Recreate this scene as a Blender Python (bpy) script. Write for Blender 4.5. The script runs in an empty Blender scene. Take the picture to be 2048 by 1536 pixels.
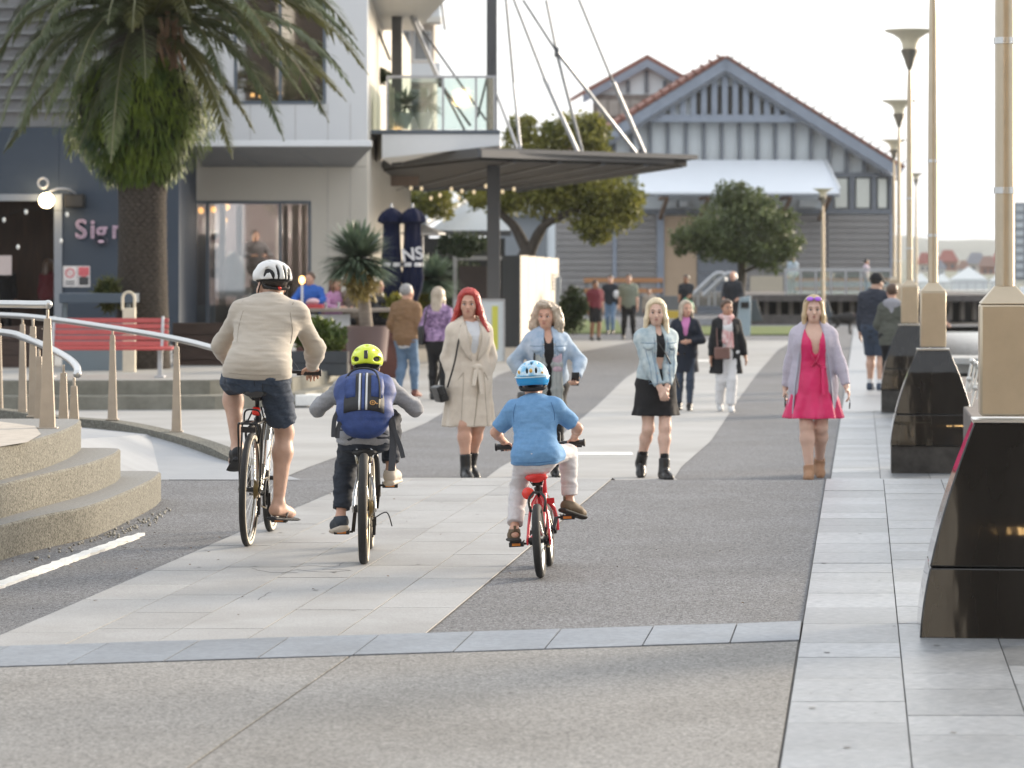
import bpy, bmesh, math, random
import numpy as np
from mathutils import Vector, Matrix
random.seed(7); np.random.seed(7)
scene = bpy.context.scene
COL = scene.collection
R = math.radians
# ---------------------------------------------------------------- camera, sky, sun, exposure
F, CX, HZ, EYE = 6500.0, 1024.0, 515.0, 1.75      # focal length in px of the 2048 px photo, eye height in m
cd = bpy.data.cameras.new('camera'); cam = bpy.data.objects.new('camera', cd); COL.objects.link(cam)
cam.location = (0, 0, EYE); cam.rotation_euler = (R(90), 0, 0)
cd.sensor_width = 36; cd.lens = 36*F/2048; cd.shift_y = -(768-HZ)/2048
cd.clip_start = .5; cd.clip_end = 9000
cd.dof.use_dof = True; cd.dof.focus_distance = 18.6; cd.dof.aperture_fstop = 4.6
scene.camera = cam
SUN_EL, SUN_AZ = 14.0, 52.0                        # azimuth measured from +Y towards +X
w = bpy.data.worlds.new('World'); scene.world = w; w.use_nodes = True
nt = w.node_tree; bg = nt.nodes['Background']
sky = nt.nodes.new('ShaderNodeTexSky'); sky.sky_type = 'NISHITA'; sky.sun_disc = False
sky.sun_elevation = R(SUN_EL); sky.sun_rotation = R(SUN_AZ); sky.dust_density = 4; sky.air_density = 1.0
mixs = nt.nodes.new('ShaderNodeMix'); mixs.data_type = 'RGBA'; mixs.inputs[0].default_value = .72
nt.links.new(sky.outputs[0], mixs.inputs[6]); mixs.inputs[7].default_value = (8.6, 8.9, 9.3, 1)   # thin bright cloud over all of the sky
nt.links.new(mixs.outputs[2], bg.inputs[0]); bg.inputs[1].default_value = .092
sd = bpy.data.lights.new('sun', 'SUN'); sd.energy = 3.3; sd.angle = R(16); sd.color = (1, .85, .67)
so = bpy.data.objects.new('sun', sd); COL.objects.link(so)
_s = Vector((math.sin(R(SUN_AZ))*math.cos(R(SUN_EL)), math.cos(R(SUN_AZ))*math.cos(R(SUN_EL)), math.sin(R(SUN_EL))))
so.rotation_euler = _s.to_track_quat('Z', 'Y').to_euler(); so.location = (0, 0, 40)
vs = scene.view_settings; vs.view_transform = 'Standard'; vs.look = 'None'; vs.gamma = 1; vs.exposure = 1.08
vs.use_curve_mapping = False
scene.render.engine = 'CYCLES'
scene.cycles.use_denoising = True
scene.cycles.max_bounces = 7; scene.cycles.transparent_max_bounces = 12
scene.cycles.sample_clamp_indirect = 6
# ---------------------------------------------------------------- where things stand
def P(px, py, Y):
    return Vector(((px-CX)*Y/F, Y, EYE-(py-HZ)*Y/F))
PROF = [(-50, 0), (25.8, 0), (27.5, -.24), (48, -.45), (98, -.74), (400, -1.5), (5000, -1.5)]
def gz(Y):
    return float(np.interp(Y, [a for a, b in PROF], [b for a, b in PROF]))
def G(px, py):                                     # ground point seen at a place in the photograph
    lo, hi = 5.0, 400.0
    for _ in range(50):
        m = (lo+hi)/2
        if gz(m) < EYE-(py-HZ)*m/F: lo = m
        else: hi = m
    Y = (lo+hi)/2
    if 25.6 < Y < 25.75: Y = 25.6
    return Vector(((px-CX)*Y/F, Y, gz(Y)))
def Gfar(px, py):
    lo, hi = 28.5, 400.0
    for _ in range(50):
        m = (lo+hi)/2
        if gz(m) < EYE-(py-HZ)*m/F: lo = m
        else: hi = m
    return Vector(((px-CX)*lo/F, lo, gz(lo)))
# ---------------------------------------------------------------- materials
MATS = {}
def mat(name, col, rough=.6, metal=0, var=.12, vs=8, bump=0, bs=60, col2=None, spec=.5, coat=0, stretch=None, emis=0, objvar=0, detail=4, tex='noise', contrast=1.0, sheen=0, dirt=None):
    if name in MATS: return MATS[name]
    m = bpy.data.materials.new(name); m.use_nodes = True; MATS[name] = m
    t = m.node_tree; N = t.nodes; L = t.links; b = N['Principled BSDF']
    b.inputs['Roughness'].default_value = rough; b.inputs['Metallic'].default_value = metal
    b.inputs['Specular IOR Level'].default_value = spec; b.inputs['Coat Weight'].default_value = coat
    if sheen: b.inputs['Sheen Weight'].default_value = sheen
    c = (*col, 1)
    tc = N.new('ShaderNodeTexCoord'); vec = tc.outputs['Object']
    if stretch:
        mp = N.new('ShaderNodeMapping'); mp.inputs['Scale'].default_value = stretch; L.new(vec, mp.inputs[0]); vec = mp.outputs[0]
    if var > 0 or col2:
        if tex == 'noise':
            n = N.new('ShaderNodeTexNoise'); n.inputs['Detail'].default_value = detail; n.inputs['Roughness'].default_value = .6
            n.inputs['Scale'].default_value = vs; L.new(vec, n.inputs['Vector']); fac = n.outputs['Fac']
        elif tex == 'voronoi':
            n = N.new('ShaderNodeTexVoronoi'); n.inputs['Scale'].default_value = vs; L.new(vec, n.inputs['Vector'])
            sp = N.new('ShaderNodeSeparateColor'); L.new(n.outputs['Color'], sp.inputs[0]); fac = sp.outputs[0]
        else:
            n = N.new('ShaderNodeTexWave'); n.inputs['Scale'].default_value = vs; n.inputs['Distortion'].default_value = 3; L.new(vec, n.inputs['Vector']); fac = n.outputs['Fac']
        r = N.new('ShaderNodeValToRGB'); L.new(fac, r.inputs[0])
        lo = .5-.22/contrast; hi = .5+.22/contrast
        if tex != 'noise': lo, hi = max(0, .5-.5/contrast), min(1, .5+.5/contrast)
        r.color_ramp.elements[0].position = lo; r.color_ramp.elements[1].position = hi
        a = col; z = col2 or tuple(min(1, v*(1+var)) for v in col)
        if not col2: a = tuple(v*(1-var) for v in col)
        r.color_ramp.elements[0].color = (*a, 1); r.color_ramp.elements[1].color = (*z, 1)
        out = r.outputs[0]
    else:
        rgb = N.new('ShaderNodeRGB'); rgb.outputs[0].default_value = c; out = rgb.outputs[0]
    if dirt:
        dn = N.new('ShaderNodeTexNoise'); dn.inputs['Scale'].default_value = dirt[0]; dn.inputs['Detail'].default_value = 6; dn.inputs['Roughness'].default_value = .65; L.new(tc.outputs['Object'], dn.inputs['Vector'])
        dr = N.new('ShaderNodeValToRGB'); L.new(dn.outputs['Fac'], dr.inputs[0]); dr.color_ramp.elements[0].position = .30; dr.color_ramp.elements[1].position = .62
        q0 = 1-dirt[1]; dr.color_ramp.elements[0].color = (q0, q0*.985, q0*.96, 1); dr.color_ramp.elements[1].color = (1, 1, 1, 1)
        ml = N.new('ShaderNodeMix'); ml.data_type = 'RGBA'; ml.blend_type = 'MULTIPLY'; ml.inputs[0].default_value = 1; L.new(out, ml.inputs[6]); L.new(dr.outputs[0], ml.inputs[7]); out = ml.outputs[2]
    if objvar:
        oi = N.new('ShaderNodeObjectInfo'); mr = N.new('ShaderNodeMapRange')
        L.new(oi.outputs['Random'], mr.inputs[0]); mr.inputs[3].default_value = 1-objvar; mr.inputs[4].default_value = 1+objvar
        hv = N.new('ShaderNodeHueSaturation'); L.new(mr.outputs[0], hv.inputs['Value']); L.new(out, hv.inputs['Color']); out = hv.outputs[0]
    L.new(out, b.inputs['Base Color'])
    if emis:
        L.new(out, b.inputs['Emission Color']); b.inputs['Emission Strength'].default_value = emis
    if bump:
        n2 = N.new('ShaderNodeTexNoise'); n2.inputs['Scale'].default_value = bs; n2.inputs['Detail'].default_value = 3; L.new(vec, n2.inputs['Vector'])
        bp = N.new('ShaderNodeBump'); bp.inputs['Strength'].default_value = min(1, bump); bp.inputs['Distance'].default_value = .01 if bump <= 1 else .01*bump
        L.new(n2.outputs['Fac'], bp.inputs['Height']); L.new(bp.outputs[0], b.inputs['Normal'])
    return m
def glass_mat(name, tint=(.9, .95, .95), gloss=.12, rough=.02):
    m = bpy.data.materials.new(name); m.use_nodes = True; MATS[name] = m
    t = m.node_tree; N = t.nodes; L = t.links; N.remove(N['Principled BSDF'])
    tr = N.new('ShaderNodeBsdfTransparent'); tr.inputs[0].default_value = (*tint, 1)
    gl = N.new('ShaderNodeBsdfGlossy'); gl.inputs['Roughness'].default_value = rough
    fr = N.new('ShaderNodeFresnel'); fr.inputs[0].default_value = 1.5
    ad = N.new('ShaderNodeMath'); ad.operation = 'ADD'; ad.use_clamp = True; ad.inputs[1].default_value = gloss; L.new(fr.outputs[0], ad.inputs[0])
    mx = N.new('ShaderNodeMixShader'); L.new(ad.outputs[0], mx.inputs[0]); L.new(tr.outputs[0], mx.inputs[1]); L.new(gl.outputs[0], mx.inputs[2])
    L.new(mx.outputs[0], N['Material Output'].inputs[0]); return m
# ---------------------------------------------------------------- mesh builder
def ortho(d):
    d = Vector(d).normalized(); a = Vector((0, 0, 1)) if abs(d.z) < .9 else Vector((0, 1, 0))
    u = d.cross(a).normalized(); return u, d.cross(u).normalized()
class MB:
    def __init__(s): s.v = []; s.f = []; s.m = []; s.k = 0
    def add(s, vs_, fs, M_=None):
        o = len(s.v)
        for q in vs_: s.v.append(tuple(M_ @ Vector(q)) if M_ is not None else tuple(q))
        for f in fs: s.f.append([i+o for i in f]); s.m.append(s.k)
        return s
    def box(s, c, sz, rot=None):
        x, y, z = (q/2 for q in sz)
        V = [(i*x, j*y, k*z) for i in (-1, 1) for j in (-1, 1) for k in (-1, 1)]
        Fs = [(0, 1, 3, 2), (4, 6, 7, 5), (0, 4, 5, 1), (2, 3, 7, 6), (0, 2, 6, 4), (1, 5, 7, 3)]
        M_ = Matrix.Translation(c) @ (rot.to_4x4() if rot is not None else Matrix())
        return s.add(V, Fs, M_)
    def hexa(s, p):                                # 8 points: bottom 4 ccw, top 4 ccw
        return s.add(p, [(3, 2, 1, 0), (4, 5, 6, 7), (0, 1, 5, 4), (1, 2, 6, 5), (2, 3, 7, 6), (3, 0, 4, 7)])
    def fbox(s, x0, y0, x1, y1, Y, depth, off=0):  # upright box whose front stands at depth Y, given by its extent in the photograph
        a = P(x0, y1, Y); b = P(x1, y0, Y)
        return s.box(((a.x+b.x)/2, Y-off+depth/2, (a.z+b.z)/2), (abs(b.x-a.x), depth, abs(b.z-a.z)))
    def bar(s, a, b, w, h, up=(0, 0, 1)):
        a, b = Vector(a), Vector(b); d = b-a; L_ = d.length; d.normalize()
        u = d.cross(Vector(up))
        if u.length < 1e-4: u = d.cross(Vector((0, 1, 0)))
        u.normalize(); v = u.cross(d)
        rot = Matrix((u, d, v)).transposed()
        return s.box((a+b)/2, (w, L_, h), rot)
    def tube(s, pts, r, n=10, cap=True, flat=1.0, up=None):
        pts = [Vector(p) for p in pts]; m = len(pts); rs = r if isinstance(r, (list, tuple)) else [r]*m
        V = []; Fs = []; u = None
        for i, p in enumerate(pts):
            d = (pts[min(i+1, m-1)]-pts[max(i-1, 0)]).normalized()
            if u is None: u = ortho(d)[0] if up is None else Vector(up)
            u = u-d*u.dot(d)
            if u.length < 1e-6: u = ortho(d)[0]
            u.normalize(); v = d.cross(u)
            for j in range(n):
                a = 2*math.pi*j/n; V.append(p+u*math.cos(a)*rs[i]+v*math.sin(a)*rs[i]*flat)
        for i in range(m-1):
            for j in range(n):
                k = (j+1) % n; Fs.append((i*n+j, i*n+k, (i+1)*n+k, (i+1)*n+j))
        if cap: Fs.append(tuple(range(n-1, -1, -1))); Fs.append(tuple((m-1)*n+j for j in range(n)))
        return s.add(V, Fs)
    def lathe(s, prof, c=(0, 0, 0), axis=(0, 0, 1), n=24, cap=True):
        u, v = ortho(axis); d = Vector(axis).normalized(); c = Vector(c); V = []; Fs = []
        for r, z in prof:
            for j in range(n):
                a = 2*math.pi*j/n; V.append(c+d*z+(u*math.cos(a)+v*math.sin(a))*r)
        m = len(prof)
        for i in range(m-1):
            for j in range(n):
                k = (j+1) % n; Fs.append((i*n+j, (i+1)*n+j, (i+1)*n+k, i*n+k))
        if cap: Fs.append(tuple(range(n))); Fs.append(tuple((m-1)*n+j for j in range(n-1, -1, -1)))
        return s.add(V, Fs)
    def torus(s, c, Rr, r, axis=(1, 0, 0), n=48, k=10, sq=1.0):
        u, v = ortho(axis); d = Vector(axis).normalized(); c = Vector(c); V = []; Fs = []
        for i in range(n):
            a = 2*math.pi*i/n; e = u*math.cos(a)+v*math.sin(a)
            for j in range(k):
                b_ = 2*math.pi*j/k; V.append(c+e*(Rr+r*sq*math.cos(b_))+d*r*math.sin(b_))
        for i in range(n):
            for j in range(k):
                Fs.append((i*k+j, ((i+1) % n)*k+j, ((i+1) % n)*k+(j+1) % k, i*k+(j+1) % k))
        return s.add(V, Fs)
    def ell(s, c, r, n=16, m=10, rot=None):
        V = []; Fs = []
        for i in range(m+1):
            t = math.pi*i/m
            for j in range(n):
                a = 2*math.pi*j/n; V.append((r[0]*math.sin(t)*math.cos(a), r[1]*math.sin(t)*math.sin(a), r[2]*math.cos(t)))
        for i in range(m):
            for j in range(n):
                Fs.append((i*n+j, (i+1)*n+j, (i+1)*n+(j+1) % n, i*n+(j+1) % n))
        return s.add(V, Fs, Matrix.Translation(c) @ (rot.to_4x4() if rot is not None else Matrix()))
    def prism(s, poly, z0, z1):                    # plan polygon (ccw) between two heights
        n = len(poly); V = [(x, y, z0) for x, y in poly]+[(x, y, z1) for x, y in poly]
        Fs = [tuple(range(n-1, -1, -1)), tuple(range(n, 2*n))]+[(i, (i+1) % n, n+(i+1) % n, n+i) for i in range(n)]
        return s.add(V, Fs)
    def slab(s, pts, th):                          # any flat polygon given extrusion vector th
        n = len(pts); th = Vector(th); pts = [Vector(p) for p in pts]
        return s.add(pts+[p+th for p in pts], [tuple(range(n-1, -1, -1)), tuple(range(n, 2*n))]+[(i, (i+1) % n, n+(i+1) % n, n+i) for i in range(n)])
    def build(s, name, m, parent=None, world=False, smooth=40, bevel=0, kind=None, label=None, cat=None, group=None):
        me = bpy.data.meshes.new(name)
        v = s.v
        if world and parent is not None:
            o = Vector(parent.location); q = parent.parent
            while q is not None: o = o+q.location; q = q.parent
            v = [(x-o.x, y-o.y, z-o.z) for x, y, z in v]
        me.from_pydata(v, [], s.f)
        ms = m if isinstance(m, (list, tuple)) else [m]
        for q in ms: me.materials.append(q)
        if len(ms) > 1: me.polygons.foreach_set('material_index', s.m)
        if smooth:
            me.shade_smooth(); me.set_sharp_from_angle(angle=R(smooth))
        me.update()
        o = bpy.data.objects.new(name, me); COL.objects.link(o)
        if parent is not None: o.parent = parent
        if bevel:
            b = o.modifiers.new('edge', 'BEVEL'); b.width = bevel; b.segments = 2; b.limit_method = 'ANGLE'
        tag(o, label, cat, group, kind); return o
def tag(o, label=None, cat=None, group=None, kind=None):
    if label: o['label'] = label
    if cat: o['category'] = cat
    if group: o['group'] = group
    if kind: o['kind'] = kind
    return o
def thing(name, label, cat, loc=(0, 0, 0), rz=0, group=None):
    o = bpy.data.objects.new(name, None); COL.objects.link(o); o.location = loc; o.rotation_euler = (0, 0, rz)
    o.empty_display_size = .2
    return tag(o, label, cat, group)
def copy_tree(o, parent=None):
    c = o.copy(); COL.objects.link(c)
    if parent is not None: c.parent = parent
    for ch in list(o.children): copy_tree(ch, c)
    return c
def text_obj(name, body, m, size, ext, parent=None, offset=0, M_=None):
    cu = bpy.data.curves.new(name, 'FONT'); cu.body = body; cu.size = size; cu.extrude = ext; cu.offset = offset
    cu.resolution_u = 4; cu.materials.append(m)
    t = bpy.data.objects.new(name, cu); COL.objects.link(t)
    me = bpy.data.meshes.new_from_object(t.evaluated_get(bpy.context.evaluated_depsgraph_get())); me.name = name
    bpy.data.objects.remove(t); o = bpy.data.objects.new(name, me); COL.objects.link(o)
    if parent is not None: o.parent = parent
    if M_ is not None: o.matrix_local = M_
    return o
def spline(pts, n=6):                              # Catmull-Rom through points
    pts = [Vector(p) for p in pts]; out = []
    for i in range(len(pts)-1):
        p0, p1, p2, p3 = pts[max(i-1, 0)], pts[i], pts[i+1], pts[min(i+2, len(pts)-1)]
        for k in range(n):
            t = k/n
            out.append(.5*((2*p1)+(p2-p0)*t+(2*p0-5*p1+4*p2-p3)*t*t+(3*p1-p0-3*p2+p3)*t**3))
    out.append(pts[-1]); return out
# ---------------------------------------------------------------- ground, promenade, water
asphalt = mat('aggregate_asphalt', (.036, .037, .041), rough=.85, col2=(.265, .272, .288), tex='voronoi', vs=120, bump=.6, bs=110, dirt=(.9, .22))
expo = mat('exposed_aggregate', (.12, .118, .113), rough=.75, col2=(.33, .323, .311), tex='voronoi', vs=105, dirt=(.7, .25), bump=.3, bs=150)
paleT = mat('pale_paver', (.315, .318, .32), rough=.7, var=.2, vs=110, objvar=.08, dirt=(1.3, .2), bump=.15, bs=150, detail=2)
granite = mat('grey_granite', (.155, .17, .19), rough=.36, col2=(.34, .355, .37), vs=7, objvar=.22, bump=.12, bs=90, stretch=(3, 12, 3), spec=.7, dirt=(1.2, .25), contrast=1.6)
blueS = mat('bluestone', (.20, .225, .26), rough=.5, var=.2, vs=30, objvar=.12, bump=.1, bs=120, dirt=(1.5, .25))
joint = mat('dark_joint', (.07, .068, .064), rough=.9, var=.2)
def dirx(Y, base, Y0=25.6): return base+.1075*(Y-Y0)     # lines that run along the promenade
# one sheet to the horizon on the land side; the quay edge bounds it on the water side
def quay(Y): return dirx(Y, 2.473)+1.95
ys = [-30, 5, 10, 15, 20, 25.6, 26.2, 27.5, 30, 35, 40, 48, 60, 80, 98, 120]
b = MB(); V = []; Fs = []
for Y in ys: V += [(-400, Y, gz(Y)-.002), (quay(Y), Y, gz(Y)-.002)]
for i in range(len(ys)-1): Fs.append((2*i, 2*i+1, 2*i+3, 2*i+2))
b.add(V, Fs)
V = [(-400, 120, gz(120)-.002), (26, 120, gz(120)-.002), (26, 700, -1.2), (-400, 700, -1.2)]; b.add(V, [(0, 1, 2, 3)])
b.build('ground', asphalt, kind='structure', smooth=0)
def drape(name, m, left, right, y0, y1, z, n=40, kind='structure'):
    b = MB(); V = []; Fs = []
    yy = sorted(set([y0+(y1-y0)*i/n for i in range(n+1)]+[q for q in (25.6, 27.5, 48, 98) if y0 < q < y1]))
    for Y in yy:
        for k in (0, .5, 1): V.append((left(Y)*(1-k)+right(Y)*k, Y, gz(Y)+z))
    for i in range(len(yy)-1):
        for k in (0, 1): Fs.append((3*i+k, 3*i+k+1, 3*i+k+4, 3*i+k+3))
    b.add(V, Fs); return b.build(name, m, kind=kind, smooth=0)
def tile_run(parent, name, m, xl, cols, cw, length, y0, y1, gap=.006, th=.02, stagger=0.5, jit=.12, y0f=None):
    """stone slabs laid in rows along the promenade, each its own object"""
    cnt = 0
    for c in range(cols):
        if y0f: y0 = y0f(c)
        y = y0-random.random()*length*stagger
        while y < y1:
            ln = length*(1+random.uniform(-jit, jit)); a, e = max(y, y0), min(y+ln, y1)
            if e-a > .12:
                zt = random.uniform(-.0012, .0012); pts = []
                for Y, g in ((a, gap/2), (e, -gap/2)):
                    x0 = xl(Y)+c*cw+gap/2; x1 = xl(Y)+(c+1)*cw-gap/2; pts.append((x0, x1, Y+g))
                (xa, xb, ya), (xc, xd, ye) = pts
                za, ze = gz(ya)+.007+zt, gz(ye)+.007+zt
                b = MB(); b.hexa([(xa, ya, za-th), (xb, ya, za-th), (xd, ye, ze-th), (xc, ye, ze-th), (xa, ya, za), (xb, ya, za), (xd, ye, ze), (xc, ye, ze)])
                b.build(name, m, parent, smooth=0); cnt += 1
            y += ln
    return cnt
# pale paved strip, near part
strip_l = lambda Y: -1.347+.1125*(Y-24.05)
ps = drape('tile_strip', joint, lambda Y: strip_l(Y)-.004, lambda Y: strip_l(Y)+1.957, 14.4, 25.6, .0015)
def band_y(x, top): return (15.58 if top else 14.80)+(x-1.41)*.27
tile_run(ps, 'tile', paleT, strip_l, 5, .391, .78, 15.33, 25.6, y0f=lambda c: band_y(strip_l(14.8)+c*.391, 1)-.03)
# granite walk
gl_ = lambda Y: dirx(Y, 2.473)
gw = drape('granite_walk', joint, lambda Y: gl_(Y)-.004, lambda Y: gl_(Y)+1.81, 8, 118, .002)
tile_run(gw, 'slab', granite, gl_, 4, .4525, .62, 9.0, 25.6, stagger=.9, jit=.25)
tile_run(gw, 'slab', granite, gl_, 4, .4525, .7, 27.6, 46, stagger=.9, jit=.2)
granF = mat('far_granite', (.22, .235, .25), rough=.42, col2=(.34, .35, .365), vs=2, stretch=(1, 6, 1), spec=.7)
drape('granite_walk_far', granF, lambda Y: gl_(Y)+.002, lambda Y: gl_(Y)+1.80, 46, 117, .007)
# blue stone band across the promenade
bb = MB(); pts = [(-6.5, band_y(-6.5, 0)), (1.39, band_y(1.39, 0)), (1.39, band_y(1.39, 1)), (-6.5, band_y(-6.5, 1))]
bb.add([(x, y, .002) for x, y in pts], [(0, 1, 2, 3)]); band = bb.build('bluestone_band', joint, kind='structure', smooth=0)
x = 1.39
while x > -4.2:
    wd = .415*(1+random.uniform(-.06, .06)); q = []
    for xx in (x-wd+.004, x-.003):
        q += [(xx, band_y(xx, 0)+.006), (xx+.085, band_y(xx, 1)-.006)]
    (a, b_, c, d) = q
    if x > 1.3: c = (c[0]-.08, c[1]); d = (1.385, d[1])
    bb = MB(); bb.hexa([(*p, -.01) for p in (a, c, d, b_)]+[(*p, .0105+random.uniform(-.001, .001)) for p in (a, c, d, b_)])
    bb.build('slab', blueS, band, smooth=0); x -= wd
# foreground concrete: two bays with a sawn joint between
j0, j1 = G(380, 1536), G(704, 1312)
jd = (j1-j0); jx = lambda Y: j0.x+jd.x*(Y-j0.y)/jd.y
fg = MB(); fg.add([(-30, 4, .001), (gl_(4), 4, .001), (gl_(14.75), 14.75, .001), (-30, 6.3, .001)], [(0, 1, 2, 3)])
fgo = fg.build('foreground_paving', joint, kind='structure', smooth=0)
e = .006
def topy(x): return band_y(x, 0)-.008
for side in (0, 1):
    bb = MB()
    if side == 0:
        xt = jx(14.3); xt = jx(topy(xt)); yt = topy(xt)
        pl = [(-30, 5), (jx(5)-e, 5), (xt-e, yt), (-6.5, topy(-6.5)), (-30, max(5.5, topy(-30)))]
    else:
        xt = jx(14.3); xt = jx(topy(xt)); yt = topy(xt); xr = gl_(14.75)-.008
        pl = [(jx(5)+e, 5), (gl_(5)-.008, 5), (xr, topy(xr)), (xt+e, yt)]
    bb.prism(pl, -.012, .006); bb.build('concrete_bay', expo, fgo, smooth=0)
# paving beyond the crest: curved pale bands between asphalt
def poly_fn(pxs, far=True):
    q = [(Gfar if far else G)(*p) for p in pxs]; Y = [p.y for p in q]; X = [p.x for p in q]
    return lambda y: float(np.interp(y, Y, X))
paleF = mat('pale_paving_far', (.35, .35, .345), rough=.7, var=.10, vs=1.3, bump=.1, bs=60, dirt=(.35, .2))
L1 = poly_fn([(575, 950), (700, 905), (850, 848), (1000, 748), (1142, 707), (1225, 692), (1330, 668)])
L2 = poly_fn([(975, 948), (1120, 873), (1208, 798), (1250, 757), (1315, 715), (1400, 676)])
L3 = poly_fn([(1345, 950), (1422, 882), (1472, 806), (1514, 748), (1556, 700), (1600, 674)])
drape('pale_paving', paleF, lambda Y: max(-3.2-(Y-29)*.35, -60), L1, 26.2, 97, .003)
drape('pale_curved_band', paleF, L2, L3, 26.2, 97, .003)
drape('crest_band', paleF, lambda Y: -1.2, lambda Y: strip_l(Y)+1.95, 25.6, 26.3, .0025, 4)
wl = mat('white_paint', (.78, .78, .76), rough=.6, var=.12, vs=9)
b = MB(); a = Gfar(1145, 909); c = Gfar(1265, 909); b.box(((a.x+c.x)/2, a.y, a.z+.009), (c.x-a.x, .42, .006)); b.build('road_marking', wl, kind='structure', smooth=0)
a = Gfar(1395, 722); b = MB(); b.box((a.x, a.y, a.z+.009), (.9, 1.2, .006)); b.build('road_marking', wl, kind='structure', smooth=0)
# white edge line beside the steps
b = MB(); e0, e1 = G(-40, 1186), G(283, 1070)
dd = (e1-e0).normalized(); nn = Vector((-dd.y, dd.x, 0))*.042
rag = mat('worn_white_paint', (.62, .62, .59), rough=.7, col2=(.80, .80, .78), vs=14, bump=.6, bs=50)
n = 60; V = []; Fs = []
for i in range(n+1):
    p = e0+(e1-e0)*(i/n); wv = 1+.12*math.sin(i*1.7)+.1*random.uniform(-1, 1); tp = 1 if i < n-3 else .5
    for q in (-1, 1):
        s_ = p+nn*q*wv*tp; V += [(s_.x, s_.y, -.01), (s_.x, s_.y, .012+.003*random.random())]
for i in range(n):
    k = 4*i; Fs += [(k+1, k+3, k+7, k+5), (k, k+1, k+5, k+4), (k+3, k+2, k+6, k+7)]
Fs += [(0, 2, 3, 1), (4*n, 4*n+1, 4*n+3, 4*n+2)]
b.add(V, Fs); b.build('edge_line', rag, kind='structure', smooth=0)
# water
wm = mat('harbour_water', (.05, .07, .08), rough=.12, var=.2, vs=.05, bump=1.0, bs=.9, spec=.6)
b = MB(); b.add([(2, -30, -2.3), (4000, -30, -2.3), (4000, 6000, -2.3), (2, 6000, -2.3)], [(0, 1, 2, 3)]); b.build('water', wm, kind='structure', smooth=0)
quayM = mat('quay_concrete', (.22, .21, .195), rough=.85, var=.25, vs=3, bump=.4, bs=20)
b = MB(); q = [-30, 5, 25.6, 27.5, 48, 98, 119.9]; V = []; Fs = []
for Y in q: V += [(quay(Y)-.14, Y, gz(Y)+.02), (quay(Y)+.16, Y, gz(Y)+.02), (quay(Y)+.16, Y, -2.6), (quay(Y)-.14, Y, -2.6)]
for i in range(len(q)-1):
    for k in range(4): Fs.append((4*i+k, 4*i+(k+1) % 4, 4*i+4+(k+1) % 4, 4*i+4+k))
b.add(V, Fs); b.build('quay_wall', quayM, kind='structure', smooth=0)
# lawn patches by the hall
gr = mat('lawn', (.075, .12, .028), rough=.9, col2=(.16, .19, .05), vs=6, bump=1, bs=60)
for nm, pts in (('lawn', [(1390, 671), (1640, 671), (1660, 655), (1390, 655)]), ('lawn', [(1080, 668), (1245, 668), (1235, 642), (1120, 642)])):
    q = [Gfar(*p) for p in pts]; b = MB(); b.slab([(p.x, p.y, p.z+.01) for p in q], (0, 0, .04)); b.build(nm, gr, kind='structure', smooth=0)

# hairline cracks in the paving
crk = mat('crack', (.10, .098, .095), rough=1, var=.1)
for pts in ([(560, 1150), (600, 1143), (640, 1146), (700, 1144)], [(582, 1137), (625, 1134), (668, 1136), (692, 1128)], [(500, 1140), (545, 1146), (590, 1149)], [(640, 1141), (700, 1143)], [(515, 1203), (524, 1198), (530, 1190), (541, 1188)], [(1590, 1100), (1600, 1096), (1612, 1098)]):
    b = MB(); q = spline([G(*p_)+Vector((random.gauss(0, .01), random.gauss(0, .02), .0088)) for p_ in pts], 4); b.tube([Vector((a.x+random.gauss(0, .004), a.y+random.gauss(0, .006), a.z)) for a in q], .0016, 4, flat=.4, up=(1, 0, 0)); b.build('crack', crk, kind='structure', smooth=0)

# trodden gum spots on the slabs and a few dry leaves
b = MB()
for i in range(55):
    Y = random.uniform(11, 25); x = (strip_l(Y)+random.uniform(.05, 1.9)) if (i % 3 and Y > 15.8) else gl_(Y)+random.uniform(.03, 1.7)
    r_ = random.uniform(.006, .017); b.add([(x+r_*math.cos(a)*random.uniform(.8, 1.2), Y+r_*math.sin(a)*random.uniform(.8, 1.2), .0102) for a in [k*math.pi/4 for k in range(8)]], [tuple(range(8))])
b.build('gum_spots', mat('gum', (.17, .17, .17), rough=.8, var=.3), kind='stuff', smooth=0)
b = MB()
for i in range(70):
    g_ = G(random.uniform(20, 420), random.uniform(1015, 1160)) if i % 2 else G(random.uniform(0, 1500), random.uniform(975, 1240)); a = random.uniform(0, 6.3); s_ = random.uniform(.008, .018); c_, d_ = math.cos(a), math.sin(a)
    b.add([(g_.x-c_*s_, g_.y-d_*s_, .011), (g_.x+d_*s_*.4, g_.y-c_*s_*.4, .016), (g_.x+c_*s_, g_.y+d_*s_, .014), (g_.x-d_*s_*.4, g_.y+c_*s_*.4, .012)], [(0, 1, 2, 3)])
b.build('dry_leaves', mat('dry_leaf', (.16, .10, .05), rough=.9, var=.5, vs=40), kind='stuff', smooth=0)
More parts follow.
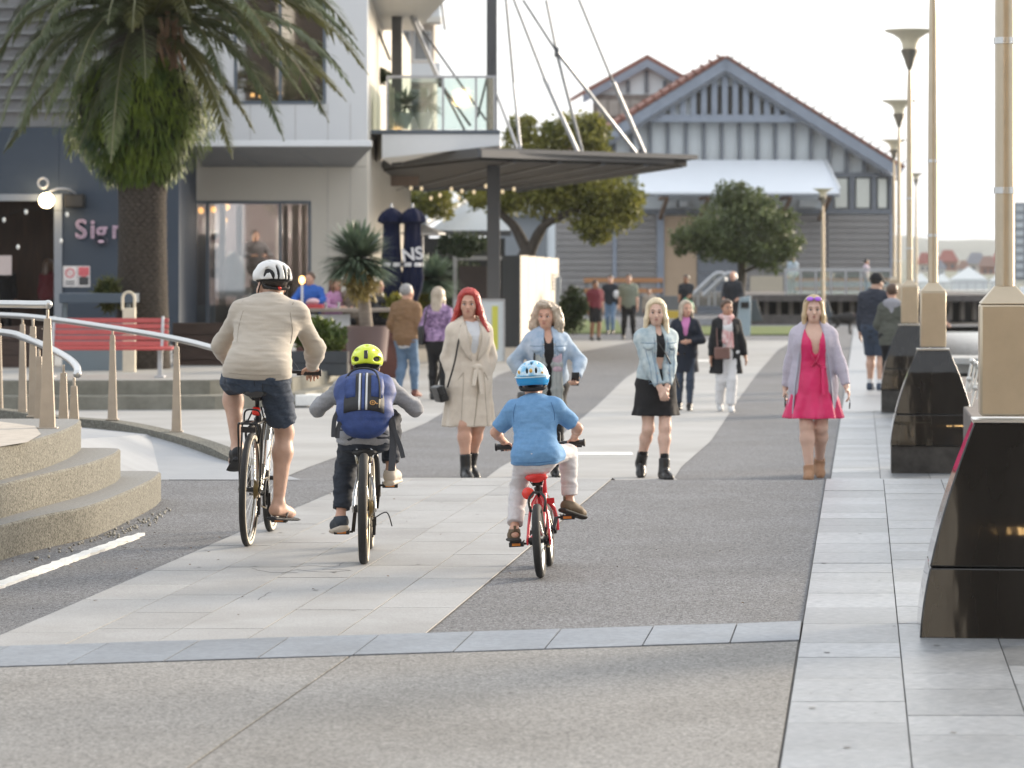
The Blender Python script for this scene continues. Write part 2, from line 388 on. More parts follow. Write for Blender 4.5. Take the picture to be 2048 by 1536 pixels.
# ---------------------------------------------------------------- curved steps, ramp, landing, terrace (left)
stepM = mat('step_concrete', (.075, .073, .06), rough=.9, col2=(.225, .218, .185), tex='voronoi', vs=100, bump=.6, bs=90)
capM = mat('step_top', (.17, .17, .165), rough=.85, col2=(.26, .26, .25), vs=40, bump=.3, bs=120)
def step(name, base_px, z0, z1, end_px=None):
    """a curved concrete step: its front foot line is followed, its body runs back behind it"""
    front = []
    for px, py in base_px:
        Y = (EYE-z0)*F/(py-HZ); front.append(Vector(((px-CX)*Y/F, Y, 0)))
    front = spline(front, 8); tree = thing('curved_step', '', 'step', (front[0].x, front[0].y, z0))
    e = front[-1]; rr = .16
    arc = [e+Vector((-rr+rr*math.cos(a), rr*math.sin(a), 0)) for a in [R(15*k) for k in range(1, 7)]]
    out = [(p.x, p.y) for p in front+arc]; back = [(-7.5, out[-1][1]+.01), (-7.5, out[0][1])]
    b = MB(); n = len(out); V = []; ch = .012
    for x, y in out: V += [(x, y, z0-.02), (x, y, z1-ch), (x-ch, y, z1)]
    Fs = []
    for i in range(n-1):
        for k in (0, 1): Fs.append((3*i+k, 3*i+3+k, 3*i+4+k, 3*i+1+k))
    b.k = 0; b.add(V, Fs); b.k = 1
    pl = [(x-ch, y, z1) for x, y in out]+[(x, y, z1) for x, y in back]
    b.add(pl, [tuple(range(len(pl)))]); b.k = 0
    b.add([(out[-1][0]-ch, out[-1][1], z1), (out[-1][0], out[-1][1], z0), (-7.5, out[-1][1]+.01, z0), (-7.5, out[-1][1]+.01, z1)], [(0, 1, 2, 3)])
    b.build('riser', [stepM, capM], tree, world=True)
    return tree
st1 = step('s', [(-230, 1255), (-60, 1150), (0, 1121), (90, 1096), (180, 1075), (250, 1045), (305, 1016), (322, 1000)], 0, .20)
tag(st1, 'lowest curved concrete step with rough aggregate face, touching the asphalt', 'step', 'curved concrete steps')
st2 = step('s', [(-230, 1150), (-60, 1060), (0, 1037), (90, 1012), (170, 990), (225, 968), (241, 955)], .20, .40)
tag(st2, 'middle curved concrete step, between the lowest and the top step', 'step', 'curved concrete steps')
st3 = step('s', [(-230, 1065), (-60, 980), (0, 960), (70, 942), (125, 922), (155, 905), (162, 896)], .40, .60)
tag(st3, 'topmost curved concrete step that carries the handrail posts', 'step', 'curved concrete steps')
# grit swept against the foot of the steps
b = MB()
for i in range(110):
    t = random.random()**.6; px = 40+t*290; py = 1110-t*92+random.gauss(0, 6)+ (6 if px < 300 else 0)
    p = G(px+8, py+5); s_ = random.uniform(.004, .012); b.ell((p.x+.02, p.y, s_*.6), (s_, s_*1.3, s_*.8), 6, 4)
b.build('grit', mat('grit', (.3, .29, .26), rough=.9, var=.5, vs=60), kind='stuff')
# ramp and landing
rampM = mat('ramp_paving', (.30, .315, .335), rough=.75, var=.06, vs=3, bump=.15, bs=90)
landM = mat('landing_paving', (.42, .38, .33), rough=.8, var=.15, vs=12)
q = lambda x, y, Y: tuple(P(x, y, Y))
b = MB(); V = [q(322, 958.5, 25.56), q(602, 958.5, 25.56), q(455, 915, 27.4), q(300, 868, 29.2), q(140, 852, 30.2), q(120, 880, 25.0), q(215, 972, 24.6)]
V = [(x, y, z-.003) for x, y, z in V]
b.add(V, [(0, 1, 2), (0, 2, 3, 5), (5, 3, 4), (0, 5, 6)]); b.build('ramp', rampM, kind='structure', smooth=0)
b = MB(); zl = .604
pts = [(-420, 930), (-200, 900), (0, 893), (55, 884), (82, 868), (70, 852), (0, 843), (-420, 836)]
V = [];
for x, y in pts:
    Y = (EYE-zl)*F/(y-HZ); V.append(((x-CX)*Y/F, Y, zl))
b.add(V, [tuple(range(len(V)))]); b.build('landing', landM, kind='structure', smooth=0)
# kerb that bounds the ramp and carries the long rail
kp = [P(-420, 800, 33.5), P(-200, 812, 33.0), P(0, 828, 31.6), P(60, 836, 31.2), P(140, 845, 30.6), P(225, 852, 30.0), P(300, 866, 29.3), P(380, 886, 28.4), P(455, 912, 27.4), P(520, 938, 26.6)]
kp = spline(kp, 5); b = MB(); V = []; Fs = []
for i, p in enumerate(kp):
    d = (kp[min(i+1, len(kp)-1)]-kp[max(i-1, 0)]); d.z = 0; d.normalize(); nrm = Vector((d.y, -d.x, 0))*-.09
    top = .05*(1 if i < len(kp)-6 else (len(kp)-1-i)/6)
    V += [tuple(p-nrm+Vector((0, 0, -.35))), tuple(p-nrm+Vector((0, 0, top))), tuple(p+nrm+Vector((0, 0, top))), tuple(p+nrm+Vector((0, 0, -.35)))]
for i in range(len(kp)-1):
    for k in range(3): Fs.append((4*i+k, 4*i+k+1, 4*i+5+k, 4*i+4+k))
b.add(V, Fs)
b.build('ramp_kerb', stepM, kind='structure', smooth=40)
# handrails: stainless tube on tapered flat posts
steel = mat('brushed_steel', (.55, .55, .54), rough=.28, metal=1, var=.08, vs=30, stretch=(1, 1, 8))
bronze = mat('weathered_steel', (.44, .385, .32), rough=.45, metal=.75, var=.09, vs=9)
def post(parent, px, ytop, ybot, Y, wb, ww=.045):
    a = P(px, ybot, Y); t = P(px, ytop, Y); h = t.z-a.z; m = thing('', '', '') if 0 else None
    b = MB(); x, y, z = a; w0, w1 = wb/2, ww/2; d0, d1 = wb*.30, ww*.3
    b.hexa([(x-w0, y-d0, z), (x+w0, y-d0, z), (x+w0, y+d0, z), (x-w0, y+d0, z), (x-w1, y-d1, z+h-.05), (x+w1, y-d1, z+h-.05), (x+w1, y+d1, z+h-.05), (x-w1, y+d1, z+h-.05)])
    b.tube([(x, y, z+h-.06), (x, y, z+h+.01)], .011, 8)
    b.box((x, y, z+.006), (wb*1.35, wb*.9, .014))
    for s_ in (-1, 1): b.ell((x+s_*wb*.3, y-d1-.012, z+h-.12), (.006, .006, .006), 6, 4)
    return b.build('post', bronze, parent, world=True, bevel=.004)
def rail(label, tubepts, posts, r=.027):
    th = thing('handrail', label, 'handrail', tuple(P(*posts[0][:1], posts[0][2], posts[0][3])), group='handrails of the steps and ramp')
    b = MB(); pts = spline([P(*p) for p in tubepts], 8); b.tube(pts, r, 14); 
    b.ell(pts[-1], (r*1.15, r*1.15, r*1.15), 12, 8)
    b.build('rail_tube', steel, th, world=True)
    for px, yt, yb, Y, wb in posts: post(th, px, yt, yb, Y, wb)
    return th
rail('long stainless handrail curving down beside the ramp in front of the red bench',
     [(-420, 628, 33.2), (-200, 627, 32.4), (0, 630, 31.6), (100, 638, 31.0), (225, 656, 30.0), (353, 678, 28.9), (440, 700, 28.0), (510, 722, 27.3)],
     [(225, 660, 840, 30.0, .085), (353, 682, 864, 28.9, .085), (45, 638, 832, 31.3, .085), (-3, 636, 826, 31.7, .085)])
rail('short stainless handrail ending in a ball cap above the top step',
     [(-420, 606, 22.8), (-200, 607, 22.5), (0, 608, 22.2), (60, 609, 22.0), (96, 609, 21.9)],
     [(95, 622, 858, 21.9, .105), (-200, 622, 858, 22.4, .105)], r=.027)
rail('low stainless handrail curling down to a hooked end, behind the ball capped rail',
     [(-420, 640, 26.5), (-200, 648, 26.2), (0, 664, 26.0), (50, 676, 25.8), (100, 697, 25.3), (135, 716, 24.7), (153, 733, 24.2), (155, 748, 23.9)],
     [(66, 640, 834, 25.8, .075), (78, 700, 844, 25.4, .075), (127, 732, 852, 24.2, .075), (148, 758, 857, 23.8, .075)], r=.028)
# terrace behind: two long low steps
terM = mat('terrace_concrete', (.15, .145, .12), rough=.9, col2=(.24, .235, .2), vs=5, bump=.3, bs=30)
terP = mat('terrace_paving', (.33, .325, .31), rough=.8, var=.1, vs=1.5)
def tz(px, py, Y): return P(px, py, Y)
t0 = gz(46.5); b = MB()
def plan(pts): return [(p.x, p.y) for p in pts]
lower = [P(-900, 830, 46.4), P(140, 826, 46.4), P(430, 824, 46.6), P(610, 812, 47.6), P(668, 790, 50.5), P(700, 770, 56), P(700, 770, 90), P(-900, 830, 90)]
upper = [P(-900, 800, 46.9), P(140, 798, 46.9), P(420, 796, 47.1), P(585, 790, 48.2), P(655, 775, 51), P(690, 770, 56), P(690, 770, 90), P(-900, 800, 90)]
b.prism(plan(lower), t0-.3, t0+.2); b.build('terrace_step', terM, kind='structure', smooth=0)
b = MB(); b.prism(plan(upper), t0+.2, t0+.405); b.build('terrace', terM, kind='structure', smooth=0)
TZ = t0+.405
b = MB(); pts = [(x, y+.12, TZ+.004) for x, y in plan(upper)[:6]]+[(x, y, TZ+.004) for x, y in plan(upper)[6:]]
b.add(pts, [tuple(range(len(pts)))]); b.build('terrace_paving', terP, kind='structure', smooth=0)
b = MB(); b.fbox(590, 790, 657, 812, 47.4, .5); wb_ = thing('painted_block', 'white painted concrete block at the right end of the terrace step', 'block', tuple(P(622, 812, 47.4)))
b.build('block', wl, wb_, world=True, bevel=.01)
# red slatted bench
red = mat('red_paint', (.42, .07, .065), rough=.45, var=.10, vs=9, objvar=.08)
galv = mat('galvanised_steel', (.45, .46, .48), rough=.5, metal=.6, var=.12, vs=12)
BY = 48.0; bz = TZ; bl, br = P(92, 700, BY).x, P(347, 700, BY).x
bench = thing('park_bench', 'red slatted park bench with grey metal legs behind the long handrail', 'bench', ((bl+br)/2, BY, bz))
def slat(c, sz, tilt):
    b = MB(); b.box(c, sz, Matrix.Rotation(R(tilt), 3, 'X')); b.build('slat', red, bench, world=True, bevel=.006)
W_ = br-bl-.15
for k in range(5): slat(((bl+br)/2-.04, BY+.30+.035*k, bz+.50+.085*k), (W_, .028, .070), -18)
for k in range(4): slat(((bl+br)/2, BY-.12+.10*k, bz+.43+.006*k), (W_+.14, .085, .03), 3)
for x in (bl+.06, br-.20):
    b = MB(); b.bar((x, BY+.02, bz), (x, BY+.02, bz+.42), .07, .05); b.bar((x, BY-.12, bz+.40), (x, BY+.27, bz+.40), .05, .03); b.bar((x, BY+.26, bz+.40), (x, BY+.42, bz+.90), .04, .04, (1, 0, 0))
    b.box((x, BY+.02, bz+.02), (.14, .30, .03)); b.build('leg', galv, bench, world=True, bevel=.005)
# grey servery box with awning hood, behind the bench
sg = mat('blue_grey_panel', (.16, .20, .225), rough=.6, var=.06, vs=3)
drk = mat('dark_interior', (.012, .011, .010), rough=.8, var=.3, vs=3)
o_ = P(190, 760, 51); hut = thing('planter_counter', 'blue grey counter box with dark slot and overhanging lid, behind the red bench', 'counter', (o_.x, o_.y, TZ))
b = MB(); b.fbox(124, 640, 256, 775, 51, .8); b.build('body', sg, hut, world=True, bevel=.01)
b = MB(); b.fbox(118, 587, 268, 606, 50.8, 1.0); b.build('lid', mat('slate_panel', (.06, .085, .115), rough=.5, var=.06), hut, world=True, bevel=.01)
for px in (126, 252):
    b = MB(); b.fbox(px, 606, px+8, 640, 51.1, .06); b.build('upright', sg, hut, world=True)
cr = mat('cream_paint', (.62, .56, .44), rough=.6, var=.08, vs=5)
bo = P(256, 700, 50.4); bol = thing('hoop_bollard', 'cream bollard with rounded hoop top, in front of the palm trunk', 'bollard', (bo.x, bo.y, TZ))
b = MB(); b.fbox(245, 616, 270, 775, 50.3, .16); b.build('post', cr, bol, world=True, bevel=.01)
pts = [P(257+12*math.cos(a), 598-14*math.sin(a), 50.38) for a in [math.pi*k/12 for k in range(13)]]
b = MB(); b.tube([P(269, 620, 50.38)]+pts+[P(245, 620, 50.38)], .022, 8); b.build('hoop', cr, bol, world=True)
# brown timber planters either side
brn = mat('stained_timber', (.055, .033, .025), rough=.6, var=.3, vs=6, objvar=.2, stretch=(.4, 4, 4))
def planter(label, x0, x1, y0, y1, Y, d=.8, rows=4, m=brn):
    o = P((x0+x1)/2, y1, Y); t = thing('timber_planter', label, 'planter', (o.x, o.y, o.z), group='timber planters on the terrace')
    hh = (y1-y0)/rows
    for k in range(rows):
        b = MB(); b.fbox(x0, y0+k*hh+.6, x1, y0+(k+1)*hh-.6, Y, .05); b.build('plank', m, t, world=True, bevel=.004)
    b = MB(); b.fbox(x0+1, y0+3, x1-1, y1, Y+.055, d); b.build('box', drk, t, world=True); return t
planter('long dark brown timber planter along the left edge, behind the bent handrail', -300, 96, 652, 770, 52.5)
planter('dark brown timber planter to the right of the bench below the cafe window', 345, 560, 645, 770, 53.5, rows=5)
slate = mat('slate_box', (.045, .052, .06), rough=.7, var=.15, vs=4)
planter('low charcoal planter box of leafy green plants behind the man on the bicycle', 575, 694, 702, 752, 51.0, rows=2, m=slate)
# ---------------------------------------------------------------- cafe and apartment building (left)
blueW = mat('dark_blue_render', (.030, .044, .066), rough=.7, var=.07, vs=1.2)
creamW = mat('cream_render', (.56, .53, .47), rough=.75, var=.04, vs=.7)
whiteW = mat('white_cladding', (.66, .67, .68), rough=.6, var=.03, vs=.6)
frame = mat('window_frame_grey', (.10, .125, .155), rough=.45, var=.05)
fasc = mat('white_fascia', (.72, .74, .76), rough=.5, var=.02)
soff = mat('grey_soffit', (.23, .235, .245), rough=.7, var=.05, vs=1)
gdark = glass_mat('window_glass', (.55, .58, .60), .22)
YB = 66.0; YC = 70.0
o_ = P(180, 780, YB)
cafe = thing('cafe_building', 'dark blue rendered cafe with open doorway and pink lettering, behind the palm', 'building', (o_.x, YB, gz(YB)))
b = MB(); b.fbox(118, 255, 358, 790, YB, .35); b.fbox(-500, 255, 118, 398, YB, .35); b.build('wall', blueW, cafe, world=True, bevel=.01)
b = MB(); b.fbox(-500, -60, 358, 254, YB+.1, .3); b.build('upper_wall', mat('shaded_cladding', (.17, .17, .172), rough=.7, var=.1, vs=2), cafe, world=True)  # cladding colour darkened to carry the shade behind the fronds
b = MB(); b.fbox(350, 256, 358, 790, YB+.36, 4); b.build('side_wall', blueW, cafe, world=True)
b = MB(); b.fbox(-500, 388, 110, 402, YB-.06, .12); b.fbox(108, 388, 124, 790, YB-.06, .12)
b.build('door_frame', mat('grey_metal_frame', (.22, .24, .27), rough=.4, metal=.3, var=.05), cafe, world=True, bevel=.006)
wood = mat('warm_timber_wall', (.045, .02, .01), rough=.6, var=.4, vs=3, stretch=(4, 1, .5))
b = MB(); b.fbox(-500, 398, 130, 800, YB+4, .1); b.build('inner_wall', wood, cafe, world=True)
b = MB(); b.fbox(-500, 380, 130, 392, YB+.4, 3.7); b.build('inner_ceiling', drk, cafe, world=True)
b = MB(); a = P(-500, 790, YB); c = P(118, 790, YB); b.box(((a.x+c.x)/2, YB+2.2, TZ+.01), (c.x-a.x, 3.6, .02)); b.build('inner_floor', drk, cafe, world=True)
# barn-like slats of the upper level behind the fronds
for k in range(9):
    b = MB(); b.fbox(-60, 10+k*26, 350, 16+k*26, YB-.02, .1); b.build('slat', mat('cladding_batten', (.17, .175, .18), rough=.7, var=.1), cafe, world=True)
# lettering, notices, lamp, speaker
pink = mat('pale_pink_letters', (.52, .37, .47), rough=.5, var=.03)
pa = P(150, 476, YB-.06)
sg_ = thing('shop_sign', 'pale pink raised letters on the dark blue wall left of the palm trunk', 'sign', tuple(pa))
for i, (ch, dx, dz) in enumerate((('S', 0, .0), ('i', .30, .0), ('g', .42, -.02), ('n', .74, .0))):
    lt_ = text_obj('letter', ch, pink, .54, .03, sg_, .007, Matrix.Translation((dx, 0, dz)) @ Matrix.Rotation(R(90), 4, 'X'))
    text_obj('inner_line', ch, blueW, .54, .036, lt_, -.016)
pap = mat('notice_paper', (.62, .60, .60), rough=.6, var=.03); nred = mat('notice_red', (.55, .12, .14), rough=.6, var=.05); nbk = mat('notice_black', (.04, .04, .045), rough=.6, var=.05)
for i, (x0, x1, lab) in enumerate(((126, 154, 'white notice with a red circle, on the blue wall beside the cafe doorway'), (155, 180, 'red topped notice with black lower half, right of the white notice on the blue wall'))):
    p = P((x0+x1)/2, 553, YB); t = thing('notice', lab, 'notice', (p.x, YB-.02, p.z), group='notices on the blue wall')
    b = MB(); b.fbox(x0, 532, x1, 574, YB-.02, .02); b.build('board', pap, t, world=True)
    b = MB(); c = P((x0+x1)/2, 546, YB-.022)
    if i == 0: b.torus(c, .085, .014, (0, 1, 0), 28, 6); b.bar(c+Vector((-.06, 0, .06)), c+Vector((.06, 0, -.06)), .02, .006)
    else: b.fbox(x0+2, 534, x1-2, 551, YB-.03, .01); b.torus(c+Vector((0, -.012, 0)), .07, .012, (0, 1, 0), 20, 5)
    b.build('red_print', nred, t, world=True)
    b = MB()
    if i == 0: b.fbox(x0+5, 562, x1-5, 564, YB-.03, .01); b.fbox(x0+5, 567, x1-5, 569, YB-.03, .01)
    else: b.fbox(x0+3, 554, x1-3, 570, YB-.03, .01)
    b.build('dark_print', nbk, t, world=True)
bp_ = P(10, 530, YB-1); t = thing('menu_board', 'pale menu sheet hanging inside the cafe doorway', 'sign', tuple(bp_))
b = MB(); b.fbox(-14, 511, 23, 550, YB-1, .02); b.build('board', mat('menu_paper', (.5, .42, .40), rough=.7, var=.05), t, world=True)
glow = mat('lamp_glow', (1, .80, .48), var=0, emis=7)
lp = P(93, 401, YB-.35); lamp = thing('globe_lamp', 'lit round globe lamp on a curved arm above the cafe doorway', 'lamp', tuple(lp))
b = MB(); b.ell(lp, (.155, .155, .155), 20, 12); b.build('globe', glow, lamp, world=True)
b = MB(); b.tube(spline([P(155, 392, YB-.05), P(140, 380, YB-.2), P(118, 377, YB-.33), P(98, 384, YB-.35), P(94, 392, YB-.35)], 5), .02, 8); b.torus(P(86, 366, YB-.3), .10, .022, (0, 1, 0), 24, 8)
b.build('arm', galv, lamp, world=True)
pl = bpy.data.lights.new('globe_light', 'POINT'); pl.energy = 7; pl.color = (1, .7, .38); pl.shadow_soft_size = .15
plo = bpy.data.objects.new('globe_light', pl); COL.objects.link(plo); plo.parent = lamp; plo.location = (0, -.3, 0)
sp_ = P(148, 400, YB-.3); t = thing('speaker', 'black wall speaker below the lamp arm on the blue wall', 'speaker', tuple(sp_))
b = MB(); b.fbox(128, 388, 168, 415, YB-.3, .29); b.build('case', drk, t, world=True, bevel=.02)
b = MB(); b.fbox(131, 391, 165, 412, YB-.312, .012); b.build('grille', mat('speaker_grille', (.03, .03, .03), rough=.9, var=.2, vs=90), t, world=True)
bulbM = mat('festoon_bulb', (.75, .74, .70), rough=.2, var=.05)
t = thing('festoon_lights', 'string of small white bulbs hung across the cafe doorway', 'lights', tuple(P(60, 440, YB-2)))
bl_ = [(8, 440), (52, 424), (122, 482), (134, 429), (36, 494)]
b = MB(); b.tube([P(-60, 455, YB-2)]+[P(x, y-7, YB-2) for x, y in bl_[:2]]+[P(134, 422, YB-2)], .006, 5); b.build('wire', drk, t, world=True)
for x, y in bl_:
    b = MB(); b.ell(P(x, y, YB-2), (.035, .035, .05), 10, 8); b.build('bulb', bulbM, t, world=True)
# cream apartment block
o_ = P(540, 780, YC)
apt = thing('apartment_building', 'cream and white apartment block with large windows and flat awning', 'building', (o_.x, YC, gz(YC)))
b = MB(); b.fbox(620, 334, 735, 790, YC, .4); b.fbox(340, 334, 620, 404, YC, .4); b.build('lower_wall', creamW, apt, world=True)
b = MB(); b.fbox(340, 283, 735, 333, YC+.002, .39); b.build('band_wall', creamW, apt, world=True)
b = MB(); b.fbox(340, 206, 735, 282, YC, .4); b.fbox(650, -80, 735, 206, YC, .4); b.fbox(340, -80, 470, 206, YC, .4); b.build('upper_wall', whiteW, apt, world=True)
b = MB(); b.fbox(727, -80, 735, 800, YC+.41, 30); b.build('side_wall', creamW, apt, world=True)
for px in (700, 655, 590, 500):
    b = MB(); b.fbox(px, 207, px+1.2, 281, YC-.006, .01); 
    if px > 630: b.fbox(px, 336, px+1.2, 780, YC-.006, .01)
    b.build('panel_joint', mat('panel_joint', (.42, .41, .39), var=.02), apt, world=True)
# flat awning
a0, a1 = P(384, 293, YC-2.4), P(744, 293, YC-2.4); zt = P(0, 281, YC-2.4).z
b = MB(); b.box(((a0.x+a1.x)/2, YC-2.4, (a0.z+zt)/2), (a1.x-a0.x, .08, zt-a0.z)); aw = b.build('awning', fasc, apt, world=True, bevel=.01)
b = MB(); zb = P(0, 333, YC).z
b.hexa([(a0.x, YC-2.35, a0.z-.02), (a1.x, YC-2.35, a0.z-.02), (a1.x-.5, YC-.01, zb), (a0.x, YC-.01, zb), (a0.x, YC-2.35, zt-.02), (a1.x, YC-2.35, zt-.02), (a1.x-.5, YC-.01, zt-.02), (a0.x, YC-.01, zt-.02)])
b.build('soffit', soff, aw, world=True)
for fx in (505, 625):
    b = MB(); x = P(fx, 300, YC-1.2).x; b.bar((x-.35, YC-2.3, a0.z-.022), (x+.15, YC-.05, zb-.003), .02, .01); b.build('soffit_joint', frame, apt, world=True)
# windows
def window(parent, x0, y0, x1, y1, Y, mull, m=frame, fw=6, glass=gdark, dep=.12):
    b = MB(); b.fbox(x0, y0, x1, y0+fw, Y, dep); b.fbox(x0, y1-fw, x1, y1, Y, dep); b.fbox(x0, y0+fw, x0+fw, y1-fw, Y, dep); b.fbox(x1-fw, y0+fw, x1, y1-fw, Y, dep)
    f = b.build('window', m, parent, world=True)
    xs = [x0+fw]+list(mull)+[x1-fw]
    for mx in mull:
        b = MB(); b.fbox(mx-fw/2, y0+fw, mx+fw/2, y1-fw, Y+.01, dep-.02); b.v = [(x-parent.location.x, y-parent.location.y, z-parent.location.z) for x, y, z in b.v]; b.build('mullion', m, f)
    for i in range(len(xs)-1):
        b = MB(); b.fbox(xs[i], y0+fw, xs[i+1], y1-fw, Y+.05, .012); b.v = [(x-parent.location.x, y-parent.location.y, z-parent.location.z) for x, y, z in b.v]; b.build('pane', glass, f)
    return f
window(apt, 468, -30, 652, 208, YC-.02, (560,))
window(apt, 358, 402, 622, 790, YC-.02, (415, 560))
# rooms behind the glass
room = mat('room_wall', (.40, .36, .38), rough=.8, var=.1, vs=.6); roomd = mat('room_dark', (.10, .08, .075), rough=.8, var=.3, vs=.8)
def room_box(x0, y0, x1, y1, Y, d, m, floor=True):
    b = MB(); b.fbox(x0-60, y0-20, x1+60, y1+40, Y+d, .1); b.fbox(x0-30, y0-6, x0-2, y1, Y+.45, d-.5); b.fbox(x1+2, y0-6, x1+30, y1, Y+.45, d-.5)
    b.fbox(x0-60, y0-14, x1+60, y0-6, Y+.45, d); b.fbox(x0-60, y1, x1+60, y1+8, Y+.45, d); return b.build('room', m, apt, world=True)
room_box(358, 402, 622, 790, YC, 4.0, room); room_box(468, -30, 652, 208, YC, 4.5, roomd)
cur = mat('curtain', (.62, .60, .58), rough=.9, var=.06, vs=10, stretch=(3, 3, .1))
for x0, x1 in ((438, 452), (472, 486), (566, 576), (584, 598), (603, 613)):
    b = MB(); n = 10; xa, xb = P(x0, 0, YC+1.2).x, P(x1, 0, YC+1.2).x; zt_, zb_ = P(0, 410, YC+1.2).z, P(0, 640, YC+1.2).z
    V = []; 
    for i in range(n+1):
        xx = xa+(xb-xa)*i/n; V += [(xx, YC+1.2+.03*math.sin(i*2), zb_), (xx, YC+1.2+.03*math.sin(i*2), zt_)]
    b.add(V, [(2*i, 2*i+2, 2*i+3, 2*i+1) for i in range(n)]); b.build('curtain', cur, apt, world=True)
b = MB(); b.fbox(362, 610, 618, 790, YC+.3, .06); b.build('window_bench', sg, apt, world=True)
for q in ((366, 470, 412, 610, YC+2.2, .2), (500, 560, 618, 612, YC+1.8, .3)):
    b = MB(); b.fbox(*q); b.build('dark_counter', drk, apt, world=True)
pend = mat('pendant_glow', (1, .50, .16), var=0, emis=3.0)
for k, (x, y, e_) in enumerate(((430, 450, 110), (580, 450, 110), (560, 60, 70))):
    pl = bpy.data.lights.new('room_light', 'POINT'); pl.energy = e_; pl.color = (1, .80, .62); pl.shadow_soft_size = .3
    plo = bpy.data.objects.new('room_light', pl); COL.objects.link(plo); plo.location = P(x, y, YC+2.0)
for i, (x, y) in enumerate(((402, 421), (427, 419), (454, 414), (449, 440))):
    p = P(x, y, YC+1.6); t = thing('pendant_lamp', 'round orange pendant lamp glowing inside the cafe window, '+('left of the mullion', 'just right of the mullion', 'rightmost of the upper row', 'hung lowest below the others')[i], 'lamp', tuple(p), group='orange pendant lamps in the window')
    b = MB(); b.ell(p, (.065, .065, .07), 14, 10); b.build('globe', pend, t, world=True)
    b = MB(); b.tube([p+Vector((0, 0, .07)), (p.x, p.y, P(0, 408, YC+1.6).z+.2)], .006, 6); b.build('cord', drk, t, world=True)
# upper window things: small warm table lights and dark furniture
for i, (x, y) in enumerate(((505, 190), (522, 192), (560, 186))):
    b = MB(); b.ell(P(x, y, YC+1.4), (.05, .05, .05), 8, 6); b.build('candle', pend, apt, world=True)
b = MB(); b.fbox(478, 150, 640, 200, YC+2.6, .3); b.build('sofa', mat('sofa_fabric', (.10, .07, .06), rough=.9), apt, world=True)
arm_ = P(465, 540, YC+1.0); ac = thing('tub_chair', 'pale round backed tub chair inside the cafe window behind the man with the helmet', 'chair', (arm_.x, arm_.y, arm_.z-.5))
b = MB(); b.ell(P(468, 548, YC+1.2), (.26, .22, .50), 16, 10); b.build('backrest', mat('chair_shell', (.36, .42, .42), rough=.6, var=.06), ac, world=True)
b = MB(); b.fbox(450, 575, 500, 592, YC+.9, .4); b.build('seat', mat('chair_shell', (.36, .42, .42)), ac, world=True)
# balcony
YK = 72.0
bal = thing('balcony', 'white balcony with glass balustrade above the dark canopy', 'balcony', tuple(P(870, 300, YK)))
z0 = P(0, 270, YK).z
b = MB(); pts = [P(764, 268, YK), P(1000, 268, YK), P(1000, 291, YK), P(764, 316, YK)]; b.slab(pts, (0, 6, 0)); b.build('slab', fasc, bal, world=True)
b = MB(); b.slab([P(737, 262, YK+6), P(764, 267, YK), P(764, 318, YK), P(737, 330, YK+6)], (.02, .1, 0)); b.build('side_fascia', creamW, bal, world=True)
b = MB(); b.fbox(737, 260, 1000, 267, YK-.03, 6.2); b.build('edge_channel', frame, bal, world=True)
bg_ = glass_mat('balustrade_glass', (.84, .91, .885), .06)
for x0, x1 in ((777, 884), (888, 950), (954, 988)):
    b = MB(); b.fbox(x0, 157, x1, 259, YK+.02, .014); b.build('glass_panel', bg_, bal, world=True)
for x in (774.5, 886, 952, 989):
    b = MB(); b.fbox(x-2.2, 153, x+2.2, 260, YK, .06); b.build('baluster', galv, bal, world=True)
b = MB(); b.fbox(774, 151, 992, 156, YK-.01, .07); b.build('rail', galv, bal, world=True)
for k in range(3):
    Yk = YK+.15+k*1.9; xx = P(773, 0, YK).x
    b = MB(); za, zc = P(0, 259, YK).z, P(0, 157, YK).z; b.box((xx, Yk+.9, (za+zc)/2), (.014, 1.75, zc-za)); b.build('glass_panel', bg_, bal, world=True)
    b = MB(); b.box((xx, Yk+1.84, (za+zc)/2), (.06, .06, zc-za)); b.build('baluster', cr, bal, world=True)
b = MB(); pts = [P(735, -70, YK+5), P(900, -70, YK+5), P(885, 0, YK+5), P(735, 34, YK+5)]
xs = [P(732, 0, YK).x, P(890, 0, YK).x]
zc = P(0, 12, YK).z
b.slab([(xs[0], YK-.6, zc+.25), (P(905, 0, YK).x, YK-.6, zc+.25), (P(836, 0, YK+7).x, YK+7, zc-.05), (P(735, 0, YK+7).x, YK+7, zc-.05)], (0, 0, .4))
b.build('upper_slab', mat('pale_soffit', (.60, .59, .57), rough=.7, var=.03), bal, world=True)
pot = mat('white_pot', (.7, .7, .68), rough=.5, var=.04)
tabM = mat('table_white', (.7, .7, .7), rough=.4, var=.03)
for i, (x, y) in enumerate(((806, 245), (848, 245))):
    p = P(x, 258, YK+1.2); t = thing('balcony_pot', ('left', 'right')[i]+' white planter bowl behind the balcony glass, spiky plant above', 'planter', tuple(p), group='white planters on the balcony')
    b = MB(); b.lathe([(.12, 0), (.22, .28), (.24, .36), (.2, .36)], p, n=18); b.build('bowl', pot, t, world=True)
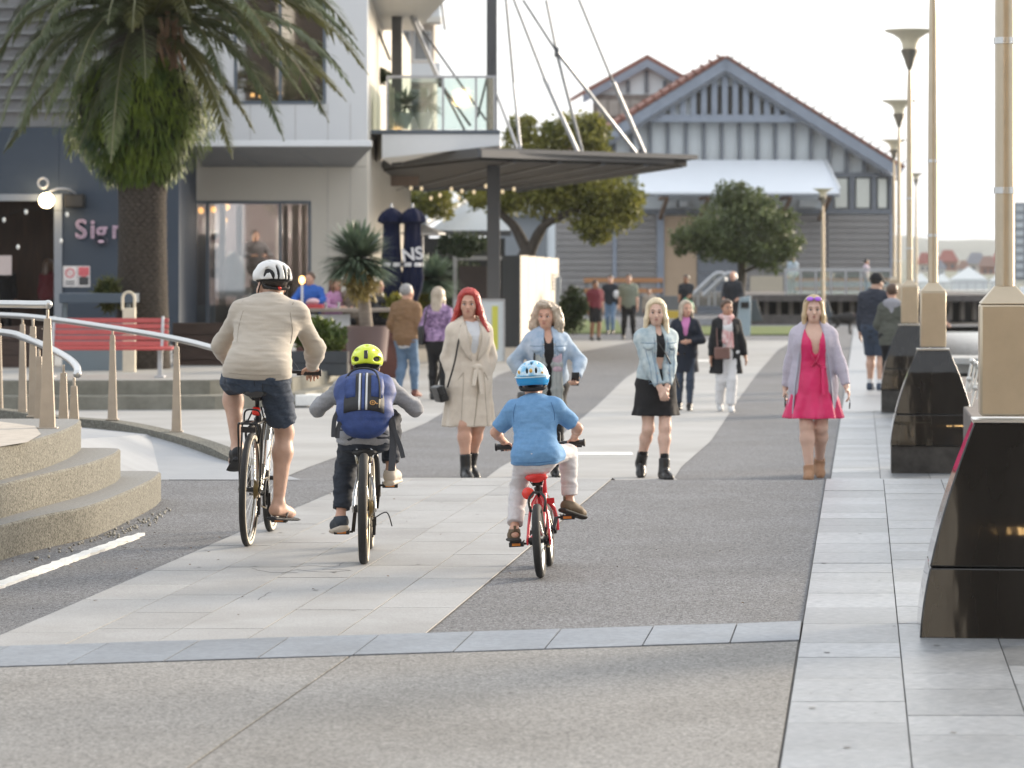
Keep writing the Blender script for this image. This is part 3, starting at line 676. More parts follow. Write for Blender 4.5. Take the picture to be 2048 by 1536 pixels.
# ---------------------------------------------------------------- steel canopy with mast and stays
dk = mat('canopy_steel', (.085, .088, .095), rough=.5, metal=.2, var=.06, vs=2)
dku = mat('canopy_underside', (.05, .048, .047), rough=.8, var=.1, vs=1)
can = thing('steel_canopy', 'flat dark steel canopy hung from a mast by thin stay rods', 'canopy', tuple(P(987, 700, 74)))
A, B_, C_, D_, E_ = P(738, 336, 80), P(960, 303, 70), P(1396, 318, 75), P(1062, 373, 103), P(738, 375, 104)
cz = 4.02; plan5 = [(p.x, p.y) for p in (B_, C_, D_, E_, A)]
b = MB(); b.prism(plan5, cz, cz+.10); b.build('roof_sheet', dk, can, world=True)
cx_ = sum(p[0] for p in plan5)/5; cy_ = sum(p[1] for p in plan5)/5
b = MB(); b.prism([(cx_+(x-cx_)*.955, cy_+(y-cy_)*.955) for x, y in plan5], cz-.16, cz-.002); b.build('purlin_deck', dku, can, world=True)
b = MB(); b.bar((B_.x, B_.y-.03, cz-.03), (C_.x-.6, C_.y-.08, cz-.03), .1, .16); b.bar((A.x, A.y-.03, cz-.03), (B_.x, B_.y-.06, cz-.03), .1, .16); b.build('edge_beam', dk, can, world=True)
for fx in (.15, .35, .55, .75, .92):
    p = B_.lerp(C_, fx); q_ = E_.lerp(D_, fx)
    b = MB(); b.bar((p.x, p.y+.3, cz-.175), (q_.x, q_.y-.3, cz-.175), .10, .05); b.build('rafter', dk, can, world=True)
b = MB(); b.fbox(974, 330, 1000, 712, 74, .31); b.build('column', dk, can, world=True, bevel=.01)
b = MB(); b.fbox(790, 372, 806, 690, 96, .25); b.build('column', dk, can, world=True, bevel=.01)
b = MB(); b.fbox(973, -140, 994, 303, 73, .24); b.build('mast', dk, can, world=True, bevel=.01)
b = MB(); b.fbox(783, 18, 804, 330, 76, .24); b.build('mast', dk, can, world=True, bevel=.01)
rods = [((1060, 0, 73), (985, -100, 73), .018), ((1113, 103, 73), (1046, 0, 73), .022), ((1272, 306, 74.6), (1115, 105, 73), .045), ((1165, 306, 74), (1113, 105, 73), .038), ((1113, 103, 73), (1092, 0, 73), .012),
        ((1288, 306, 75), (1226, 165, 74), .055), ((1226, 165, 74), (1150, -20, 74), .018), ((1156, 306, 73), (1088, 155, 73), .05), ((1088, 155, 73), (1020, -20, 73), .016),
        ((1041, 300, 72), (1027, 165, 72), .035), ((1027, 165, 72), (1010, -20, 72), .014), ((1036, 300, 72), (994, 190, 73), .035), ((780, 120, 76), (754, 55, 76), .03),
        ((880, 165, 75), (822, 32, 76), .05), ((940, 250, 73), (880, 165, 75), .03), ((972, 240, 73), (845, 60, 76), .022), ((930, 262, 73), (880, 165, 74), .02), ((955, 235, 73), (985, 110, 73), .02), ((846, 64, 76), (830, 35, 76), .04), ((890, 60, 76), (880, -20, 76), .014)]
for a, c, r in rods:
    b = MB(); b.tube([P(*a), P(*c)], max(r, .026), 8); b.build('stay_rod', galv if r > .03 else dk, can, world=True)
for p in ((1113, 104, 73), (880, 165, 75), (1041, 303, 72), (1280, 308, 74.7)):
    b = MB(); c = P(*p); b.box(c, (.10, .05, .22)); b.build('gusset', dk, can, world=True)
b = MB(); b.fbox(745, 345, 838, 372, 84, .1); b.build('sign_panel', mat('bronze_panel', (.28, .21, .17), rough=.5, var=.1), can, world=True)
# festoon below the canopy
t = thing('festoon_lights', 'string of warm bulbs hanging in swags under the steel canopy', 'lights', tuple(P(900, 385, 88)))
pts = []; bulbs = [(762, 384), (790, 389), (822, 376), (843, 377), (862, 396), (880, 390), (903, 378), (918, 396), (924, 382), (948, 384), (972, 372), (1028, 378), (1005, 383)]
b = MB(); b.tube([P(x, y-7, 88) for x, y in sorted(bulbs)], .008, 5); b.build('wire', drk, t, world=True)
wb2 = mat('warm_bulb', (1, .80, .52), var=0, emis=.35)
for x, y in bulbs:
    b = MB(); b.ell(P(x, y, 88), (.042, .042, .06), 10, 8); b.build('bulb', wb2, t, world=True)
# far apartment block, upper left
fa = thing('apartment_building', 'distant beige apartment block with stacked balconies, seen past the balcony', 'building', tuple(P(815, 250, 190)))
beige = mat('beige_render', (.46, .41, .36), rough=.8, var=.05, vs=.3)
b = MB(); b.fbox(700, -60, 760, 330, 190, 8); b.fbox(740, -60, 868, 330, 191, 8); b.build('wall', beige, fa, world=True)
for y in (8, 128):
    b = MB(); b.fbox(752, y+25, 882, y+36, 188.6, 2.3); b.build('balcony_slab', creamW, fa, world=True)
    b = MB(); b.fbox(752, y-2, 880, y+25, 188.7, .1); b.build('balcony_front', mat('balcony_front', (.55, .56, .56), rough=.5, var=.05), fa, world=True)
for (x0, y0, x1, y1) in ((762, 62, 790, 125), (800, 60, 822, 120), (826, 62, 862, 122), (770, 180, 800, 235), (820, 180, 858, 235)):
    b = MB(); b.fbox(x0, y0, x1, y1, 190.9, .12); f_ = b.build('window', fasc, fa, world=True)
    b = MB(); b.fbox(x0+3, y0+3, x1-3, y1-3, 190.86, .1); b.v = [(x-fa.location.x, y-fa.location.y, z-fa.location.z) for x, y, z in b.v]; b.build('pane', mat('far_pane', (.16, .17, .18), rough=.2, var=.1), f_)
# ---------------------------------------------------------------- kiosk wall
kio = thing('kiosk', 'flat roofed kiosk with charcoal end and sunlit cream side, below the leaning tree', 'kiosk', tuple(P(1040, 690, 88)))
kz0 = gz(90)-.1; kx = P(1040, 600, 88).x; kt = P(0, 511, 88).z
b = MB(); b.box((P(1022, 600, 88).x, 88.1, (kz0+kt)/2), (P(1040, 0, 88).x-P(1004, 0, 88).x, .2, kt-kz0)); b.build('end_wall', mat('charcoal_cladding', (.055, .066, .08), rough=.6, var=.1, vs=1.5, stretch=(6, 1, .2)), kio, world=True)
kr = P(1117, 520, 95)
kc = mat('cream_panel', (.52, .475, .40), rough=.6, var=.03, vs=.8)
p0 = Vector((kx+.01, 88.02, 0)); p1 = Vector((kr.x, 94.5, 0))
for i in range(5):
    a = p0.lerp(p1, i/5+.002); c = p0.lerp(p1, (i+1)/5-.002)
    b = MB(); b.slab([(a.x, a.y, kz0), (c.x, c.y, kz0), (c.x, c.y, kt-.02*i), (a.x, a.y, kt-.02*i)], (-.06, .08, 0)); b.build('panel', kc, kio, world=True)
b = MB(); a = p0.lerp(p1, .8); c = p0.lerp(p1, 1)
for k in range(5): b.bar((a.x+.03, a.y-.03, kt-.55-.1*k), (c.x+.0, c.y-.03, kt-.55-.1*k), .03, .04)
b.build('vent_slats', soff, kio, world=True)
b = MB(); b.box((P(1113, 0, 94).x, 94.2, P(0, 590, 94).z), (.25, .5, 1.05)); b.build('meter_box', mat('grey_box', (.36, .40, .43), rough=.5, var=.05), kio, world=True, bevel=.02)
# low corrugated roof and dark shelter, its wall widened as shade, beyond the umbrellas
sh = thing('garden_pavilion', 'low pavilion with pale corrugated hip roof, behind the steel column', 'pavilion', tuple(P(940, 620, 112)))
cor = mat('corrugated_iron', (.36, .38, .38), rough=.45, metal=.3, var=.12, vs=6, stretch=(12, 1, 1))
b = MB(); b.hexa([P(856, 462, 112), P(1020, 462, 112), P(1020, 455, 118), P(870, 455, 118), P(934, 404, 115), P(1010, 404, 115), P(1010, 403, 116), P(935, 403, 116)]); b.build('roof', cor, sh, world=True)
b = MB(); b.tube([P(846, 446, 111.5), P(935, 396, 114)], .17, 10); b.build('ridge_roll', mat('pale_ridge', (.50, .53, .56), rough=.4, var=.05), sh, world=True)
b = MB(); b.fbox(850, 461, 1022, 472, 111.8, .2); b.build('gutter', dk, sh, world=True)
b = MB(); b.fbox(736, 380, 858, 680, 121, .2); b.fbox(858, 476, 1010, 680, 121, .2); b.build('shade_back_wall', drk, sh, world=True)  # pavilion wall, widened left in near-black to stand for shade behind the umbrellas
ns = thing('far_shed', 'pale blue grey shed wall left of the hall, behind the forked tree', 'shed', tuple(P(1040, 640, 156)))
b = MB(); b.fbox(985, 428, 1112, 660, 156, 5); b.build('wall', mat('shed_grey', (.27, .29, .31), rough=.7, var=.06, vs=.5), ns, world=True)
b = MB(); b.fbox(975, 420, 1112, 430, 155.5, 6); b.build('roof', cor, ns, world=True)
b = MB(); b.fbox(906, 512, 1004, 520, 111.6, .12); b.fbox(906, 520, 914, 660, 111.6, .12); b.build('frame_rail', mat('pale_frame', (.42, .40, .38), var=.05), sh, world=True)
b = MB(); b.fbox(918, 532, 974, 660, 111.4, .3); b.build('door_panel', mat('brown_door', (.045, .028, .022), rough=.6, var=.15), sh, world=True)
# ---------------------------------------------------------------- timbered hall at the end of the promenade
HY = 150.0; hs = HY/F
ho = P(1447, 630, HY); hall = thing('timbered_hall', 'large gabled hall with grey timber battens over white panels and white awning', 'hall', (ho.x, HY, gz(HY)), R(3.5))
def hx(px): return (px-1447)*hs
def hz(py): return EYE-(py-HZ)*hs-gz(HY)
def hb(b, x0, y0, x1, y1, front, depth):           # box in the hall's own frame; front = how far it stands proud of the wall
    return b.box(((hx(x0)+hx(x1))/2, -front+depth/2, (hz(y0)+hz(y1))/2), (hx(x1)-hx(x0), depth, hz(y0)-hz(y1)))
tim = mat('blue_grey_timber', (.25, .285, .345), rough=.6, var=.08, vs=2)
timd = mat('dark_grey_timber', (.155, .17, .195), rough=.6, var=.08, vs=2)
wpan = mat('white_panel', (.70, .745, .765), rough=.7, var=.03, vs=1)
brd = mat('taupe_weatherboard', (.235, .225, .22), rough=.7, var=.06, vs=1.5, objvar=.05)
tile_ = mat('terracotta_tile', (.25, .115, .085), rough=.8, var=.25, vs=5); tileg = mat('weathered_tile', (.20, .165, .155), rough=.8, var=.25, vs=5)
lf, rt, ey = 1105, 1790, 330
rk = (ey-120)/(rt-1447)
# wall backing: pentagon
b = MB(); pent = [(hx(lf+8), .3, 0), (hx(rt-8), .3, 0), (hx(rt-8), .3, hz(ey-2)), (hx(1447), .3, hz(132)), (hx(lf+8), .3, hz(ey-2))]
b.slab(pent, (0, 22, 0)); b.build('wall', wpan, hall)
# roof planes with tiled edge
D = 24.0
for s_ in (-1, 1):
    xe = hx(1447)+s_*(hx(rt)-hx(1447)+.35); ze = hz(ey+8); x0, z0_ = hx(1447), hz(118)
    b = MB(); nrm = Vector((s_*rk, 0, 1)).normalized()*.16; q_ = [Vector((x0, -.75, z0_)), Vector((xe, -.75, ze)), Vector((xe, D, ze)), Vector((x0, D, z0_))]
    b.slab(q_, nrm); ro = b.build('roof', tile_, hall, smooth=0)
    n = 22
    for k in range(n):
        t = (k+.5)/n; c = Vector((x0, -.82, z0_)).lerp(Vector((xe, -.82, ze)), t)+nrm*1.1
        b = MB(); b.box(c, ((xe-x0)/n*1.02*(1 if s_ > 0 else -1), .2, .10 if s_ < 0 else .05), Matrix.Rotation(-s_*math.atan(rk), 3, 'Y')); b.build('tile', tile_ if s_ < 0 else tileg, ro, smooth=0)
    # barge board
    b = MB(); d = Vector((xe-x0, 0, ze-z0_)); dn = d.normalized(); up = Vector((s_*rk, 0, 1)).normalized()
    a, c = Vector((x0, -.8, z0_))-up*.02, Vector((xe, -.8, ze))-up*.02
    b.slab([a, c, c-up*.46, a-up*.46-dn*.0], (0, .08, 0)); b.build('barge_board', tim, hall)
    b = MB(); a2, c2 = a-up*.50+Vector((0, .03, 0)), c-up*.50+Vector((0, .03, 0)); b.slab([a2, c2, c2-up*.12, a2-up*.12], (0, .08, 0)); b.build('barge_trim', timd, hall)
# gable truss: tie beam and slats
def roof_y(px): return 120+abs(px-1447)*rk
b = MB(); hb(b, 1278, 231, 1616, 245, .6, .2); b.build('tie_beam', tim, hall)
b = MB(); b.slab([(hx(1285), -.25, hz(232)), (hx(1610), -.25, hz(232)), (hx(1447), -.25, hz(136))], (0, .06, 0)); b.build('gable_backing', wpan, hall)
for k, px in enumerate(range(1300, 1600, 21)):
    yt = roof_y(px)+26
    if yt < 226:
        b = MB(); hb(b, px-5.5, yt, px+5.5, 231, .55, .14); b.build('gable_slat', tim, hall)
for px in (1416, 1437, 1458, 1479, 1395, 1500, 1525, 1545, 1340, 1562):
    y0 = max(roof_y(px)+34, 172 if 1400 < px < 1485 else 0)
    if y0 < 228:
        b = MB(); hb(b, px-4, y0, px+4, 229, .33, .06); b.build('louvre', mat('dark_louvre', (.07, .065, .06), rough=.7, var=.2, vs=20), hall)
# battened upper wall
for px in range(1300, 1775, 36):
    yt = max(246, roof_y(px)+22); yb = 350 if px > 1655 else 345
    if px < 1770: b = MB(); hb(b, px-3.2, yt, px+3.2, yb, .06, .36); b.build('batten', timd, hall)
for px in range(1264, 1100, -36):
    yt = max(246, roof_y(px)+22); b = MB(); hb(b, px-3.2, yt, px+3.2, 345, .06, .36); b.build('batten', timd, hall)
# clerestory with framed white lights, right of the awning
for q in ((1110, 344, 1784, 354), (1110, 418, 1788, 428)):
    b = MB(); hb(b, *q, .08, .38); b.build('rail', timd, hall)
for x0, x1 in ((1658, 1668), (1700, 1711), (1745, 1755), (1780, 1788)):
    b = MB(); hb(b, x0, 354, x1, 418, .08, .38); b.build('stud', timd, hall)
for x0, x1 in ((1668, 1700), (1711, 1745), (1755, 1780)):
    b = MB(); hb(b, x0+4, 357, x1-4, 415, .02, .3); b.build('light_panel', mat('pale_green_panel', (.66, .68, .62), rough=.4, var=.03), hall)
# awning
AW = 3.4
b = MB(); b.hexa([(hx(1262), -AW, hz(391)), (hx(1657), -AW, hz(391)), (hx(1650), -.1, hz(333)), (hx(1268), -.1, hz(333)), (hx(1262), -AW, hz(387)), (hx(1657), -AW, hz(387)), (hx(1648), -.1, hz(320)), (hx(1270), -.1, hz(320))])
b.build('awning', mat('white_metal_roof', (.74, .78, .83), rough=.45, var=.02, vs=1), hall, smooth=0)
b = MB(); b.bar((hx(1657), -AW, hz(389)), (hx(1652), -.1, hz(328)), .06, .5); b.build('awning_end', fasc, hall)
b = MB(); hb(b, 1262, 391, 1657, 395, AW-.02, .1); b.build('gutter', timd, hall)
for px in (1319, 1400, 1481, 1562, 1640):
    b = MB(); b.bar((hx(px), -.05, hz(438)), (hx(px), -AW+.3, hz(398)), .16, .16); b.bar((hx(px), -.1, hz(398)), (hx(px), -AW+.2, hz(394)), .14, .16); b.build('bracket', mat('brown_bracket', (.22, .14, .09), rough=.7, var=.1), hall)
# panels and openings below
for k, (x0, x1) in enumerate(((1110, 1313), (1394, 1484), (1486, 1655), (1657, 1783))):
    n = 17 if x1-x0 > 100 else 9
    for i in range(n):
        y0 = 429+(640-429)*i/n; y1 = 429+(640-429)*(i+1)/n
        b = MB(); p0 = (hx(x0), hx(x1)); zA, zB = hz(y1), hz(y0)
        m_ = timd if k == 1 else brd
        b.hexa([(p0[0], -.09, zA), (p0[1], -.09, zA), (p0[1], .29, zA), (p0[0], .29, zA), (p0[0], -.045, zB-.015), (p0[1], -.045, zB-.015), (p0[1], .29, zB-.015), (p0[0], .29, zB-.015)]); b.build('weatherboard', m_, hall, smooth=0)
for x0, x1 in ((1313, 1327), (1782, 1793), (1224, 1232)):
    b = MB(); hb(b, x0, 428, x1, 640, .16, .4); b.build('pier', tim, hall)
b = MB(); hb(b, 1327, 432, 1393, 640, .02, .3); b.build('tan_door', mat('tan_board', (.46, .34, .235), rough=.7, var=.06, vs=1), hall)
b = MB(); hb(b, 1500, 552, 1566, 640, .12, .3); b.build('sand_panel', mat('sand_board', (.52, .46, .36), rough=.7, var=.05, vs=1), hall)
for x0, x1 in ((1332, 1352), (1358, 1376), (1600, 1636)):
    b = MB(); hb(b, x0, 400, x1, 414, .02, .3); b.build('vent_panel', wpan, hall)
# second gable behind, left
b = MB(); gx, gy = 1355, 118
def back(px, py, y): return Vector(((px-1447)*hs*1.08, y, (EYE-(py-HZ)*hs*1.08)-gz(HY)))
for s_, e in ((-1, (1226, 190)), (1, (1470, 182))):
    a, c = back(gx, gy, 12), back(e[0], e[1], 12); b = MB(); b.slab([a, c, c+Vector((0, 8, 0)), a+Vector((0, 8, 0))], (0, 0, .22)); b.build('roof', tile_, hall, smooth=0)
    b = MB(); b.slab([a+Vector((0, -.05, -.02)), c+Vector((0, -.05, -.02)), c+Vector((0, -.05, -.42)), a+Vector((0, -.05, -.42))], (0, .1, 0)); b.build('barge_board', tim, hall)
b = MB(); b.slab([back(1246, 190, 12.5), back(1460, 190, 12.5), back(1355, 128, 12.5)], (0, .3, 0)); b.build('gable_wall', wpan, hall)
for px in (1318, 1355, 1392):
    b = MB(); a = back(px, 185, 12.4); c = back(px, 140+abs(px-1355)*.55, 12.4); b.bar(a, c, .18, .1, (0, 1, 0)); b.build('batten', timd, hall)
b = MB(); a = back(1248, 189, 12.3); c = back(1400, 189, 12.3); b.slab([a, c, c+Vector((0, 0, -2.4)), a+Vector((0, 0, -2.4))], (0, .4, 0)); b.build('monitor_wall', mat('brown_louvre_wall', (.20, .17, .15), rough=.7, var=.15, vs=3), hall)
for k in range(4):
    b = MB(); a = back(1258+k*22, 196, 12.2); b.box(a+Vector((.2, 0, -.5)), (.5, .1, .8)); b.build('monitor_window', mat('monitor_pane', (.35, .33, .30), rough=.2, var=.2), hall)
b = MB(); a, c = back(1690, 262, 6), back(1718, 250, 6); b.slab([(hx(1684), 5, hz(262)), (hx(1720), 5, hz(285)), (hx(1712), 5, hz(250))], (0, 3, 0)); b.build('roof_hip', tile_, hall, smooth=0)
# ---------------------------------------------------------------- wharf deck, rails, stairs, seat
WD = 124.0
whf = thing('timber_wharf', 'low dark timber wharf on short posts in front of the hall', 'wharf', tuple(P(1700, 655, WD)))
dkt = mat('weathered_wharf_timber', (.10, .09, .085), rough=.85, var=.25, vs=4, objvar=.15)
for k in range(14):
    x0 = 1495+k*36; b = MB(); b.fbox(x0, 590, x0+35.4, 603, WD, 14); b.build('deck_board', dkt, whf, world=True)
for k in range(20):
    px = 1505+k*24.5; b = MB(); b.fbox(px, 603, px+8, 640, WD+.5, .35); b.build('post', mat('wharf_post', (.17, .15, .13), rough=.9, var=.2), whf, world=True)
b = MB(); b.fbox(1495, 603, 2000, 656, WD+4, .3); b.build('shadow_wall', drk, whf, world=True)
b = MB(); b.fbox(1495, 630, 1900, 657, WD-.4, .4); b.build('bearer', dkt, whf, world=True)
orr = mat('orange_timber_rail', (.42, .20, .09), rough=.6, var=.15, vs=5, stretch=(.3, 3, 3))
fr = thing('glass_fence', 'pale glass fence with orange timber rails on the wharf before the hall', 'fence', tuple(P(1680, 592, WD+2)))
for x in range(1570, 1800, 30):
    b = MB(); b.fbox(x, 540, x+3.5, 592, WD+2, .06); b.build('post', galv, fr, world=True)
b = MB(); b.fbox(1566, 537, 1800, 542, WD+1.98, .1); b.build('top_rail', galv, fr, world=True)
for k in range(7):
    b = MB(); b.fbox(1574.5+k*30, 544, 1599+k*30, 590, WD+2.03, .015); b.build('glass_panel', bg_, fr, world=True)
for y in (556, 574):
    b = MB(); b.fbox(1590, y, 1790, y+7, WD+2.5, .1); b.build('timber_rail', orr, fr, world=True)
sb = thing('timber_rail_fence', 'two rail orange timber fence in front of the taupe hall wall', 'fence', tuple(P(1250, 630, 128)))
for y in (556, 577):
    b = MB(); b.fbox(1168, y, 1326, y+9, 128, .12); b.build('rail', orr, sb, world=True)
for x in (1170, 1222, 1274, 1320):
    b = MB(); b.fbox(x, 556, x+6, 634, 128.13, .15); b.build('post', timd, sb, world=True)
gs = thing('stair_handrail', 'pair of sloping grey metal stair handrails in front of the hall', 'handrail', tuple(P(1420, 600, 121)))
for dx in (0, 22):
    b = MB(); b.tube(spline([P(1385+dx, 592, 121), P(1392+dx, 584, 121), P(1428+dx, 551, 121), P(1438+dx, 547, 121), P(1446+dx, 549, 121), P(1450+dx, 562, 121)], 4), .085, 8); b.build('rail_tube', galv, gs, world=True)
    for x, y in ((1396+dx, 582), (1430+dx, 552)):
        b = MB(); b.fbox(x-2, y, x+2, 612, 121, .07); b.build('post', galv, gs, world=True)
b = MB(); b.fbox(1375, 592, 1480, 612, 121.3, 2.4); b.fbox(1380, 585, 1480, 592, 122.2, 1.6); b.build('stair_base', quayM, gs, world=True)
# yellow crate and low planter wall near the far group
t = thing('yellow_bench', 'small yellow painted bench seat behind the walking women', 'bench', tuple(P(1345, 650, 104)))
yel = mat('yellow_paint', (.55, .40, .06), rough=.6, var=.08)
b = MB(); b.fbox(1328, 622, 1362, 637, 104, .5); b.build('seat', yel, t, world=True)
for x in (1330, 1356):
    b = MB(); b.fbox(x, 637, x+4, 656, 104.1, .3); b.build('leg', dk, t, world=True)
t = thing('grey_seat_wall', 'long low grey seat wall behind the walkers and in front of the stair rails', 'wall', tuple(P(1300, 640, 112)))
b = MB(); b.fbox(1268, 592, 1378, 634, 112, .6); b.build('wall', mat('grey_seat', (.16, .165, .175), rough=.8, var=.1), t, world=True)
# slanted steel-blue bin and dark wedge plinths
t = thing('tapered_bin', 'tall pale blue grey tapered bin standing on the paving behind the scarf', 'bin', tuple(P(1487, 674, 96)))
b = MB(); bx = lambda x, y, Y=96: P(x, y, Y)
bl0 = [bx(1473, 672), bx(1501, 672), bx(1501, 672)+Vector((0, .4, 0)), bx(1473, 672)+Vector((0, .4, 0)), bx(1480, 596), bx(1502, 592), bx(1502, 592)+Vector((0, .3, 0)), bx(1480, 596)+Vector((0, .3, 0))]
b.hexa(bl0); b.build('shell', mat('blue_grey_steel', (.27, .35, .40), rough=.4, var=.05), t, world=True, bevel=.02)
b = MB(); b.fbox(1482, 604, 1498, 616, 95.95, .06); b.build('slot', drk, t, world=True)
for i, (x0, x1, xt0, xt1) in enumerate(((1502, 1526, 1502, 1514), (1648, 1670, 1648, 1656))):
    t = thing('stone_wedge', 'small dark wedge plinth '+('beside the pale blue bin', 'behind the blonde woman in the pink dress')[i]+', before the wharf', 'plinth', tuple(P(x0, 640, 110)), group='dark wedge plinths')
    b = MB(); q_ = [P(x0, 642, 110), P(x1, 642, 110), P(x1, 642, 110)+Vector((0, .5, 0)), P(x0, 642, 110)+Vector((0, .5, 0)), P(xt0, 600, 110), P(xt1, 600, 110), P(xt1, 600, 110)+Vector((0, .3, 0)), P(xt0, 600, 110)+Vector((0, .3, 0))]
    b.hexa(q_); b.build('stone', mat('wedge_stone', (.06, .075, .095), rough=.4, var=.1), t, world=True, bevel=.01)
# ---------------------------------------------------------------- lamp standards on polished stone bollards
stone = mat('polished_black_stone', (.016, .015, .014), rough=.035, var=.35, vs=3, spec=.5, stretch=(1, 1, .25), bump=.12, bs=3.5)
bronzeP = mat('lamp_steel', (.50, .425, .32), rough=.38, metal=.85, var=.07, vs=7)
plm = mat('stained_plinth', (.045, .042, .038), rough=.8, var=.5, vs=7, bump=.3, bs=40)
def bollard(px, Y, label, top_z=None, scale=1.0, base_drop=0.0):
    c = P(px, HZ, Y); gzv = gz(Y); zt = top_z; t = thing('lamp_bollard', label, 'bollard', (c.x, Y, gzv), R(-6), group='polished stone lamp bollards along the quay')
    h = zt-gzv; n = 10
    # front and back flare below, convex sides: layers of a rounded-corner rectangle
    def ring(u):                                   # u 0 bottom .. 1 top
        k = (1-u); hw = .148+.255*(1-(1-k)**1.55)*1.0
        return hw, hw*.86
    z0 = base_drop; b = MB(); V = []; Fs = []
    us = [i/12 for i in range(13)]
    for u in us:
        a, d = ring(u); z = z0+(h-z0)*u
        V += [(-a, -d, z), (a, -d, z), (a, d, z), (-a, d, z)]
    def part(i0, i1, inset=0):
        b = MB(); vv = V[4*i0:4*i1+4]; m = i1-i0
        fs = [(3, 2, 1, 0), tuple(4*m+k for k in range(4))]
        for i in range(m):
            for k in range(4): fs.append((4*i+k, 4*i+(k+1) % 4, 4*i+4+(k+1) % 4, 4*i+4+k))
        return b.add(vv, fs)
    cut = 4; vsplit = [V[4*cut+k] for k in range(4)]
    lo = part(0, cut); lo.v[-4:] = [(x, y, z-.004) for x, y, z in lo.v[-4:]]
    lo.build('lower_stone', stone, t, smooth=35, bevel=.008); part(cut, 12).build('upper_stone', stone, t, smooth=35, bevel=.008)
    if base_drop > .02:
        a, d = ring(0); b = MB(); b.box((0, 0, base_drop/2-.1), (2*a-.02, 2*d-.02, base_drop+.196)); b.build('plinth', plm, t, bevel=.01)
    a, d = ring(1); b = MB(); b.box((0, 0, h+.006), (2*a+.012, 2*d+.012, .014)); b.build('cap_plate', steel, t)
    return t, c.x, gzv, h
def lamp_post(px, Y, zb, head_z, label, bw=.24, bh=.52, pr=.04):
    x = (px-CX)*Y/F; t = thing('street_lamp', label, 'street lamp', (x, Y, zb), R(-6), group='street lamps along the quay')
    b = MB(); b.box((0, 0, bh/2+.014), (bw, bw, bh)); b.build('base_box', bronzeP, t, bevel=.012)
    b = MB(); q = bw/2; p_ = pr*1.05; z0 = bh+.014; b.hexa([(-q, -q, z0), (q, -q, z0), (q, q, z0), (-q, q, z0), (-p_, -p_, z0+.085), (p_, -p_, z0+.085), (p_, p_, z0+.085), (-p_, p_, z0+.085)]); b.build('base_cap', bronzeP, t, bevel=.006)
    H_ = head_z-zb; b = MB(); k = H_-.55
    b.lathe([(pr, z0+.06), (pr, k*.55), (pr*.8, k*.9), (pr*.5, k)], n=8); b.build('pole', bronzeP, t, smooth=60)
    for zz in (1.05, 1.75):
        b = MB(); b.lathe([(pr*1.12, zz), (pr*1.12, zz+.03)], n=12); b.build('band', steel, t)
    b = MB(); b.lathe([(pr*.5, k-.02), (.055, k+.06), (.07, k+.12), (.11, k+.22), (.12, k+.26), (.06, k+.3)], n=16); b.build('lamp_cup', mat('lamp_cup_metal', (.25, .23, .19), rough=.4, metal=.6, var=.1), t)
    b = MB(); b.lathe([(.09, k+.24), (.105, k+.35), (.145, k+.425), (.235, k+.485), (.34, k+.525), (.35, k+.54), (.30, k+.54), (.13, k+.45), (.08, k+.30)], n=32); b.build('lamp_shade', mat('frosted_lamp_shade', (.72, .66, .50), rough=.4, var=.05), t)
    return t
ly = {}
specs = [(2010, 15.2, .985, .0, 'nearest glossy black stone bollard, cut by the right edge of the picture'), (1866, 30.6, .88, .265, 'second glossy stone bollard on its stained plinth, right of the woman in pink'), (1819, 45.6, .80, .33, 'third stone bollard, beside the woman in the green hooded jacket')]
labs = ['nearest lamp pole, thick box base on the black bollard at the right edge', 'second lamp pole, box base in front of the man with the pink cap', 'third lamp pole, tall with a wide pale dish lamp at its top', 'fourth lamp pole with a dish lamp, just left of the third', 'fifth lamp pole with a dish lamp, next to the hall corner']
for i, (px, Y, zt, bd, lab) in enumerate(specs):
    t, x, g, h = bollard(px, Y, lab, zt, 1, bd)
    lamp_post(px, Y, g+h+.014, 4.95, labs[i], pr=(.046, .046, .042)[i])
for i, (px, Y) in enumerate(((1798, 66.0), (1788, 88.0))):
    t, x, g, h = bollard(px, Y, ('fourth', 'fifth')[i]+' stone bollard, mostly hidden behind the third one', .6, 1, .2)
    lamp_post(px, Y, g+h+.014, 4.95, labs[3+i])
lamp_post(1646, 108, gz(108), 4.05, 'lone cream lamp pole standing in front of the hall awning', pr=.06)
lamp_post(1832, 140, gz(108), 5.4, 'farthest dish lamp, small and pale beyond the third pole', pr=.06)
# seat wall blocks on the quay edge
blk = mat('quay_block', (.115, .10, .092), rough=.85, col2=(.19, .17, .155), vs=8, bump=.3, bs=40)
for i, (Y, ln) in enumerate(((19.2, 9.4), (32.5, 11.5))):
    x = dirx(Y+ln/2, 2.473)+1.49; t = thing('seat_wall', 'low brown concrete wall block on the quay edge, '+('between the first two bollards', 'between the second and third bollards')[i], 'wall', (x, Y+ln/2, gz(Y+ln/2)), R(-6.1), group='low wall blocks on the quay edge')
    n = 4
    for k in range(n):
        b = MB(); b.box((0, -ln/2+(k+.5)*ln/n, .11+(0 if i == 0 else .05)), (.62, ln/n-.012, .66)); b.build('block', blk, t, bevel=.015)
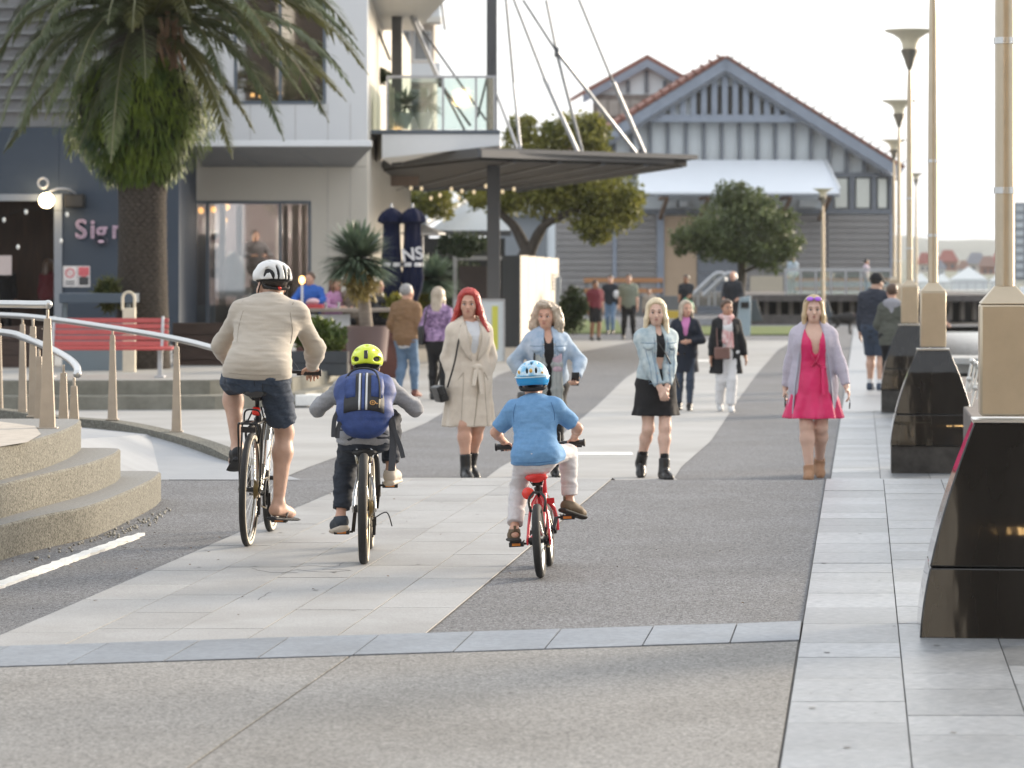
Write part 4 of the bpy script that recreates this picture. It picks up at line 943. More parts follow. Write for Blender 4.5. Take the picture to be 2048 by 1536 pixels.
# bundle of ball ended rods of a moored boat, beyond the quay
t = thing('rod_rack', 'cluster of slanting metal rods with round ends beyond the quay edge', 'rack', tuple(P(1965, 800, 34)))
pal = mat('pale_metal', (.58, .58, .56), rough=.3, metal=.7, var=.05)
for k, (x, y) in enumerate(((1944, 722), (1951, 727), (1957, 733), (1966, 740), (1938, 758), (1950, 776))):
    b = MB(); a = P(x, y, 33.5); b.tube([a, P(x-12, y+58, 33.5)], .012, 8); b.ell(a, (.03, .03, .03), 10, 8); b.build('rod', pal, t, world=True)
b = MB(); b.tube(spline([P(1925, 790, 33.6), P(1945, 770, 33.6), P(1975, 776, 33.6), P(1995, 790, 33.6)], 5), .022, 8); b.build('cross_bar', pal, t, world=True)
# floating pontoon and pale pipes
t = thing('pontoon', 'long pale floating pontoon with rails on the water right of the lamps', 'pontoon', tuple(P(1960, 720, 62)))
pon = mat('pontoon_grey', (.42, .42, .41), rough=.7, var=.12, vs=3)
b = MB(); b.fbox(1890, 716, 2300, 728, 60, 1.6); b.fbox(1890, 728, 2300, 746, 60.3, 1.2); b.build('deck', pon, t, world=True)
b = MB(); b.fbox(1900, 745, 2300, 805, 60.8, .5); b.build('hull', mat('pontoon_dark', (.06, .06, .06), rough=.8, var=.2), t, world=True)
t = thing('breakwater', 'long pale concrete beam above dark piles across the harbour water', 'breakwater', tuple(P(1940, 650, 135)))
b = MB(); b.fbox(1850, 626, 2500, 638, 135, 1.2); b.build('beam', mat('pale_concrete_beam', (.55, .54, .51), rough=.8, var=.1, vs=2), t, world=True)
b = MB(); b.fbox(1850, 638, 2500, 664, 135.3, .8); b.build('pile_wall', dkt, t, world=True)
t = thing('jetty', 'far jetty with pale deck edge and dark underside, right of the second lamp', 'jetty', tuple(P(1930, 620, 160)))
b = MB(); b.fbox(1815, 581, 2500, 590, 160, 3); b.build('deck', mat('pale_concrete_beam', (.55, .54, .51)), t, world=True)
b = MB(); b.fbox(1815, 590, 2500, 602, 160.5, 2); b.build('beam', dkt, t, world=True)
for k in range(12):
    b = MB(); b.fbox(1830+k*34, 602, 1838+k*34, 640, 161, .4); b.build('pile', dkt, t, world=True)
for k in range(26):
    b = MB(); b.fbox(1822+k*16, 566, 1823.5+k*16, 581, 160.1, .05); b.build('rail_post', galv, t, world=True)
b = MB(); b.fbox(1815, 564, 2500, 566, 160.08, .08); b.build('rail', galv, t, world=True)
t = thing('boat', 'blue and white moored boat hull at the right edge of the picture', 'boat', tuple(P(2060, 625, 120)))
b = MB(); b.hexa([P(2030, 628, 118), P(2140, 628, 118), P(2140, 628, 122), P(2030, 628, 122), P(2026, 606, 118), P(2146, 606, 118), P(2146, 606, 122), P(2026, 606, 122)]); b.build('hull', mat('blue_hull', (.05, .22, .55), rough=.3, var=.05), t, world=True, bevel=.05)
b = MB(); b.fbox(2028, 600, 2146, 606, 118, 4); b.build('gunwale', fasc, t, world=True)
b = MB(); b.fbox(2060, 575, 2130, 600, 119, 2.5); b.build('cabin', fasc, t, world=True, bevel=.05)
# marquees, sheds, houses, trees and hills of the far shore
shore = mat('far_shore_land', (.16, .17, .13), rough=.9, var=.2, vs=.02)
b = MB(); b.add([(40, 330, -1.6), (900, 330, -1.6), (900, 900, 1.0), (40, 900, 1.0)], [(0, 1, 2, 3)]); b.build('far_shore', shore, kind='structure', smooth=0)
tent = mat('marquee_white', (.66, .68, .67), rough=.7, var=.04)
for i, (x0, x1, yt, yb, Y) in enumerate(((1908, 1976, 533, 580, 330), (1868, 1906, 546, 580, 340), (1985, 2032, 540, 580, 335), (1826, 1862, 545, 582, 345))):
    o = P((x0+x1)/2, yb, Y); t = thing('marquee', ('largest white peaked marquee', 'small white peaked marquee left of the largest one', 'white peaked marquee just right of the largest one', 'white peaked marquee behind the third lamp pole')[i]+' on the far shore', 'marquee', tuple(o), group='white marquees on the far shore')
    ym = yt+(yb-yt)*.55; xm = (x0+x1)/2; dpt = (x1-x0)*Y/F
    b = MB(); a = [P(x0, ym, Y), P(x1, ym, Y), P(x1, ym, Y)+Vector((0, dpt, 0)), P(x0, ym, Y)+Vector((0, dpt, 0))]; pk = P(xm, yt, Y)+Vector((0, dpt/2, 0))
    V = a+[pk]; b.add(V, [(0, 1, 4), (1, 2, 4), (2, 3, 4), (3, 0, 4), (3, 2, 1, 0)]); b.build('roof', tent, t, world=True, smooth=0)
    b = MB(); b.fbox(x0, ym+.4, x1, yb, Y+.05, dpt-.1); b.build('wall', tent, t, world=True)
rnd = random.Random(5)
rfm = [mat('far_roof_red', (.30, .12, .10), rough=.8, var=.15), mat('far_roof_grey', (.22, .22, .24), rough=.8, var=.1), mat('far_roof_brown', (.26, .17, .14), rough=.8, var=.1)]
wlm = [mat('far_wall_cream', (.55, .50, .44), rough=.8, var=.05), mat('far_wall_white', (.62, .64, .66), rough=.8, var=.05), mat('far_wall_brick', (.32, .18, .14), rough=.8, var=.1)]
hl = ['cream house with a red roof', 'white house with a grey roof', 'brick house with a red roof', 'white shed with a brown roof', 'cream house with a grey roof', 'brick house with a brown roof', 'white house with a red roof', 'cream shed with a brown roof']
hm = [(0, 0), (1, 1), (2, 0), (1, 2), (0, 1), (2, 2), (1, 0), (0, 2)]
for i, (x0, x1, y0, yb, Y) in enumerate(((1838, 1862, 505, 556, 520), (1866, 1890, 520, 560, 480), (1880, 1915, 500, 552, 560), (1918, 1938, 521, 560, 470), (1936, 1972, 505, 556, 540), (1962, 1990, 512, 560, 500), (1985, 2032, 503, 556, 550), (2008, 2042, 520, 566, 470))):
    o = P((x0+x1)/2, yb, Y); t = thing('far_house', hl[i]+' across the water, '+('left of the second lamp pole', 'just right of the second lamp pole', 'second right of the second lamp pole', 'between the second and nearest pole', 'wide roofed, between the poles', 'left of the nearest pole', 'behind the nearest pole', 'at the right edge')[i], 'house', tuple(o), group='houses on the far shore')
    wd = (x1-x0)*Y/F; ym = y0+(yb-y0)*.45; a, b_ = P(x0, ym, Y), P(x1, ym, Y); r_ = P((x0+x1)/2, y0, Y)
    b = MB(); b.fbox(x0, ym, x1, yb+6, Y, wd*.8); b.build('wall', wlm[hm[i][0]], t, world=True)
    b = MB(); q_ = [a+Vector((-.3, -.3, 0)), b_+Vector((.3, -.3, 0)), b_+Vector((.3, wd*.8+.3, 0)), a+Vector((-.3, wd*.8+.3, 0))]; dd = (b_-a)*.22
    p1, p2 = a+dd, b_-dd; p1 = Vector((p1.x, Y+wd*.4, r_.z)); p2 = Vector((p2.x, Y+wd*.4, r_.z))
    b.add(q_+[p1, p2], [(0, 1, 5, 4), (1, 2, 5), (2, 3, 4, 5), (3, 0, 4), (3, 2, 1, 0)]); b.build('roof', rfm[hm[i][1]], t, world=True, smooth=0)
    for k in (.22, .62):
        b = MB(); b.fbox(x0+(x1-x0)*k, ym+5, x0+(x1-x0)*(k+.18), ym+13, Y-.06, .1); b.build('window', mat('far_window', (.10, .11, .13), rough=.3, var=.05), t, world=True)
# mid-rise at the right edge
t = thing('apartment_tower', 'grey mid rise apartment block with rows of windows at the right edge', 'building', tuple(P(2060, 560, 420)))
b = MB(); b.fbox(2029, 405, 2120, 566, 420, 14); b.build('wall', mat('tower_grey', (.20, .22, .25), rough=.7, var=.05), t, world=True)
for r in range(9):
    for c in range(4):
        b = MB(); b.fbox(2032+c*22, 412+r*16.5, 2047+c*22, 422+r*16.5, 419.8, .4); b.build('window', mat('tower_window', (.42, .46, .50), rough=.2, var=.2, vs=.3), t, world=True)
# hills
hm_ = mat('far_hills', (.085, .105, .10), rough=1, var=.15, vs=.01)
b = MB(); V = []; Fs = []; n = 60
for i in range(n+1):
    px = 1500+i*30; y = 478+6*math.sin(i*.45+1)+4*math.sin(i*1.1)-5*math.exp(-((px-1900)/60)**2)
    a = P(px, 530, 1800); c = P(px, y, 2600); V += [(a.x, a.y, -2.2), tuple(P(px, (y+520)/2, 2150)), tuple(c), (c.x*1.3, 3600, -2)]
for i in range(n):
    for k in range(3): Fs.append((4*i+k, 4*i+4+k, 4*i+5+k, 4*i+1+k))
b.add(V, Fs); b.build('hills', hm_, kind='structure', smooth=60)

# the tall hotel behind the photographer, seen only as a reflection in the polished stone
hot = thing('hotel', 'tall brown hotel facade on the near side of the promenade', 'building', (6, -26, 0))
b = MB(); b.box((4, 4, 17), (46, 8, 34)); b.build('wall', mat('hotel_brown', (.05, .042, .036), rough=.8, var=.1), hot)
wm_ = mat('warm_window', (1, .62, .25), var=0, emis=14)
for k in range(13):
    b = MB(); b.box((-17+k*3.4, 8.15, 17), (.8, .3, 34)); b.build('fin', mat('hotel_fin', (.80, .75, .66), rough=.7), hot)
for k in range(16):
    b = MB(); b.box((-15.3+(k*5 % 13)*3.4, 8.02, 4+(k*7 % 9)*1.9), (.7, .1, .7)); b.build('lit_window', wm_, hot)

hz_m = bpy.data.materials.new('haze_air'); hz_m.use_nodes = True; n_ = hz_m.node_tree; n_.nodes.remove(n_.nodes['Principled BSDF'])
pv = n_.nodes.new('ShaderNodeVolumePrincipled'); pv.inputs['Color'].default_value = (.86, .90, .95, 1); pv.inputs['Density'].default_value = .00012; pv.inputs['Anisotropy'].default_value = .2
n_.links.new(pv.outputs[0], n_.nodes['Material Output'].inputs['Volume'])
b = MB(); b.box((1800, 3030, 21), (4620, 6200, 50)); hzo = b.build('haze', hz_m, kind='stuff', smooth=0)
# ---------------------------------------------------------------- trees and plants
rg = np.random.default_rng(11)
def leafmat(name, c1, c2, vs=1.5, rough=.5, trans=.25):
    if name in MATS: return MATS[name]
    m = mat(name, c1, rough=rough, col2=c2, vs=vs, detail=3, spec=.35)
    t = m.node_tree; b = t.nodes['Principled BSDF']; b.inputs['Transmission Weight'].default_value = 0
    b.inputs['Subsurface Weight'].default_value = 0
    tl = t.nodes.new('ShaderNodeBsdfTranslucent'); mx = t.nodes.new('ShaderNodeMixShader'); mx.inputs[0].default_value = trans
    src = b.inputs['Base Color'].links[0].from_socket; t.links.new(src, tl.inputs[0])
    t.links.new(b.outputs[0], mx.inputs[1]); t.links.new(tl.outputs[0], mx.inputs[2]); t.links.new(mx.outputs[0], t.nodes['Material Output'].inputs[0])
    return m
def np_obj(name, V, Fq, m, parent=None, smooth=True, mi=None, kind=None):
    """mesh from numpy quads (Nx4) or tris"""
    me = bpy.data.meshes.new(name); V = np.asarray(V, np.float32); Fq = np.asarray(Fq, np.int32); k = Fq.shape[1]
    me.vertices.add(len(V)); me.vertices.foreach_set('co', V.ravel())
    me.loops.add(Fq.size); me.loops.foreach_set('vertex_index', Fq.ravel())
    me.polygons.add(len(Fq)); me.polygons.foreach_set('loop_start', np.arange(0, Fq.size, k, dtype=np.int32))
    me.polygons.foreach_set('loop_total', np.full(len(Fq), k, np.int32))
    for q in (m if isinstance(m, (list, tuple)) else [m]): me.materials.append(q)
    if mi is not None: me.polygons.foreach_set('material_index', np.asarray(mi, np.int32))
    me.update(calc_edges=True); me.validate()
    if smooth: me.shade_smooth()
    o = bpy.data.objects.new(name, me); COL.objects.link(o)
    if parent is not None: o.parent = parent
    tag(o, kind=kind); return o
def leaves(cent, dirs, ln, wd, rnd_=.35):
    """one bent leaf (two quads) at each centre"""
    n = len(cent); d = dirs+rg.normal(0, rnd_, (n, 3)); d /= np.linalg.norm(d, axis=1)[:, None]
    s = np.cross(d, rg.normal(0, 1, (n, 3))); s /= np.linalg.norm(s, axis=1)[:, None]; nn = np.cross(s, d)
    L = ln*rg.uniform(.6, 1.3, n)[:, None]; W = wd*rg.uniform(.7, 1.2, n)[:, None]
    p0 = cent-d*L*.5; p1 = cent+d*L*.5-nn*L*.12
    V = np.stack([p0-s*W*.25, p0+s*W*.25, cent+s*W*.5+nn*L*.05, cent-s*W*.5+nn*L*.05, p1+s*W*.08, p1-s*W*.08], 1).reshape(-1, 3)
    o = np.arange(n)[:, None]*6
    Fq = np.concatenate([o+np.array([0, 1, 2, 3]), o+np.array([3, 2, 4, 5])]); return V, Fq
def crown_points(clumps, n, shell=.55):
    w = np.array([c[3]*c[4]*c[5] for c in clumps])**.75; w /= w.sum(); idx = rg.choice(len(clumps), n, p=w)
    C = np.array(clumps)[idx]; u = rg.normal(0, 1, (n, 3)); u /= np.linalg.norm(u, axis=1)[:, None]
    r = rg.uniform(0, 1, n)**shell*rg.uniform(.75, 1.15, n); return C[:, :3]+u*C[:, 3:6]*r[:, None], u
def limb(b, pts, r0, r1, n=8):
    pts = spline(pts, 5); m = len(pts); b.tube(pts, [r0+(r1-r0)*i/(m-1) for i in range(m)], n)
bark = mat('dark_bark', (.055, .045, .036), rough=.9, var=.4, vs=8, bump=1, bs=18, stretch=(1, 1, .3))
def tree(name, label, Y, base, trunk, clump_px, n, lm, leaf=(.17, .07), r=(.22, .07), jitter=.18, sub=5):
    """clump_px: (px, py, rx_px, rz_px, depth offset m)"""
    o = P(*base, Y); t = thing(name, label, 'tree', (o.x, o.y, gz(Y)))
    s = Y/F; cl = []
    for px, py, rx, rz, dy in clump_px:
        c = P(px, py, Y)-t.location; R_ = (rx*s, rx*s, rz*s)
        cl.append((c.x, dy, c.z, *R_))
        for k in range(sub):                       # bumps that break the outline
            u = rg.normal(0, 1, 3); u /= np.linalg.norm(u); f = rg.uniform(.28, .5)
            cl.append((c.x+u[0]*R_[0]*.9, dy+u[1]*R_[1]*.9, c.z+u[2]*R_[2]*.9, R_[0]*f, R_[1]*f, R_[2]*f))
    pts, u = crown_points(cl, n); V, Fq = leaves(pts, u*.6+np.array([0, 0, .25]), leaf[0], leaf[1], .6)
    np_obj('crown', V, Fq, lm, t, smooth=False)
    b = MB()
    for pl, r0, r1 in trunk: limb(b, [P(x, y, Y)-t.location+Vector((0, dy, 0)) for x, y, dy in pl], r0, r1)
    b.build('trunk', bark, t, smooth=70); return t
lm1 = leafmat('olive_leaves', (.075, .095, .02), (.30, .28, .06), .9, trans=.35)
tree('spreading_tree', 'large spreading yellow green tree with forked trunk behind the canopy and kiosk', 108, (1060, 640),
     [([(1052, 640, 0), (1054, 560, 0), (1050, 520, 0), (1060, 500, 0)], .34, .26), ([(1060, 505, 0), (1085, 455, -.3), (1130, 430, -.6), (1200, 400, -.5)], .2, .07), ([(1058, 510, 0), (1030, 455, .3), (1000, 425, .4), (975, 380, .5)], .22, .07), ([(1062, 500, 0), (1085, 460, .2), (1100, 400, .5), (1120, 320, .6)], .16, .05)],
     [(1120, 380, 95, 65, 0), (1215, 390, 72, 52, -.4), (1190, 450, 55, 32, -.6), (1245, 425, 45, 40, -.2), (1040, 390, 60, 45, .3), (965, 385, 50, 40, .5), (1150, 265, 62, 48, .8), (1085, 290, 50, 50, .9), (1030, 270, 28, 45, .9), (1190, 290, 38, 40, .6), (1060, 245, 14, 16, .9), (1280, 400, 16, 22, 0), (1190, 475, 20, 18, -.7), (860, 400, 60, 32, 2)], 19000, lm1, leaf=(.20, .095))
lm2 = leafmat('dark_green_leaves', (.045, .068, .03), (.17, .20, .085), .8, trans=.3)
tree('round_tree', 'round headed dark green tree in front of the tan door of the hall', 116, (1480, 640),
     [([(1482, 640, 0), (1480, 590, 0), (1484, 545, 0), (1480, 510, 0)], .20, .13), ([(1482, 520, 0), (1450, 490, 0), (1410, 470, 0)], .09, .04), ([(1482, 525, 0), (1520, 500, 0), (1560, 480, 0)], .09, .04), ([(1484, 545, 0), (1520, 530, -.3), (1560, 520, -.3)], .07, .03)],
     [(1470, 445, 90, 55, 0), (1400, 470, 55, 38, 0), (1370, 480, 34, 26, -.2), (1545, 455, 60, 45, 0), (1575, 490, 36, 34, 0), (1455, 385, 32, 28, 0), (1500, 405, 50, 36, 0), (1510, 505, 60, 28, -.3), (1540, 530, 32, 20, -.4), (1440, 500, 60, 26, -.3), (1412, 505, 14, 18, 0)], 11000, lm2, leaf=(.18, .085))
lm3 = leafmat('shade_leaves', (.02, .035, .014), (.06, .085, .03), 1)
def bush(label, Y, px, py, rx, rz, n, lm, leaf=(.12, .05), name='shrub', zb=None, group=None):
    o = P(px, py+rz, Y); t = thing(name, label, 'plant', tuple(o), group=group); s = Y/F
    cl = [(0, 0, rz*s, rx*s, rx*s*.7, rz*s)]
    for k in range(7):
        u = rg.normal(0, 1, 3); u /= np.linalg.norm(u); cl.append((u[0]*rx*s*.8, u[1]*rx*s*.5, rz*s*(1+u[2]*.8), rx*s*.35, rx*s*.35, rz*s*.4))
    pts, u = crown_points(cl, n); V, Fq = leaves(pts, u*.5+np.array([0, 0, .5]), leaf[0], leaf[1], .5); np_obj('foliage', V, Fq, lm, t, smooth=False)
    b = MB()
    for k in range(4): limb(b, [(rg.normal(0, .05), 0, -.05), (rg.normal(0, rx*s*.3), 0, rz*s*.7), (rg.normal(0, rx*s*.6), 0, rz*s*1.5)], .02, .008, 5)
    b.build('stem', bark, t); return t
lmy = leafmat('yellow_green_leaves', (.07, .10, .015), (.30, .26, .03), 4); lmg = leafmat('fresh_leaves', (.04, .075, .02), (.15, .19, .04), 4)
bush('leafy green plants growing in the low charcoal planter box', 51.3, 640, 672, 55, 34, 2600, lmg, (.10, .05))
bush('yellow green flowering shrub behind the brown jacket man', 62, 778, 622, 45, 32, 2000, lmy, (.10, .05))
bush('sunlit yellow green shrub between the strolling man and the purple blouse woman', 64, 845, 600, 34, 46, 2400, lmy, (.11, .05))
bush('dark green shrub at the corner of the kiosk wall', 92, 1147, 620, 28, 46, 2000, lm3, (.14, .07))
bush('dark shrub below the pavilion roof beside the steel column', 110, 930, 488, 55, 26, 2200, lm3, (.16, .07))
bush('low shrub in the slot of the blue grey counter beside the palm', 51.4, 215, 590, 22, 26, 500, leafmat('strappy_leaves', (.035, .055, .02), (.16, .16, .05), 4), (.30, .04))
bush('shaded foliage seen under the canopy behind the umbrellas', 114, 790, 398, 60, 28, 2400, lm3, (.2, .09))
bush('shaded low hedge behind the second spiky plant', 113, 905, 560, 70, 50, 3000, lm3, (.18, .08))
bush('dark potted shrubs on the upper balcony beside the corner post', 77, 762, 152, 22, 14, 600, lm3, (.13, .05))
# spiky dragon trees
def spiky(label, Y, px, py, rad, trunk_px, n=420, w=.035, base=None):
    o = P(*trunk_px[0], Y); t = thing('dragon_tree', label, 'plant', tuple(o), group='spiky dragon trees in pots'); s = Y/F; c = P(px, py, Y)-o
    b = MB(); pts = [P(x, y, Y)-o for x, y in trunk_px]
    if len(pts) > 1: limb(b, pts, rad*s*.16, rad*s*.12, 10); b.build('trunk', mat('grey_trunk', (.24, .20, .165), rough=.9, var=.25, vs=6, bump=.8, bs=30, stretch=(1, 1, 3)), t, smooth=70)
    V = []; Fq = []
    for i in range(n):
        th = rg.uniform(0, 2*np.pi); el = np.arcsin(rg.uniform(-.55, 1)); d = Vector((math.cos(th)*math.cos(el), math.sin(th)*math.cos(el), math.sin(el)))
        L = rad*s*rg.uniform(.8, 1.15); sd_ = d.cross(Vector((0, 0, 1)))
        if sd_.length < .05: sd_ = Vector((1, 0, 0))
        sd_.normalize(); k0 = len(V); droop = L*rg.uniform(.05, .30)*(1-abs(d.z)*.5)
        for j, (f, ww) in enumerate(((.08, .9), (.4, 1.0), (.75, .7), (1.0, .08))):
            p = Vector(c)+d*L*f-Vector((0, 0, droop*f*f)); V += [p-sd_*w*ww, p+sd_*w*ww]
        for j in range(3): Fq.append((k0+2*j, k0+2*j+1, k0+2*j+3, k0+2*j+2))
    np_obj('crown', [tuple(v) for v in V], Fq, leafmat('spiky_leaves', (.05, .088, .062), (.19, .245, .16), 1.6, rough=.4), t, smooth=False); return t
spiky('spiky round headed dragon tree on a bare trunk in the mauve pot', 56, 716, 515, 82, [(733, 655), (727, 590), (718, 540), (716, 515)], 760)
# dry hanging leaves of the first one
bush('dry yellow leaves hanging under the spiky crown of the mauve pot', 55.8, 716, 568, 40, 26, 160, leafmat('dry_leaves', (.20, .16, .05), (.36, .28, .10), 4), (.42, .04), name='dry_leaf_skirt')
spiky('second spiky green plant lower down, right of the navy umbrellas', 64, 868, 560, 60, [(868, 640), (868, 590)], 420)
spiky('small spiky plant behind the balcony glass above the left bowl', 73.2, 812, 210, 40, [(806, 246), (810, 225)], 160, .02)
spiky('small spiky plant behind the balcony glass above the right bowl', 73.2, 852, 205, 44, [(850, 246), (851, 225)], 170, .02)
mau = mat('mauve_pot', (.165, .115, .11), rough=.7, var=.08, vs=3)
o = P(734, 772, 56); t = thing('plant_pot', 'large mauve brown cylindrical pot holding the spiky dragon tree', 'pot', (o.x, o.y, TZ))
hh = P(0, 652, 56).z-TZ; b = MB(); b.lathe([(.33, 0), (.385, hh*.96), (.395, hh), (.36, hh), (.35, hh-.06)], n=32); b.build('shell', mau, t)
b = MB(); b.lathe([(.35, hh-.06), (.01, hh-.05)], n=24, cap=False); b.build('soil', drk, t)
# ---------------------------------------------------------------- date palm with ferns
PY = 52.0; ps_ = PY/F; po = P(285, 770, PY)
palm = thing('date_palm', 'big date palm with thick dark trunk and long arching fronds before the blue cafe', 'palm tree', (po.x, PY, TZ))
pc = lambda x, y, dy=0: P(x, y, PY)-palm.location+Vector((0, dy, 0))
b = MB(); prof = [(x*ps_, P(0, y, PY).z-TZ) for x, y in ((56, 790), (53, 700), (49, 600), (46.5, 480), (46, 400), (50, 340), (60, 260), (70, 180), (64, 90), (40, 40))]
b.lathe([(.01+r, z) for r, z in prof], (0, 0, 0), n=36)
b.build('trunk', mat('palm_trunk', (.050, .040, .032), rough=.95, var=.5, vs=6, stretch=(2, 2, 7), bump=1.5, bs=12), palm, smooth=80)
# leaf scars: flat diamond scales in rows
V = []; Fq = []; zz = .02
k_ = 0
while zz < 3.2:
    rr = np.interp(zz, [q[1] for q in prof], [q[0] for q in prof])+.012; n = 20
    for j in range(n):
        a = 2*np.pi*(j+.5*(k_ % 2))/n+rg.normal(0, .03); da = np.pi/n*.93; h = .042
        if math.sin(a) > .35: continue
        k0 = len(V); bulge = .02+rg.uniform(0, .018)
        for (aa, dz, dr) in ((a-da, 0, 0), (a, -h, .012), (a+da, 0, 0), (a, h*.8, bulge)):
            V.append((math.cos(aa)*(rr+dr), math.sin(aa)*(rr+dr), zz+dz))
        Fq.append((k0, k0+1, k0+2, k0+3))
    zz += .062; k_ += 1
np_obj('trunk_scales', V, Fq, mat('palm_scale', (.034, .028, .022), rough=.95, col2=(.105, .088, .072), vs=9, stretch=(2, 2, 6)), palm, smooth=False, kind='stuff')
frm = leafmat('palm_frond', (.042, .06, .028), (.15, .175, .08), 1.2, rough=.45, trans=.15)
frm2 = leafmat('palm_frond_light', (.06, .07, .022), (.17, .165, .06), 1.2, rough=.45)
rach = mat('frond_rib', (.11, .11, .05), rough=.6, var=.15)
def frond(a, c, e, m, lw=.24, nl=104, hang=.5):
    """quadratic arc a-c-e with leaflets on both sides"""
    a, c, e = Vector(a), Vector(c), Vector(e); V = []; Fq = []; N_ = nl
    pts = [a*(1-t)**2+c*2*t*(1-t)+e*t*t for t in [i/N_ for i in range(N_+1)]]
    L = sum((pts[i+1]-pts[i]).length for i in range(N_))
    for i in range(4, N_+1):
        t = i/N_; d = (pts[i]-pts[i-1]).normalized(); sd_ = d.cross(Vector((0, 0, 1)))
        if sd_.length < .2: sd_ = d.cross(Vector((rg.normal(0, .3), 1, 0)))
        sd_.normalize(); up = sd_.cross(d); lf_ = L*lw*(math.sin(math.pi*min(1, .12+t*.9))**.6+.06)
        for s_ in (-1, 1):
            dr = (sd_*s_*.78+d*.72+up*rg.uniform(.0, .30)+Vector((0, 0, -hang*rg.uniform(.3, 1)))+Vector(rg.normal(0, .07, 3))).normalized()
            wv = d*.017+up*.006; k0 = len(V); p = pts[i]; q_ = p+dr*lf_*.55; r_ = p+dr*lf_+Vector((0, 0, -lf_*.14))
            V += [p-wv, p+wv, q_+wv*1.3, q_-wv*1.3, r_+wv*.2, r_-wv*.2]; Fq += [(k0, k0+1, k0+2, k0+3), (k0+3, k0+2, k0+4, k0+5)]
    o = np_obj('frond', [tuple(v) for v in V], Fq, m, palm, smooth=False)
    b = MB(); b.tube(pts[::8]+[pts[-1]], [.032*(1-.8*i/len(pts[::8])) for i in range(len(pts[::8])+1)], 5); b.build('rib', rach, o); return o
cen = pc(288, 55)
FR = [((e0, y0), (288+(e0-288)*.55, y0-170-abs(e0-288)*.15), d0) for e0, y0, d0 in ((680, 190, 1.8), (610, 200, .4), (540, 130, -1.9), (500, 260, .9), (440, 230, 2.0), (-20, 300, 1.4), (50, 180, -2.3), (105, 310, 1.6), (150, 200, 2.4), (220, 240, 2.8), (-80, 20, -1.0), (660, -10, -1.4), (310, 90, -3.1), (180, 300, -1.2))]+[((725, 108), (520, -170), .3), ((728, 138), (560, -130), 1.2), ((712, 188), (560, -60), -.8), ((578, 285), (500, 20), -1.2), ((482, 322), (420, 70), -1.6), ((652, 60), (480, -190), 1.5), ((700, 60), (520, -210), 2.2),
      ((262, 332), (262, 20), -2.6), ((330, 182), (310, 5), -2.8), ((262, 75), (255, -60), -3.0), ((412, 70), (370, -70), -2.6), ((70, 278), (100, 20), -1.6), ((12, 262), (60, 0), -.6), ((35, 90), (90, -100), -1.2), ((-60, 200), (60, -120), .6),
      ((-120, 100), (60, -200), 1.2), ((130, 250), (170, 10), -2.2), ((520, 200), (440, -30), 1.0), ((470, 190), (420, -10), -2.0), ((590, 150), (470, -80), -1.6), ((200, 110), (220, -80), 2.5), ((60, -60), (150, -230), -1), ((250, -200), (270, -160), -1), ((420, -160), (360, -190), 1), ((560, -60), (430, -220), -1), ((-40, -20), (120, -220), 1.5), ((620, -20), (470, -230), 0.5), ((150, 60), (190, -90), -2.8), ((20, 200), (100, -60), 1.8), ((640, 230), (520, -60), 2.4), ((360, 130), (340, -40), 2.8), ((90, 160), (140, -80), -2.0), ((560, 100), (450, -120), -2.2), ((200, 180), (225, -20), -2.9), ((440, 30), (390, -110), -2.6)]
for i, (e, c, dy) in enumerate(FR):
    frond(Vector(cen)+Vector((rg.normal(0, .08), dy*.06, rg.normal(0, .05))), pc(c[0], c[1], dy*.55), pc(e[0], e[1], dy), frm if (i % 3 or e[0] < 300) else frm2, lw=.118 if abs(e[0]-288) > 120 else .125, hang=.28)
b = MB()
for k in range(14):
    b.k = 0; a = pc(330+rg.uniform(-6, 40), 25+rg.uniform(0, 80), -.55); b.bar(a, a+Vector((rg.normal(.05, .1), -.05, -rg.uniform(.25, .5))), .07, .03)
b.build('dead_stalks', mat('dead_stalk', (.16, .10, .06), rough=.9, var=.3), palm, kind='stuff')
# fern mass around the trunk
fern = thing('fern_clump', 'mass of bright hanging ferns wrapped round the top of the palm trunk', 'fern', tuple(pc(283, 250)+palm.location))
V = []; Fq = []; fo = Vector(fern.location)-palm.location
for i in range(7500):
    th = rg.uniform(0, 2*np.pi); u = rg.uniform(0, 1); py = 110+245*u
    # profile radius in px by height
    rp = float(np.interp(py, [110, 150, 200, 250, 290, 330, 372], [80, 128, 158, 150, 122, 82, 44]))
    if math.cos(th) > 0: rp *= .98
    if math.sin(th) > .5: continue
    r_ = rp*ps_*rg.uniform(.72, 1.0)*(1+.10*math.sin(5*th+u*9)+.07*math.sin(11*th-u*15)); p = Vector((math.cos(th)*r_, math.sin(th)*r_*.85, pc(0, py).z))+Vector((pc(278, 0).x, 0, 0))-fo
    out = Vector((math.cos(th), math.sin(th), 0)); d = (out*rg.uniform(.1, .7)+Vector((rg.normal(0, .25), rg.normal(0, .25), -1))).normalized(); L = rg.uniform(.12, .30)
    sd_ = d.cross(out+Vector((0, 0, .2)))
    if sd_.length < .1: sd_ = Vector((1, 0, 0))
    sd_.normalize(); k0 = len(V); w_ = rg.uniform(.009, .02); nn = sd_.cross(d)
    for f, ww, lift in ((0, .4, .0), (.4, 1, .05), (.75, .8, .03), (1, .1, -.03)):
        q_ = p+d*L*f+nn*lift*L*2; V += [q_-sd_*w_*ww, q_+sd_*w_*ww]
    for j in range(3): Fq.append((k0+2*j, k0+2*j+1, k0+2*j+3, k0+2*j+2))
np_obj('fronds', [tuple(v) for v in V], Fq, leafmat('fern_fronds', (.022, .055, .008), (.17, .23, .022), 2.2, rough=.5, trans=.3), fern, smooth=False, kind='stuff')
b = MB(); b.ell(pc(280, 215)-fo, (.98, .8, .85), 20, 12); b.ell(pc(284, 310)-fo, (.55, .5, .5), 16, 10)
